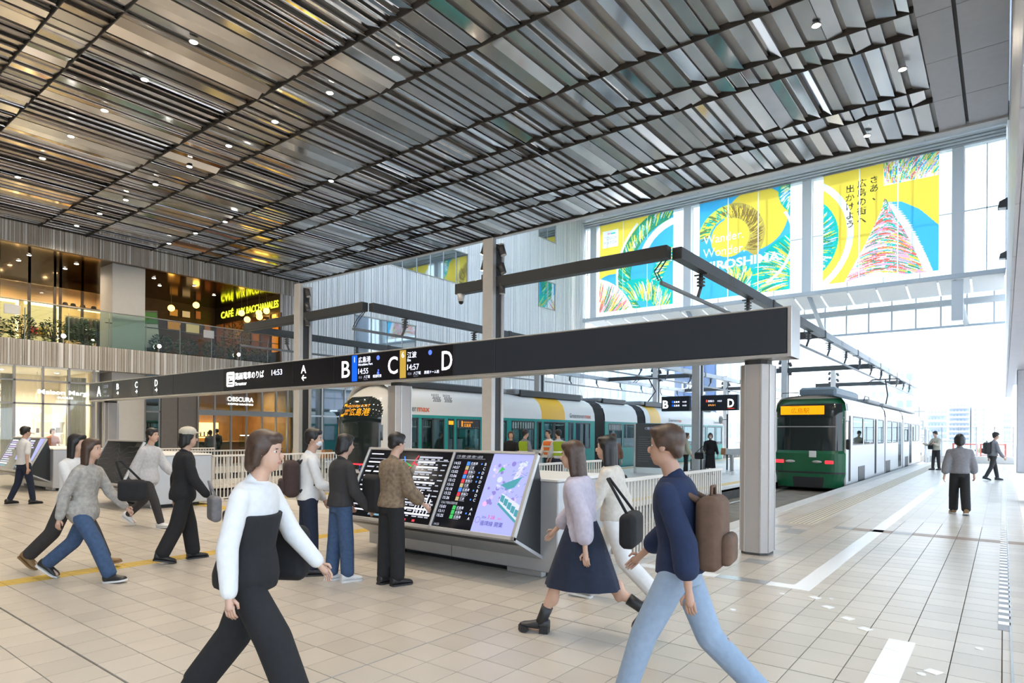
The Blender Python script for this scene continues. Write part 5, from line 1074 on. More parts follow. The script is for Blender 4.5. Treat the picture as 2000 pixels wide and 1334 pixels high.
def window(t, xc, hw, a, c, z0, z1, frame, gl, door=False, vent=False):
    for sx in (-1, 1):
        b = MB(); xo = xc + sx * (hw + 0.004); xi = xc + sx * (hw - 0.03); lo, hi2 = sorted((xo, xi)); f = 0.045
        for q in ((a, c, z0, z0 + f), (a, c, z1 - f, z1), (a, a + f, z0, z1), (c - f, c, z0, z1)): b.box(lo, hi2, q[0], q[1], q[2], q[3], frame)
        if door: b.box(lo, hi2, (a + c) / 2 - 0.04, (a + c) / 2 + 0.04, z0, z1, frame)
        if vent:
            b.box(lo, hi2, a, c, z1 - 0.33, z1 - 0.29, frame)
            for k in range(9): y = a + 0.1 + k * (c - a - .2) / 8; b.box(lo, hi2, y - 0.02, y + 0.02, z1 - 0.29, z1 - f, m_alu)
        o = part(b, 'door' if door else 'window', t)
        b = MB(); xm = (xo + xi) / 2; b.box(xm - 0.004, xm + 0.004, a + f, c - f, z0 + f, z1 - f, gl); b.build('pane', o)
def interior(t, xc, hw, y0, y1, seat):
    b = MB(); b.box(xc - hw + 0.06, xc + hw - 0.06, y0, y1, 0.02, 0.06, m_tgrey); b.box(xc - hw + 0.06, xc + hw - 0.06, y0, y1, 2.2, 2.24, m_tin); part(b, 'inner_lining', t)
    b = MB()
    for sx in (-0.5, 0.5): b.box(xc + sx - 0.05, xc + sx + 0.05, y0 + 0.3, y1 - 0.3, 2.17, 2.2, m_tlight)
    part(b, 'ceiling_light', t)
    y = y0 + 0.6
    while y < y1 - 0.8:
        for sx in (-1, 1):
            b = MB(); x = xc + sx * (hw - 0.5); b.bbox(x - 0.36, x + 0.36, y, y + 0.42, 0.42, 0.52, seat, 0.03); b.bbox(x - 0.36, x + 0.36, y + 0.36, y + 0.46, 0.5, 1.15, seat, 0.03); b.box(x - 0.3, x + 0.3, y + 0.1, y + 0.36, 0.06, 0.42, m_tdark); part(b, 'seat', t)
        y += 1.9

XT = -16.12
t1 = thing('streetcar', 'white and teal articulated streetcar with yellow roof panels', 'streetcar', (XT, 28, -0.26))
SEG = [(13.32, 25.45), (26.4, 29.75), (30.7, 42.3)]
OP = [(13.5, 14.3, .95, 2.1), (14.45, 15.5, .06, 2.1), (15.68, 15.98, .95, 2.1), (16.1, 17.35, .95, 2.1), (17.6, 18.9, .95, 2.1), (19.2, 20.7, .95, 2.1), (20.85, 21.2, .95, 2.1), (21.35, 22.95, .06, 2.1), (23.2, 23.62, .95, 2.1), (23.8, 25.05, .95, 2.1), (26.75, 28.1, .95, 2.1), (28.25, 29.55, .95, 2.1), (31.2, 32.5, .06, 2.1), (32.8, 33.9, .95, 2.1), (34.2, 35.6, .95, 2.1), (35.8, 37.6, .95, 2.1), (38.0, 39.2, .06, 2.1), (39.5, 40.9, .95, 2.1), (41.1, 42.1, .95, 2.1)]
m_tseat = M('seat_teal', (0.03, 0.16, 0.18), 0.8)
for y0, y1 in SEG:
    ops = [o for o in OP if y0 <= o[0] and o[1] <= y1]
    sides(t1, XT, 1.225, y0, y1, -0.1, 2.2, ops, m_teal, 'side_panel')
    shell(t1, XT, SEC1, y0, y1, 2.2, m_twhite, 'roof_shell', [(21.2, 22.95, m_tyel), (31.25, 32.55, m_tyel)])
    for k, (a, c, z0, z1) in enumerate(ops): window(t1, XT, 1.225, a, c, z0, z1, m_tdark, m_tgl, z0 < 0.5, (a in (16.1, 19.2, 26.75)))
    interior(t1, XT, 1.225, y0, y1, m_tseat)
    b = MB(); b.bbox(XT - 1.15, XT + 1.15, y0 + 0.1, y1 - 0.1, -0.22, -0.08, m_tdark, 0.02); part(b, 'underframe', t1)
for y0, y1 in zip([s[1] for s in SEG], [s[0] for s in SEG[1:]]):
    b = MB(); n_ = 8; rings_ = []
    for k in range(n_ * 2 + 1):
        yy = y0 + (y1 - y0) * k / (n_ * 2); sc_ = 0.99 if k % 2 else 0.93
        pts = [(-w_ * sc_, z if z < 2.2 else 2.2 + (z - 2.2) * sc_) for z, w_ in SEC1]; rings_.append([Vector((XT + x, yy, z)) for x, z in pts] + [Vector((XT - x, yy, z)) for x, z in reversed(pts)])
    b.rings(rings_, m_bell, True, False); part(b, 'gangway_bellows', t1)
def nose_dep(u, z): return 0.62 * abs(u) ** 3.2 + (1.05 * max(0, (z - 1.7) / 1.5) ** 2.6) + (0.10 * max(0, (0.5 - z) / 0.6) ** 2)
def nose(t, ytip, sgn, yjoin):
    zs = [-0.12 + 0.06 * i for i in range(40)] + [2.26 + 0.035 * i for i in range(25)] + [3.13, 3.16, 3.175, 3.19]; N = 64; b = MB(); wsm = MB(); rows = []
    dep = nose_dep
    for z in zs:
        hw = hw_at(SEC1, z); rows.append([Vector((XT + hw * (2 * i / N - 1), ytip + sgn * min(dep(2 * i / N - 1, z), abs(yjoin - ytip) + (0.55 if z > 2.2 else 0)), z)) for i in range(N + 1)])
    V = [p for r_ in rows for p in r_]; F = {}; G_ = []
    for i in range(len(zs) - 1):
        for j in range(N):
            zc = (zs[i] + zs[i + 1]) / 2; u = abs(2 * (j + .5) / N - 1); f = (i * (N + 1) + j, i * (N + 1) + j + 1, (i + 1) * (N + 1) + j + 1, (i + 1) * (N + 1) + j)
            if u ** 4 / .86 ** 4 + (abs(zc - 1.62) / 1.14) ** 4 < 1: G_.append(f)
            else: b.add([V[k] for k in f], [(0, 1, 2, 3)], m_twhite if zc > 0.35 or u > .93 else m_tdark, True)
    us = sorted({i for f in G_ for i in f}); ix = {a: k for k, a in enumerate(us)}; wsm.add([V[i] + Vector((0, -sgn * 0.008, 0)) for i in us], [tuple(ix[i] for i in f) for f in G_], m_shield, True)
    # sides of the nose back to the first car
    for sx in (0, N):
        prof = [r_[sx] for r_ in rows]; q = [Vector((p.x, yjoin if p.z < 2.25 else max(yjoin, p.y) if sgn > 0 else min(yjoin, p.y), p.z)) for p in prof]
        for k in range(len(prof) - 1): b.add([prof[k], prof[k + 1], q[k + 1], q[k]], [(0, 1, 2, 3)], m_twhite, True)
    part(b, 'nose_shell', t); part(wsm, 'windshield', t); return rows
nose(t1, 12.55, 1, 13.34); nose(t1, 43.1, -1, 42.28)
p = Print((XT - 0.55, 12.55, 2.14), (1, 0, 0), (0, 0, 1))
p.P = lambda u, v, k=None: Vector((XT - 0.55 + u, 12.55 + nose_dep((-0.55 + u) / 1.2, 2.14 + v * .95) - 0.02 - 0.003 * (k or 1), 2.14 + v * .95))
p.rect(-.03, -.02, 0.16, 0.40, m_led, 2); p.text('1', 0.065, 0.08, 0.34, m_tdark, 'c', 0.01, k=4); p.text('HIROSHIMA PORT', 0.21, 0.28, 0.12, m_led, width=1.0, k=2); p.text('広島港', 0.48, 0.02, 0.27, m_led, 'l', 0.006, k=2); p.text('紙屋町', 0.20, 0.14, 0.095, m_led, k=2); p.text('経由', 0.20, 0.03, 0.095, m_led, k=2)
part(p.b, 'destination_display', t1)
p = Print((XT + 1.23, 0, 0), (0, 1, 0), (0, 0, 1))
for y in (13.0, 23.3, 33.6, 40.6): p.text('Greenmover', y, 2.31, 0.27, M('print_charcoal', (0.16, 0.17, 0.17), 0.5), 'l', 0.008, width=1.2); p.text('max', y + 1.24, 2.31, 0.27, M('print_vermilion', (0.75, 0.13, 0.03), 0.5), 'l', 0.014, width=0.56)
p.rect(16.2, 1.82, 17.28, 2.06, m_tdark, 1); p.rect(16.35, 1.84, 16.41, 2.04, m_led, 2); p.text('HIROSHIMA PORT', 16.45, 1.97, 0.07, m_led, width=.5, k=2); p.text('広島港', 16.48, 1.84, 0.12, m_led, 'l', .006, k=2); p.rect(15.7, 1.9, 15.94, 2.03, m_led, 2)
part(p.b, 'lettering', t1)
for (a, c), h in (((13.9, 19.5), .16), ((20.0, 25.2), .2), ((26.6, 29.5), .16), ((31.2, 36.0), .2), ((36.6, 41.6), .16)):
    b = MB(); b.bbox(XT - 0.75, XT + 0.75, a, c, 3.17, 3.19 + h, m_tgrey, 0.05); b.bbox(XT + 0.5, XT + 0.82, a + .3, c - .3, 3.1, 3.17 + h, m_tdark, 0.03); part(b, 'roof_unit', t1)
b = MB()
for q in range(2):
    for i in range(5):
        for j in range(6):
            b.box(XT + hw_at(SEC1, 2.68 + j * .045) + 0.004 - 0.01, XT + hw_at(SEC1, 2.68 + j * .045) + 0.012, 15.05 + q * .55 + i * .075 + (j % 2) * .037, 15.085 + q * .55 + i * .075 + (j % 2) * .037, 2.66 + j * .045, 2.69 + j * .045, m_tdark)
part(b, 'vent_holes', t1, kind='stuff')
def pantograph(t, x, y, z0, z1):
    b = MB(); b.tube([(x, y, z0), (x, y + 1.0, (z0 + z1) / 2), (x, y + 0.1, z1)], 0.035, m_tdark, 8); b.box(x - 0.4, x + 0.4, y - 0.3, y + 0.5, z0 - 0.06, z0, m_tdark); part(b, 'pantograph_arm', t); b = MB()
    for d in (-0.15, 0.15): b.tube([(x - 0.85, y + d, z1 - 0.18), (x - 0.6, y + d, z1), (x + 0.6, y + d, z1), (x + 0.85, y + d, z1 - 0.18)], 0.022, m_tdark, 6)
    part(b, 'pantograph_head', t)
pantograph(t1, XT, 33.5, 3.45, 4.775)
b = MB(); b.box(XT - 0.5, XT + 0.7, 12.52, 12.56, 0.62, 0.66, m_red); part(b, 'tail_light_strip', t1)
p = Print((XT + 0.62, 12.53, 0.42), (1, 0, 0), (0, 0, 1)); p.n = Vector((0, -1, 0)); m_wc = M('print_blue', (0.08, 0.2, 0.7), .5, emit=.3); p.disc(0.02, .18, .03, m_on if False else m_wc, n=10); p.disc(0.03, .06, .07, m_wc, n=16); p.disc(0.03, .06, .045, m_tdark, 3, 16); o = part(p.b, 'wheelchair_symbol', t1); o.location.y -= 0.1

# green streetcar leaving on the right track
XG, HG = -5.275, 1.125; SEC2 = [(-0.12, 1.05), (0.1, 1.12), (2.45, 1.125), (2.72, 1.09), (2.88, 0.98), (2.96, 0.7), (2.99, 0.3)]
t2 = thing('streetcar', 'dark green ended streetcar with silver sides and orange display', 'streetcar', (XG, 34, -0.26))
m_silver = M('tram_silver', (0.74, 0.76, 0.78), 0.3, 0.15)
SEG2 = [(23.55, 32.2), (32.5, 38.4), (38.7, 47.5)]
OP2 = [(24.0, 24.35, .06, 2.3), (24.75, 26.8, 1.28, 2.3), (27.0, 29.3, 1.28, 2.3), (29.5, 29.95, .06, 2.3), (30.3, 31.9, 1.28, 2.3), (33.0, 34.6, 1.28, 2.3), (34.8, 36.6, 1.28, 2.3), (36.8, 38.0, .06, 2.3), (39.2, 41.2, 1.28, 2.3), (41.5, 42.6, .06, 2.3), (43.0, 44.8, 1.28, 2.3), (45.0, 46.8, 1.28, 2.3)]
for y0, y1 in SEG2:
    ops = [o for o in OP2 if y0 <= o[0] and o[1] <= y1]
    sides(t2, XG, HG, y0, y1, -0.05, 2.45, ops, m_silver, 'side_panel'); shell(t2, XG, SEC2, y0, y1, 2.45, m_twhite, 'roof_shell')
    for a, c, z0, z1 in ops: window(t2, XG, HG, a, c, z0, z1, m_tdark, m_tgl, z0 < 0.5)
    interior(t2, XG, HG, y0, y1, M('seat_green', (0.03, 0.15, 0.08), .8)); b = MB(); b.bbox(XG - 1.05, XG + 1.05, y0, y1, -0.2, -0.04, m_tdark, 0.02); part(b, 'underframe', t2)
for y0, y1 in ((32.2, 32.5), (38.4, 38.7)):
    b = MB(); b.rings([[Vector((XG + s_ * w_ * .97, yy, z)) for s_ in (-1, 1) for z, w_ in (SEC2 if s_ < 0 else list(reversed(SEC2)))] for yy in (y0, y1)], m_bell, True, False); part(b, 'gangway_bellows', t2)
for sgn, ye in ((1, 23.35), (-1, 47.7)):
    zs = [-0.15, 0.0, 0.2, 0.32, 0.38, 0.6, 0.85, 1.0, 1.1, 1.3, 1.6, 1.9, 1.94, 2.2, 2.45, 2.6, 2.7, 2.8, 2.88, 2.96, 2.99]; N = 22; rows = []
    for z in zs:
        hw = hw_at(SEC2, z) * (1 if z > 0.2 else .97); rows.append([Vector((XG + hw * (2 * i / N - 1), ye + sgn * (0.2 * abs(2 * i / N - 1) ** 5 + .35 * max(0, (z - 2.45) / .54) ** 2 + (0.06 if z > 1.05 else 0)), z)) for i in range(N + 1)])
    V = [p_ for r_ in rows for p_ in r_]; b = MB(); ws = MB(); sk = MB(); Gf = []
    for i in range(len(zs) - 1):
        for j in range(N):
            zc = (zs[i] + zs[i + 1]) / 2; u = abs(2 * (j + .5) / N - 1); f = (i * (N + 1) + j, i * (N + 1) + j + 1, (i + 1) * (N + 1) + j + 1, (i + 1) * (N + 1) + j)
            if 1.08 < zc < 2.72 and u < .9: Gf.append(f)
            else: b.add([V[k] for k in f], [(0, 1, 2, 3)], m_tdark if .31 < zc < .39 or (zc < .2 and u < .5) else (m_twhite if zc > 2.9 else m_tgreen), True)
    for sx in (0, N):
        pr = [r_[sx] for r_ in rows]
        for k in range(len(pr) - 1): b.add([pr[k], pr[k + 1], Vector((pr[k + 1].x, ye + sgn * .55, pr[k + 1].z)), Vector((pr[k].x, ye + sgn * .55, pr[k].z))], [(0, 1, 2, 3)], m_tgreen, True)
    part(b, 'end_shell', t2); us = sorted({i for f in Gf for i in f}); ix = {a: k for k, a in enumerate(us)}; ws.add([V[i] + Vector((0, -sgn * .006, 0)) for i in us], [tuple(ix[i] for i in f) for f in Gf], m_shield, True); part(ws, 'windshield', t2)
b = MB(); b.box(-6.19, -4.79, 23.385, 23.395, 2.33, 2.63, m_led); o = part(b, 'destination_display', t2); p = Print((-6.19, 23.38, 2.33), (1, 0, 0), (0, 0, 1)); p.n = Vector((0, -1, 0)); m_lk = M('led_dark', (0.35, 0.14, 0.0), .5, emit=.6); p.text('広島駅', 0.35, 0.06, 0.2, m_lk, k=2); p.rect(.3, .27, .62, .285, m_lk, 2); p.build('lettering', o)
b = MB(); b.box(-6.3, -4.4, 23.385, 23.395, 1.9, 1.93, m_alu); part(b, 'windshield_bar', t2)
for x in (-6.2, -4.62): b = MB(); b.bbox(x - .13, x + .13, 23.32, 23.36, 0.66, 0.77, m_red, .01); part(b, 'tail_light', t2)
for x in (-5.85, -5.0): b = MB(); b.ball((x, 23.34, 0.72), (.16, .03, .05), m_alu, 12, 6); part(b, 'headlight', t2)
b = MB(); b.bbox(-5.25, -5.02, 23.325, 23.345, 0.87, 1.09, m_white, .03); part(b, 'emblem', t2)
for y in (25.8, 32.6, 39.6): b = MB(); b.bbox(XG + HG - .02, XG + HG + .012, y, y + 1.35, -0.05, 0.5, m_tdark, .01); part(b, 'wheel_cover', t2)
b = MB(); b.bbox(-5.68, -4.5, 23.75, 28.0, 2.97, 3.28, M('roof_box_blue', (0.16, 0.22, 0.27), .45), .08); b.bbox(-6.2, -4.3, 29, 32, 2.95, 3.1, m_tgrey, .04); b.bbox(-6.2, -4.3, 33, 46, 2.95, 3.08, m_tgrey, .04); part(b, 'roof_unit', t2)
b = MB(); b.tube([(-6.3, 23.9, 3.0), (-6.3, 24.0, 3.12), (-5.75, 24.0, 3.12), (-5.75, 24.0, 3.0)], .015, m_tdark, 6); b.tube([(-4.4, 28.5, 3.0), (-4.4, 28.8, 3.2), (-4.4, 29.6, 3.2), (-4.4, 29.9, 3.0)], .02, m_tdark, 6); part(b, 'roof_handrail', t2)
b = MB(); b.tube([(-4.2, 23.6, 2.1), (-4.05, 23.45, 2.1), (-4.05, 23.45, 1.5)], .015, m_tdark, 6); b.bbox(-4.13, -3.99, 23.4, 23.46, 1.15, 1.5, m_tdark, .03); part(b, 'wing_mirror', t2)
pantograph(t2, XG, 41.0, 3.1, 4.775)

# ------------------------------------------------------------------ outdoors beyond the hall; pale colours stand in for haze and glare
m_conc = M('pale_concrete', (0.62, 0.62, 0.61), 0.7, var=0.04); m_city = M('city_ground', (0.55, 0.55, 0.54), 0.8, var=0.08, scale=.3)
b = MB(); b.box(-400, 400, YEND, 600, -6.2, -6, m_city); b.box(9, 400, -60, YEND, -6.2, -6, m_city); b.build('ground', label='pale street ground far below the platforms', cat='ground', kind='structure')
b = MB(); b.bbox(-3.9, 0.5, 46.6, 46.85, 0, 0.42, m_conc, 0.02); b.build('parapet', label='low concrete parapet across the platform end', cat='wall', kind='structure')
m_mesh = M('fence_steel', (0.45, 0.48, 0.52), 0.4, 0.5)
t = thing('mesh_fence', 'tall thin mesh fence standing on the parapet', 'fence', (-1.7, 46.72, 0.42))
for k in range(6): x = -3.85 + k * 0.86; b = MB(); b.cyl((x, 46.72, 0.42), 0.03, 1.75, m_mesh, 8); part(b, 'fence_post', t)
for z in (0.5, 1.3, 2.12): b = MB(); b.tube([(-3.85, 46.72, z), (0.45, 46.72, z)], 0.018, m_mesh, 6); part(b, 'fence_rail', t)
b = MB()
for k in range(43): x = -3.85 + k * 0.1; b.box(x - .003, x + .003, 46.717, 46.723, .5, 2.1, m_mesh)
for k in range(16): z = .5 + k * .1; b.box(-3.85, .45, 46.717, 46.723, z - .003, z + .003, m_mesh)
part(b, 'wire_mesh', t, kind='stuff')
m_or = M('safety_red', (0.80, 0.10, 0.05), 0.5)
for k, x in enumerate((-1.9, -0.5)):
    t = thing('safety_barrier', 'red and white barrier behind the mesh fence, %s' % ('beside the far walker' if k else 'beside the man in the pale jacket'), 'barrier', (x, 48.6, 0))
    for s in (-.6, .6): b = MB(); b.tube([(s, 0, 0), (s, 0, 1.15)], .04, m_or, 8); b.build('post', t)
    for z in (.45, .8, 1.1): b = MB(); b.tube([(-.6, 0, z), (.6, 0, z)], .035, m_or if z != .8 else m_white, 8); b.build('bar', t)
t = thing('traffic_cone', 'red traffic cone behind the mesh fence', 'cone', (-0.1, 47.6, 0)); b = MB(); b.bbox(-.2, .2, -.2, .2, 0, .04, m_or, .01); b.build('base', t); b = MB(); b.cyl((0, 0, .04), .15, .65, m_or, 16, 2, .035); b.build('body', t)
t = thing('gate_frame', 'white metal gate frame at the end of the green streetcar track', 'gate', (-3.6, 44.5, 0)); b = MB(); 
for y in (0, 1.8): b.bbox(-.04, .04, y - .04, y + .04, 0, 2.0, m_wframe, .01)
b.bbox(-.03, .03, 0, 1.8, 1.0, 1.05, m_wframe, .005); b.bbox(-.03, .03, 0, 1.8, 1.95, 2.0, m_wframe, .005); b.build('frame', t); b = MB(); b.bbox(-.05, .05, .6, .8, .3, .8, m_wframe, .01); b.build('latch_box', t)

m_blds = [M('bld_white', (0.80, 0.81, 0.82), 0.7), M('bld_pale_blue', (0.66, 0.70, 0.76), 0.7), M('bld_grey', (0.55, 0.57, 0.60), 0.7), M('bld_cream', (0.78, 0.76, 0.72), 0.7)]
m_win = M('far_window', (0.46, 0.52, 0.60), 0.25); m_navy = M('bld_navy', (0.20, 0.24, 0.32), 0.25, 0.2)
def building(x0, x1, y, d, z1, label, mat, cols, rows, wmat=None, top=None, balcony=False, wz0=None, frac=.5):
    t = thing('building', label, 'building', ((x0 + x1) / 2, y, -6)); b = MB(); b.box(x0, x1, y, y + d, -6, z1, mat); part(b, 'walls', t)
    if top: b = MB(); b.box(x0 + (x1 - x0) * top[0], x0 + (x1 - x0) * top[1], y + 1, y + d - 1, z1, z1 + top[2], mat); part(b, 'roof_house', t)
    lo = wz0 if wz0 is not None else 0; ch, cw = (z1 - lo) / rows, (x1 - x0) / cols
    wm = MB(); wm.box(0, cw * frac, -0.15, 0.05, 0, ch * .5, wmat or m_win); wme = wm.mesh('window')
    for r_ in range(rows):
        for c in range(cols):
            o = link('window', wme, t, (x0 + cw * (c + .5 - frac / 2) - (x0 + x1) / 2, 0, lo + ch * (r_ + .25) + 6))
        if balcony: b = MB(); b.box(x0, x1, y - 1.2, y, lo + ch * r_, lo + ch * r_ + ch * .38, mat); part(b, 'balcony', t)
    return t
building(-58, -50.5, 95, 14, 20, 'white building with small dark square windows, left of the blue tower', m_blds[0], 5, 6, frac=.26)
building(-44.5, -40.3, 85, 8, 17, 'blue lattice clad tower behind the teal streetcar', M('bld_bright_blue', (0.42, 0.55, 0.76), 0.5), 5, 10, m_blds[0], frac=.35)
building(-45, -36.3, 100, 10, 19, 'dark blue glazed building carrying a white sign', m_navy, 5, 4, M('navy_glass', (0.16, 0.22, 0.36), .15), frac=.8)
building(-32.6, -28.9, 90, 10, 17, 'pale grey office block beside the nearest sign pillar', m_blds[3], 3, 4, frac=.3)
building(-32, -25, 150, 14, 11.5, 'pale low block above the green streetcar roof', m_blds[1], 6, 4, frac=.5)
building(-22, -17.8, 150, 12, 13.2, 'white office block behind the sign tower', m_blds[0], 3, 6, frac=.5, top=(.3, .9, 1.5))
building(-9.3, -7.6, 80, 8, 8.6, 'narrow white building next to the green streetcar', m_blds[0], 2, 6, frac=.6)
building(-18.4, -13.3, 230, 12, 9.4, 'short pale apartment block seen past the mesh fence', m_blds[1], 6, 5, balcony=True)
building(-11.3, -6.8, 200, 14, 9.8, 'tall pale blue apartment block behind the far walkers', m_blds[1], 6, 8, balcony=True, top=(.2, .45, 1.6))
building(-6.6, -3.2, 202, 14, 8.9, 'blank ended apartment block with roof tower', m_blds[0], 2, 7, top=(.3, .7, 2.2), frac=.2)
building(0.0, 1.8, 240, 14, 8.6, 'low hazy block at the frame edge', m_blds[2], 3, 5)
t = thing('sign_tower', 'tall white roof sign tower with vertical Japanese characters', 'sign', (-6.9, 78, -6)); b = MB(); b.bbox(-7.5, -6.3, 77.6, 78.4, -6, 5.7, m_blds[0], .05); part(b, 'tower', t)
p = Print((-7.45, 77.58, -2.6), (1, 0, 0), (0, 0, 1)); p.n = Vector((0, -1, 0)); 
for i, ch in enumerate('十日市'): p.text(ch, .55, 6.2 - i * 1.35, 1.15, M('far_print', (0.30, 0.34, 0.40), .6), 'c')
part(p.b, 'lettering', t)
t = thing('roof_sign', 'white lettered roof sign over the dark blue building', 'sign', (-41, 99.8, 9)); p = Print((-42, 99.8, 8.9), (1, 0, 0), (0, 0, 1)); p.n = Vector((0, -1, 0)); p.text('DKC', 0, 0, 1.7, m_blds[0], 'l', .04, width=3.6); part(p.b, 'lettering', t)
for k in range(10):
    x = -34 + k * 4.6; shrub(x, 72 + (k % 3) * 2, -6, 2.0, 1.6, 3.2, 260, 200 + k, 'pale street tree beyond the platform end, %s from the teal streetcar' % ('first', 'second', 'third', 'fourth', 'fifth', 'sixth', 'seventh', 'eighth', 'ninth', 'tenth')[k], 0.8, 'street trees', 'street_tree') if k > 6 else None

# ------------------------------------------------------------------ people: one continuous body each, clothes, hair and shoes as parts
PENDING = []          # (object, voxel, smooth) remeshed together at the end
def remesh_later(o, vox, it=6): PENDING.append((o, vox, it))
def run_remesh():
    for o, vox, it in PENDING:
        m = o.modifiers.new('r', 'REMESH'); m.mode = 'VOXEL'; m.voxel_size = vox; m.use_smooth_shade = True
        s = o.modifiers.new('s', 'SMOOTH'); s.iterations = it; s.factor = 0.5
    dg = bpy.context.evaluated_depsgraph_get(); dg.update(); new = []
    for o, vox, it in PENDING: new.append(bpy.data.meshes.new_from_object(o.evaluated_get(dg)))
    for (o, vox, it), me in zip(PENDING, new):
        mats = [m for m in o.data.materials]; o.modifiers.clear(); me.materials.clear()
        for m in mats: me.materials.append(m)
        me.polygons.foreach_set('material_index', [0] * len(me.polygons)); me.polygons.foreach_set('use_smooth', [True] * len(me.polygons)); o.data = me
        ex = o.get('_ex')
    for o, mb in EXTRA:
        # face features and fingers join the finished body mesh
        me = o.data; v = [tuple(p.co) for p in me.vertices]; f = [tuple(p.vertices) for p in me.polygons]; off = len(v); base = len(f)
        mats = list(me.materials); idx = []
        for m in mb.mats:
            if m not in mats: mats.append(m)
        n2 = bpy.data.meshes.new('body'); n2.from_pydata(v + mb.v, [], f + [tuple(i + off for i in q) for q in mb.f])
        for m in mats: n2.materials.append(m)
        n2.polygons.foreach_set('material_index', [0] * base + [mats.index(mb.mats[k]) for k in mb.mi]); n2.polygons.foreach_set('use_smooth', [True] * len(n2.polygons)); n2.update(); o.data = n2
EXTRA = []
SKIN = M('skin', (0.58, 0.36, 0.26), 0.55, var=0.05); SKIN2 = M('skin_tan', (0.46, 0.27, 0.19), 0.55, var=0.05); EYE_M = M('eye_dark', (0.015, 0.01, 0.008), 0.2); EYE_W = M('eye_white', (0.75, 0.73, 0.7), 0.3); LIP = M('lip', (0.42, 0.16, 0.14), 0.5); HAIRB = M('hair_black', (0.012, 0.010, 0.010), 0.45, var=0.3, scale=40); HAIRN = M('hair_brown', (0.06, 0.032, 0.02), 0.45, var=0.3, scale=40); MASK = M('mask_white', (0.78, 0.8, 0.82), 0.8)
def fabric(name, c, v=0.10): return M('fabric_' + name, c, 0.9, var=v, scale=26, bump=0.2)

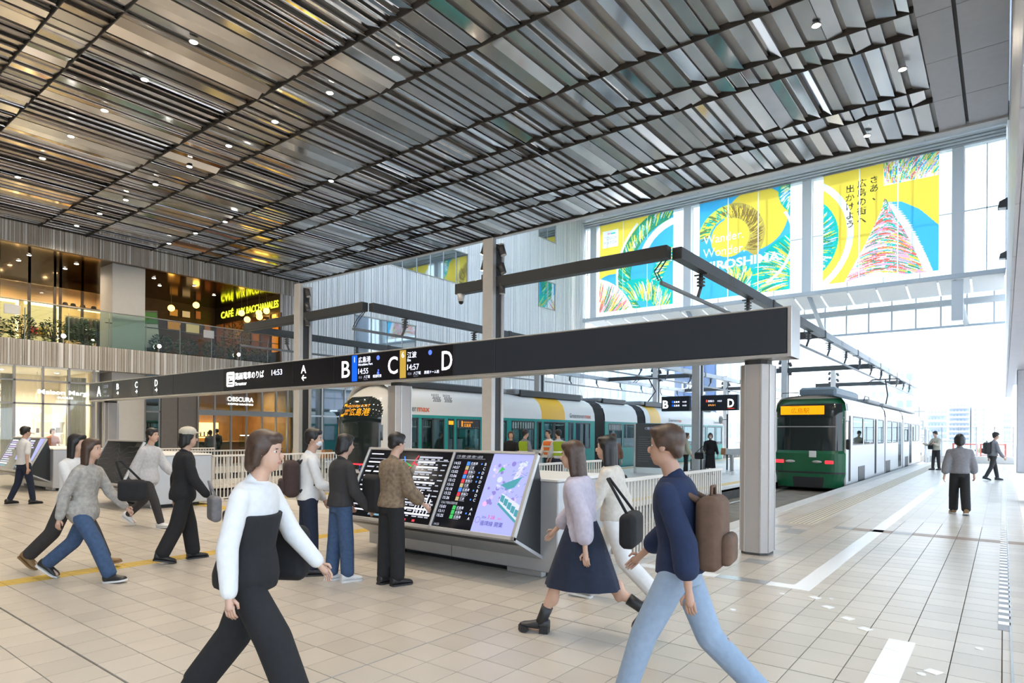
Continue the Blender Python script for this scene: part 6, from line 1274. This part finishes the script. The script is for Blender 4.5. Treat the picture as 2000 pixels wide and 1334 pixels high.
def person(label, x, y, head, H=1.65, la=(0, 0), lk=(0, 0), aa=(0, 0), ae=(10, 10), ao=(8, 8), lean=0, turn=0, nod=0, top=None, bot=None, shoe=None, hair=('short', HAIRB), skin=SKIN, mask=False, vox=0.016, wide=1.0, hat=None, vest=None, pinafore=None, zbase=0.0, foot=(0, 0)):
    """x,y stand point; head = heading in degrees (0 faces +Y, 90 faces -X); la/lk leg swing and knee bend, aa/ae/ao arm swing, elbow, spread (left, right)"""
    t = thing('person', label, 'person', (x, y, zbase), R(head))
    thigh, shin, fh = 0.245 * H, 0.240 * H, 0.046 * H; hipx = 0.053 * H * wide; shx = 0.109 * H * wide
    J = {}; low = 1e9
    for s, sx in ((0, -1), (1, 1)):
        a, k = R(la[s]), R(lk[s]); hip = Vector((sx * hipx, 0, 0)); knee = hip + Vector((sx * 0.004, math.sin(a), -math.cos(a))) * thigh; ank = knee + Vector((0, math.sin(a - k), -math.cos(a - k))) * shin
        J['hip', s], J['knee', s], J['ank', s] = hip, knee, ank; low = min(low, ank.z - (0.10 * H * math.sin(R(max(0, foot[s]))) if foot[s] > 0 else 0))
    dz = fh - low
    for k_ in list(J): J[k_] = J[k_] + Vector((0, 0, dz))
    pel = Vector((0, 0, dz)); ln = Matrix.Rotation(R(-lean), 3, 'X')
    def tor(v): return pel + ln @ Vector(v)
    zS = 0.305 * H; chest = tor((0, 0, 0.2 * H)); neck0 = tor((0, -0.005, zS + 0.01 * H)); neck1 = tor((0, 0.012 * H, 0.372 * H)); hd = tor((0, 0.02 * H, 0.432 * H))
    hr = Matrix.Rotation(R(turn), 3, 'Z') @ Matrix.Rotation(R(-nod), 3, 'X')
    def HD(v): return hd + hr @ (Vector(v) * H)
    for s, sx in ((0, -1), (1, 1)):
        a, e, o_ = R(aa[s]), R(ae[s]), R(ao[s]); sh = tor((sx * shx, 0, zS - 0.026 * H)); d = Vector((sx * math.sin(o_), math.sin(a) * math.cos(o_), -math.cos(a) * math.cos(o_))); elb = sh + d * 0.172 * H
        d2 = Vector((sx * math.sin(o_) * (0.4 if e > 60 else .7) - (sx * .45 if e > 60 else 0), math.sin(a + e) * math.cos(o_), -math.cos(a + e) * math.cos(o_))).normalized(); wr = elb + d2 * 0.148 * H
        J['sh', s], J['elb', s], J['wr', s], J['hd2', s] = sh, elb, wr, d2
    # ---- body
    def torso(mb, off, mat, z0=-0.03, z1=1.0, flare=0.0, bulk=1.0):
        R_ = [(-0.045, 0.070, 0.060), (0.0, 0.090, 0.068), (0.05, 0.086, 0.064), (0.10, 0.075, 0.056), (0.16, 0.084, 0.060), (0.22, 0.098, 0.066), (0.27, 0.108, 0.060), (0.30, 0.098, 0.048), (0.325, 0.055, 0.036)]
        rings = []
        for z, rx, ry in R_:
            if z < z0 or z > z1: continue
            fl_ = flare * max(0, (0.1 - z) / 0.15); f = wide
            rings.append([tor((math.cos(q) * ((rx * f * bulk) * H + off + fl_), math.sin(q) * (ry * bulk * H + off + fl_) - 0.004 * H, z * H)) for q in [2 * math.pi * k / 18 for k in range(18)]])
        mb.rings(rings, mat)
    body = MB(); torso(body, 0, skin); body.capsule(neck0, neck1, 0.034 * H, 0.032 * H, skin)
    body.ball(HD((0, -0.004, 0.02)), (0.047 * H, 0.057 * H, 0.055 * H), skin, 14, 10, hr); body.ball(HD((0, 0.016, -0.022)), (0.037 * H, 0.040 * H, 0.046 * H), skin, 14, 10, hr); body.ball(HD((0, 0.033, -0.052)), (0.019 * H, 0.016 * H, 0.014 * H), skin, 10, 6, hr)
    for s in (0, 1):
        q8 = 0.74 if bot and bot[0] in ('trousers', 'wide') else 1.0; body.capsule(J['hip', s], J['knee', s], 0.050 * H * q8, 0.032 * H * q8, skin); body.capsule(J['knee', s], J['ank', s], 0.032 * H * q8, 0.020 * H * q8, skin)
        mid = J['knee', s].lerp(J['ank', s], 0.3) + Vector((0, -0.008 * H, 0)); body.ball(mid, (0.030 * H * q8 * q8, 0.032 * H * q8 * q8, 0.06 * H), skin, 10, 8)
        fp = R(foot[s]); fd = Vector((0, math.cos(fp), -math.sin(fp))); body.capsule(J['ank', s] - fd * 0.02 * H + Vector((0, 0, -0.02 * H)), J['ank', s] + fd * 0.085 * H + Vector((0, 0, -0.028 * H)), 0.020 * H, 0.014 * H, skin)
        body.capsule(J['sh', s], J['elb', s], 0.027 * H, 0.021 * H, skin); body.capsule(J['elb', s], J['wr', s], 0.0215 * H, 0.014 * H, skin)
        d2 = J['hd2', s]; body.capsule(J['wr', s], J['wr', s] + d2 * 0.042 * H, 0.0135 * H, 0.0165 * H, skin, 10)
    bo = body.build('body', t); remesh_later(bo, min(vox, 0.0135), 4)
    ex = MB()
    for sx in (-1, 1):
        ex.ball(HD((sx * 0.0185, 0.0412, 0.006)), (0.0075 * H, 0.006 * H, 0.0042 * H), EYE_W, 8, 6, hr); ex.ball(HD((sx * 0.0185, 0.0455, 0.006)), (0.0036 * H, 0.0025 * H, 0.0036 * H), EYE_M, 8, 6, hr); ex.ball(HD((sx * 0.0185, 0.0485, 0.0165)), (0.011 * H, 0.003 * H, 0.002 * H), hair[1], 8, 4, hr); ex.ball(HD((sx * 0.047, 0.0, 0.0)), (0.006 * H, 0.012 * H, 0.018 * H), skin, 8, 6, hr)
    ex.ball(HD((0, 0.056, -0.010)), (0.0075 * H, 0.011 * H, 0.013 * H), skin, 8, 6, hr); ex.ball(HD((0, 0.0525, -0.033)), (0.013 * H, 0.004 * H, 0.0045 * H), LIP, 10, 6, hr)
    for s, sx in ((0, -1), (1, 1)):
        d2 = J['hd2', s]; side = Vector((0, 1, 0)) if abs(d2.y) < .8 else Vector((0, 0, 1)); side = (side - d2 * side.dot(d2)).normalized(); inn = d2.cross(side) * (1 if sx < 0 else -1); pb = J['wr', s] + d2 * 0.05 * H
        for k_, (o_, L) in enumerate(((0.0125, 0.036), (0.0042, 0.042), (-0.0042, 0.040), (-0.0125, 0.031))):
            p0 = pb + side * o_ * H; p1 = p0 + (d2 * .9 + inn * .35).normalized() * L * .5 * H; p2 = p1 + (d2 * .55 + inn * .85).normalized() * L * .5 * H; ex.tube([p0 - d2 * 0.012 * H, p0, p1, p2], [0.0052 * H, 0.0052 * H, 0.0048 * H, 0.0036 * H], skin, 6)
        p0 = J['wr', s] + d2 * 0.018 * H + side * 0.013 * H; p1 = p0 + (side * .7 + d2 * .7).normalized() * 0.02 * H; p2 = p1 + (d2 * .9 + inn * .3).normalized() * 0.017 * H; ex.tube([p0, p1, p2], [0.0065 * H, 0.0058 * H, 0.004 * H], skin, 6)
    EXTRA.append((bo, ex))
    if mask:
        mk = MB(); mk.ball(HD((0, 0.026, -0.026)), (0.034 * H, 0.034 * H, 0.030 * H), MASK, 12, 8, hr); mk.build('face_mask', t)
    # ---- hair
    st, hm = hair[0], hair[1]; hb = MB()
    hb.ball(HD((0, -0.012, 0.028)), (0.054 * H, 0.060 * H, 0.056 * H), hm, 16, 10, hr); hb.ball(HD((0, 0.026, 0.052)), (0.042 * H, 0.030 * H, 0.024 * H), hm, 12, 8, hr)
    for sx in (-1, 1): hb.ball(HD((sx * 0.043, 0.002, 0.018)), (0.013 * H, 0.026 * H, 0.030 * H), hm, 10, 6, hr)
    hb.ball(HD((0, -0.042, -0.008)), (0.042 * H, 0.022 * H, 0.036 * H), hm, 12, 8, hr)
    if st in ('bob', 'long'):
        L = 0.05 if st == 'bob' else 0.13
        for sx in (-1, 1): hb.capsule(HD((sx * 0.044, -0.008, 0.02)), HD((sx * 0.046, -0.012, -L * .75)), 0.020 * H, 0.016 * H, hm)
        hb.capsule(HD((0, -0.036, 0.0)), HD((0, -0.046, -L)), 0.036 * H, 0.030 * H, hm); hb.capsule(HD((-0.022, -0.036, 0.0)), HD((-0.026, -0.04, -L)), 0.028 * H, 0.022 * H, hm); hb.capsule(HD((0.022, -0.036, 0.0)), HD((0.026, -0.04, -L)), 0.028 * H, 0.022 * H, hm)
    if st == 'bun': hb.ball(HD((0, -0.055, 0.055)), 0.024 * H, hm, 10, 8, hr)
    remesh_later(hb.build('hair', t), max(vox * .8, .011), 3)
    if hat: hm_ = MB(); hm_.ball(HD((0, -0.006, 0.052)), (0.061 * H, 0.066 * H, 0.045 * H), hat, 16, 8, hr); hm_.ball(HD((0, 0.06, 0.045)), (0.045 * H, 0.04 * H, 0.006 * H), hat, 14, 6, hr); hm_.build('cap', t)
    # ---- clothes
    if top:
        mat, sleeve, length, off = top; off *= 0.62; c = MB(); torso(c, off, mat, -0.05 if length == 'long' else (-0.01 if length == 'mid' else 0.04), 1.0, 0.03 if length == 'long' else 0.012)
        c.capsule(neck0 - Vector((0, 0, 0.012 * H)), neck0 + Vector((0, 0, 0.012 * H)), 0.040 * H, 0.038 * H, mat)
        for s in (0, 1):
            e0, w0, sh = J['elb', s], J['wr', s], J['sh', s]
            if sleeve == 'long': c.capsule(sh, e0, 0.028 * H + off * .6, 0.024 * H + off, mat); c.capsule(e0, w0.lerp(e0, .06), 0.025 * H + off, 0.018 * H + off * .9, mat)
            elif sleeve == 'short': c.capsule(sh, sh.lerp(e0, .72), 0.028 * H + off * .6, 0.028 * H + off, mat)
            elif sleeve == 'half': c.capsule(sh, e0, 0.029 * H + off * .6, 0.030 * H + off, mat); c.capsule(e0, e0.lerp(w0, .55), 0.032 * H + off, 0.030 * H + off, mat)
        if length == 'long': c.capsule(tor((-0.03 * H, 0, -0.02 * H)), tor((0.03 * H, 0, -0.02 * H)), 0.062 * H + off, 0.062 * H + off, mat)
        remesh_later(c.build('top', t), vox)
    if vest:
        c = MB(); torso(c, (top[3] if top else 0) + 0.016, vest[0], 0.04, 0.302); o = c.build('safety_vest', t); remesh_later(o, vox)
        bnd = MB()
        for z in (0.10, 0.19): bnd.rings([[tor((math.cos(q) * (0.092 * H * wide + .045), math.sin(q) * (0.066 * H + .045), (z + dz_) * H)) for q in [2 * math.pi * k / 18 for k in range(18)]] for dz_ in (0, .03)], vest[1], False)
        bnd.build('reflective_band', o)
    if pinafore:
        c = MB(); torso(c, (top[3] if top else 0) + 0.012, pinafore, -0.05, 0.235, 0.03); remesh_later(c.build('pinafore', t), vox)
    if bot:
        kind, mat, w_ = bot; c = MB()
        if kind in ('trousers', 'wide'):
            torso(c, 0.010, mat, -0.05, 0.105); k2 = 1.0 if kind == 'trousers' else 1.35
            for s in (0, 1):
                hp, kn, an = J['hip', s], J['knee', s], J['ank', s]; c.capsule(hp, kn, 0.053 * H + .006, (0.038 * H + .006) * w_ * k2, mat); an2 = kn.lerp(an, .97); c.capsule(kn, an2, (0.038 * H + .006) * w_ * k2, (0.032 * H + .004) * w_ * k2 * (1.12 if kind == 'wide' else 1), mat, 12, 1)
            remesh_later(c.build('trousers', t), vox)
        else:
            L = {'skirt': 0.24, 'midi': 0.36, 'dress': 0.44}[kind] * H; n_ = 40; rings = []; top_z = 0.10 * H
            sp = max(abs(math.sin(R(la[0]))), abs(math.sin(R(la[1])))) * 0.5
            for i in range(9):
                q_ = i / 8; z = top_z - (L + top_z) * q_; rx = (0.080 * H + 0.016) + (0.045 * H * w_) * q_ ** .8; ry = (0.062 * H + 0.014) + (0.04 * H * w_ + sp * .36 * H) * q_ ** .9
                rings.append([pel + Vector((math.cos(a) * rx * (1 + .035 * q_ * math.sin(a * 9)), math.sin(a) * ry * (1 + .035 * q_ * math.sin(a * 9)), z)) for a in [2 * math.pi * k / n_ for k in range(n_)]])
            c.rings(rings, mat, False); c.build('skirt' if kind != 'dress' else 'long_skirt', t)
    # ---- shoes
    if shoe:
        sk, sm, so_ = shoe
        for s, sx in ((0, -1), (1, 1)):
            an = J['ank', s]; fp = R(foot[s]); mt = Matrix.Translation(an) @ Matrix.Rotation(-fp, 4, 'X') @ Matrix.Rotation(R(-sx * 6), 4, 'Z'); c = MB(); hh = 0.046 * H; Ls = 0.155 * H; sole = 0.012 * H if sk != 'boot' else 0.028 * H
            prof = [(-0.30, .022, .055), (-0.22, .028, .062), (-0.05, .029, .060), (0.2, .030, .044), (0.42, .034, .032), (0.6, .031, .026), (0.70, .016, .018)]
            rings = []
            for yv, wv, hv in prof: rings.append([mt @ Vector((math.cos(a) * wv * H, yv * Ls, -hh + sole * .6 + max(0, (math.sin(a) * .5 + .5)) * hv * H)) for a in [2 * math.pi * k / 12 for k in range(12)]])
            c.rings(rings, sm)
            for za, zb, ex_ in ((-hh, -hh + sole, 1.07),):
                pts = [(-0.32, .020), (-0.26, .028), (0.0, .029), (0.4, .036), (0.6, .033), (0.73, .014)]; pl = [(w2 * H * ex_, yv * Ls) for yv, w2 in pts] + [(-w2 * H * ex_, yv * Ls) for yv, w2 in reversed(pts)]
                if sk == 'boot': c.prism([q for q in pl if q[1] > 0.12 * Ls], 2, za, zb, so_, mt); c.prism([(-.026 * H, -.3 * Ls), (.026 * H, -.3 * Ls), (.026 * H, 0), (-.026 * H, 0)], 2, za, zb + .01 * H, so_, mt)
                else: c.prism(pl, 2, za, zb, so_, mt)
            if sk == 'boot': up_ = (J['knee', s] - an).normalized(); c.tube([an - up_ * .01 * H, an + up_ * .05 * H, an + up_ * 0.10 * H], [.029 * H, .029 * H, .031 * H], sm, 12)
            c.build('boot' if sk == 'boot' else 'shoe', t)
    return t, J, (lambda v: Matrix.Translation((x, y, zbase)) @ Matrix.Rotation(R(head), 4, 'Z') @ (pel + ln @ Vector(v)))
def wp(P_, head, x, y, v): return Matrix.Translation((x, y, 0)) @ Matrix.Rotation(R(head), 4, 'Z') @ Vector(v)

def bag(kind, label, wpos, head, size, mat, strap=None, smat=None):
    """bag as a thing of its own; size = width, depth, height; strap = end point in world"""
    t = thing(kind, label, 'bag', wpos, R(head)); w_, d, h = size; b = MB(); b.bbox(-w_ / 2, w_ / 2, -d / 2, d / 2, 0, h, mat, min(d, w_) * .25); remesh_later(b.build('bag_body', t), .016, 7); smat = smat or mat
    if kind == 'backpack':
        b = MB(); b.bbox(-w_ * .38, w_ * .38, -d / 2 - .05, -d / 2 + .02, h * .08, h * .5, mat, .02); remesh_later(b.build('pocket', t), .014, 5)
        for sx in (-1, 1): b = MB(); b.tube([(sx * w_ * .28, d / 2, h * .15), (sx * w_ * .36, d / 2 + .17, h * .35), (sx * w_ * .36, d / 2 + .21, h * .75), (sx * w_ * .3, d / 2 + .12, h + .04), (sx * w_ * .26, d / 2 - .02, h * .92)], .02, smat, 8); b.build('strap', t)
        b = MB(); b.tube([(-.05, 0, h - .01), (-.04, 0, h + .05), (.04, 0, h + .05), (.05, 0, h - .01)], .01, smat, 6); b.build('handle', t)
    else:
        if strap is not None:
            iv = (Matrix.Translation(wpos) @ Matrix.Rotation(R(head), 4, 'Z')).inverted(); e = iv @ Vector(strap); b = MB(); b.tube([(-w_ * .35, 0, h - .02), (e.x - .03, e.y, e.z), (e.x + .03, e.y, e.z), (w_ * .35, 0, h - .02)], .012, smat, 8); b.build('strap', t)
    return t

BLK = fabric('black', (0.014, 0.014, 0.016)); NVY = fabric('navy', (0.015, 0.022, 0.045)); JEAN = fabric('denim', (0.045, 0.085, 0.17), .18); JEANL = fabric('denim_pale', (0.27, 0.35, 0.46), .05); WHT = fabric('white', (0.74, 0.74, 0.74), .04); LGR = fabric('light_grey', (0.50, 0.50, 0.52)); GRY = fabric('grey', (0.20, 0.20, 0.22)); BRN = fabric('brown', (0.12, 0.07, 0.045)); OLV = fabric('olive', (0.13, 0.115, 0.075), .15); CHAR = fabric('charcoal', (0.035, 0.033, 0.034)); BEI = fabric('beige', (0.52, 0.47, 0.38)); LIL = fabric('lilac', (0.50, 0.46, 0.54)); CRM = fabric('cream', (0.62, 0.58, 0.52)); KHK = fabric('khaki', (0.28, 0.21, 0.12)); PLD = fabric('check_brown', (0.20, 0.145, 0.095), .35); NBL = fabric('deep_blue', (0.010, 0.020, 0.06)); HIV = M('hi_vis', (0.62, 0.85, 0.03), .8, emit=.12); HIO = M('hi_vis_orange', (0.9, 0.22, 0.05), .8); REF = M('reflective', (0.7, 0.72, 0.7), .4)
SHW = M('shoe_white', (0.72, 0.72, 0.72), .6); SHB = M('shoe_black', (0.02, 0.02, 0.022), .45); SHN = M('shoe_tan', (0.24, 0.14, 0.06), .6); SHG = M('shoe_grey', (0.40, 0.38, 0.36), .6)
sb_ = ('shoe', SHB, SHB); sw_ = ('shoe', SHW, SHW); sbw = ('shoe', SHB, SHW)
# man at the far left kiosk
person('man in white short-sleeved shirt seen from behind at the far left kiosk', -17.0, 4.45, 12, 1.66, (-10, 12), (14, 4), (8, -12), (14, 12), (10, 10), top=(WHT, 'short', 'mid', .022), bot=('trousers', NVY, 1.0), shoe=sb_, hair=('short', HAIRB))
# two women striding past the dark kiosk
person('woman in dark trousers and tan shoes, long black hair, striding past the dark kiosk', -8.75, 2.75, -52, 1.60, (30, -24), (6, 22), (-28, 26), (14, 22), (8, 8), 4, 0, 0, (WHT, 'half', 'mid', .03), ('wide', CHAR, .95), ('shoe', SHN, SHN), ('long', HAIRB), foot=(-10, 35))
person('woman in dark jeans and patterned grey cardigan, striding beside the tan shoes', -7.95, 2.62, -52, 1.58, (-26, 30), (24, 6), (24, -22), (20, 14), (9, 9), 5, 0, 0, (fabric('knit_grey', (0.36, 0.345, 0.32), .22), 'long', 'long', .035), ('wide', JEAN, .9), sbw, ('long', HAIRN), foot=(34, -8))
bag('shoulder_bag', 'small black shoulder bag of the woman in the patterned cardigan', (-7.62, 2.98, .86), 38, (.30, .12, .24), BLK, (-7.72, 2.88, 1.30))
# man in pale shirt and person in black near the dark kiosk
person('man in loose pale grey shirt walking beside the dark kiosk', -11.5, 4.75, -60, 1.68, (-22, 26), (26, 8), (22, -18), (24, 10), (9, 9), 3, 0, 0, (LGR, 'half', 'long', .045), ('trousers', CHAR, 1.05), sw_, ('short', HAIRB), foot=(32, -6))
person('person dressed all in black with a pale cap walking in front of the kiosk', -8.2, 3.8, -15, 1.62, (12, -12), (4, 14), (-14, 14), (14, 22), (10, 10), 2, 0, 0, (BLK, 'long', 'long', .045), ('wide', BLK, 1.05), sb_, ('bob', HAIRB), hat=BEI, foot=(0, 12))
bag('tote_bag', 'grey tote bag carried by the person all in black', (-7.77, 3.98, .52), -15, (.34, .12, .32), GRY, (-7.81, 3.93, 1.02))
# near woman in white blouse and black
person('near woman in white blouse and black trousers hurrying across the foreground', -3.42, 1.95, -58, 1.62, (-18, 30), (20, 8), (24, -8), (16, 16), (10, 12), 6, 0, 4, (WHT, 'long', 'mid', .032), ('wide', BLK, 1.12), sb_, ('bob', HAIRN), vox=.012, foot=(28, -6), pinafore=BLK)
bag('shoulder_bag', 'big black shoulder bag of the near woman in the white blouse', (-3.60, 2.25, .72), 32, (.40, .16, .34), BLK, (-3.50, 2.11, 1.33))
# three people reading the kiosk
person('man in white shirt with rucksack reading the lit kiosk', -6.32, 4.34, -28, 1.62, (-3, 4), (2, 2), (12, 18), (20, 55), (9, 8), 2, -18, 4, (WHT, 'long', 'mid', .03), ('trousers', NVY, 1.15), sb_, ('short', HAIRB), mask=True, vox=.013)
bag('backpack', 'dark brown rucksack on the man in white shirt at the kiosk', (-6.41, 4.17, .90), -28, (.32, .17, .42), fabric('leather_dark', (0.055, 0.032, 0.028)), smat=CHAR)
person('person in black jacket and blue jeans reading the lit kiosk', -5.78, 4.38, -12, 1.56, (-4, 5), (2, 3), (10, 10), (28, 28), (8, 8), 2, 0, 8, (CHAR, 'long', 'mid', .045), ('wide', JEAN, .92), sw_, ('bob', HAIRB), vox=.013)
person('person in brown checked shirt and black trousers reading the lit kiosk', -5.22, 4.62, -8, 1.58, (-2, 3), (1, 2), (8, 14), (24, 34), (7, 8), 3, 0, 8, (PLD, 'half', 'mid', .05), ('wide', BLK, .95), sb_, ('short', HAIRB), vox=.013)
bag('tote_bag', 'large black tote bag hanging from the person in the checked shirt', (-5.45, 4.58, .76), -8, (.34, .16, .42), BLK, (-5.40, 4.58, 1.28))
# two women crossing right of the kiosk
person('woman in white blouse, dark skirt and chunky black boots walking past the kiosk end', -2.72, 4.46, 105, 1.60, (28, -26), (6, 34), (-24, 24), (18, 20), (9, 10), 5, 0, 4, (LIL, 'half', 'mid', .045), ('skirt', NVY, 1.0), ('boot', SHB, SHB), ('long', HAIRN), vox=.013, foot=(-4, 42))
person('woman in cream trousers and grey trainers walking behind the booted woman', -3.0, 5.5, 105, 1.62, (-20, 26), (26, 6), (20, -18), (22, 18), (10, 10), 4, 0, 0, (CRM, 'half', 'mid', .04), ('wide', WHT, .95), ('shoe', SHG, SHW), ('long', HAIRB), vox=.014, foot=(32, -6))
bag('shoulder_bag', 'black shoulder bag between the booted woman and the man in navy', (-2.36, 4.62, .74), 105, (.36, .14, .28), BLK, (-2.55, 4.58, 1.28))
# near man in navy
person('near man in navy top and pale blue jeans walking towards the kiosk', -1.50, 3.55, 98, 1.70, (26, -22), (8, 26), (-24, 20), (16, 26), (9, 10), 4, 0, 2, (NBL, 'half', 'mid', .035), ('trousers', JEANL, 1.15), sw_, ('short', HAIRN), SKIN2, vox=.012, foot=(-6, 30))
bag('backpack', 'dark brown rucksack on the near man in navy', (-1.31, 3.57, .88), 98, (.30, .15, .42), BRN)
# far people on the right platform
person('woman in grey top and black trousers walking away along the right platform', -0.72, 16.2, 10, 1.62, (12, -10), (4, 12), (-12, 10), (12, 14), (12, 12), top=(GRY, 'half', 'mid', .05), bot=('wide', BLK, 1.0), shoe=('shoe', SHN, SHW), hair=('bob', HAIRB), foot=(0, 10))
person('man in pale jacket standing with his phone on the far platform', -2.52, 36.1, 140, 1.78, (-4, 8), (2, 4), (20, 24), (90, 80), (8, 8), 2, 0, 20, (BEI, 'long', 'mid', .05), ('trousers', CHAR, 1.05), sb_, ('short', HAIRB), vox=.022)
bag('shoulder_bag', 'dark cross-body bag of the man in the pale jacket', (-2.74, 35.98, .98), 140, (.26, .10, .2), BLK, (-2.5, 36.0, 1.48))
person('man in dark clothes and cap walking beside the far column', -0.30, 29.4, -70, 1.70, (14, -12), (4, 14), (-14, 12), (12, 20), (9, 9), 4, top=(GRY, 'long', 'mid', .045), bot=('trousers', CHAR, 1.05), shoe=sb_, hair=('short', HAIRB), hat=CHAR, vox=.02, foot=(0, 14))
bag('backpack', 'dark rucksack on the man in the cap on the far platform', (-0.49, 29.33, .96), -70, (.30, .18, .44), CHAR)
# people on the middle platform
person('masked woman in black coat and skirt waiting by the D sign', -9.3, 25.0, 205, 1.62, (-2, 3), (1, 1), (6, 10), (30, 60), (12, 12), top=(BLK, 'long', 'long', .045), bot=('midi', BLK, .8), shoe=sb_, hair=('bob', HAIRB), mask=True, vox=.02)
bag('shoulder_bag', 'black handbag hanging beside the masked woman in black', (-9.72, 24.9, .62), 205, (.36, .16, .28), BLK, (-9.55, 24.95, 1.15))
person('man in grey green jacket and khaki trousers by the route board', -9.95, 22.3, -35, 1.72, (8, -6), (3, 6), (8, 8), (16, 26), (9, 9), top=(fabric('grey_green', (0.10, 0.12, 0.10)), 'long', 'mid', .05), bot=('trousers', KHK, 1.15), shoe=sb_, hair=('short', HAIRB), vox=.02)
bag('backpack', 'black rucksack on the man in khaki trousers', (-10.07, 22.13, .98), -35, (.32, .2, .46), BLK)
person('person in cream top standing behind the man in khaki trousers', -9.45, 22.9, -60, 1.62, (4, -4), (2, 3), (12, 10), (26, 22), (9, 9), top=(fabric('cream_green', (0.45, 0.46, 0.34)), 'half', 'mid', .045), bot=('trousers', BLK, 1.0), shoe=sb_, hair=('bob', HAIRN), vox=.02)
person('person in dark brown coat walking in front of the route board', -10.7, 19.6, 80, 1.64, (22, -20), (6, 22), (-18, 18), (14, 20), (9, 9), 4, top=(BRN, 'long', 'long', .045), bot=('trousers', CHAR, 1.0), shoe=sb_, hair=('bob', HAIRN), vox=.018, foot=(0, 26))
person('person in dark brown top beside the route board post', -9.75, 17.9, 60, 1.60, (-14, 16), (16, 5), (14, -12), (20, 16), (9, 9), 3, top=(fabric('rust_brown', (0.15, 0.075, 0.05)), 'half', 'mid', .04), bot=('trousers', CHAR, 1.0), shoe=sb_, hair=('long', HAIRN), vox=.018, foot=(18, 0))
for x, y, hd_, v_, nm, hc in ((-11.15, 15.0, -20, HIV, 'yellow green safety vest, left of the orange one', GRY), (-10.9, 15.9, 170, HIO, 'orange safety vest between two yellow ones', WHT), (-10.35, 15.6, 60, HIV, 'yellow green safety vest, right of the orange one', LGR)):
    person('station worker in %s' % nm, x, y, hd_, 1.68, (-3, 3), (2, 2), (8, 10), (24, 30), (10, 10), top=(hc, 'half', 'mid', .03), bot=('trousers', NVY, 1.1), shoe=sb_, hair=('short', HAIRB), vox=.018, vest=(v_, REF))
person('woman in black top and pale skirt beside the lit post', -11.9, 15.3, -140, 1.62, (-10, 12), (10, 4), (16, -12), (24, 12), (10, 10), 3, top=(BLK, 'short', 'mid', .03), bot=('midi', fabric('rose_pale', (0.5, 0.33, 0.28)), 1.0), shoe=sw_, hair=('bob', HAIRN), vox=.018, foot=(14, 0))
# in the streetcar and the shops
person('passenger in dark shirt standing in the streetcar doorway', -15.35, 14.95, -90, 1.64, (-2, 2), (1, 1), (10, 10), (30, 30), (9, 9), top=(CHAR, 'short', 'mid', .03), bot=('trousers', BLK, 1.0), shoe=sb_, hair=('short', HAIRB), vox=.02, zbase=.062)
person('shop visitor in rust top behind the fashion shop glass', XF - 1.4, 8.75, -80, 1.62, (-3, 3), (1, 1), (8, 8), (20, 20), (9, 9), top=(fabric('rust', (0.35, 0.14, 0.08)), 'short', 'mid', .03), bot=('trousers', GRY, 1.0), shoe=sw_, hair=('bob', HAIRN), vox=.02, zbase=.012)
person('coffee shop customer in black at the counter', XF - 2.3, 15.9, 90, 1.66, (-3, 3), (1, 1), (8, 8), (20, 30), (9, 9), top=(BLK, 'long', 'mid', .03), bot=('trousers', CHAR, 1.0), shoe=sb_, hair=('short', HAIRB), vox=.022, zbase=.012)
person('coffee shop customer in grey waiting behind the one in black', XF - 1.6, 15.2, 60, 1.60, (-3, 3), (1, 1), (8, 8), (20, 30), (9, 9), top=(GRY, 'long', 'mid', .03), bot=('trousers', BLK, 1.0), shoe=sb_, hair=('bob', HAIRN), vox=.022, zbase=.012)
run_remesh()
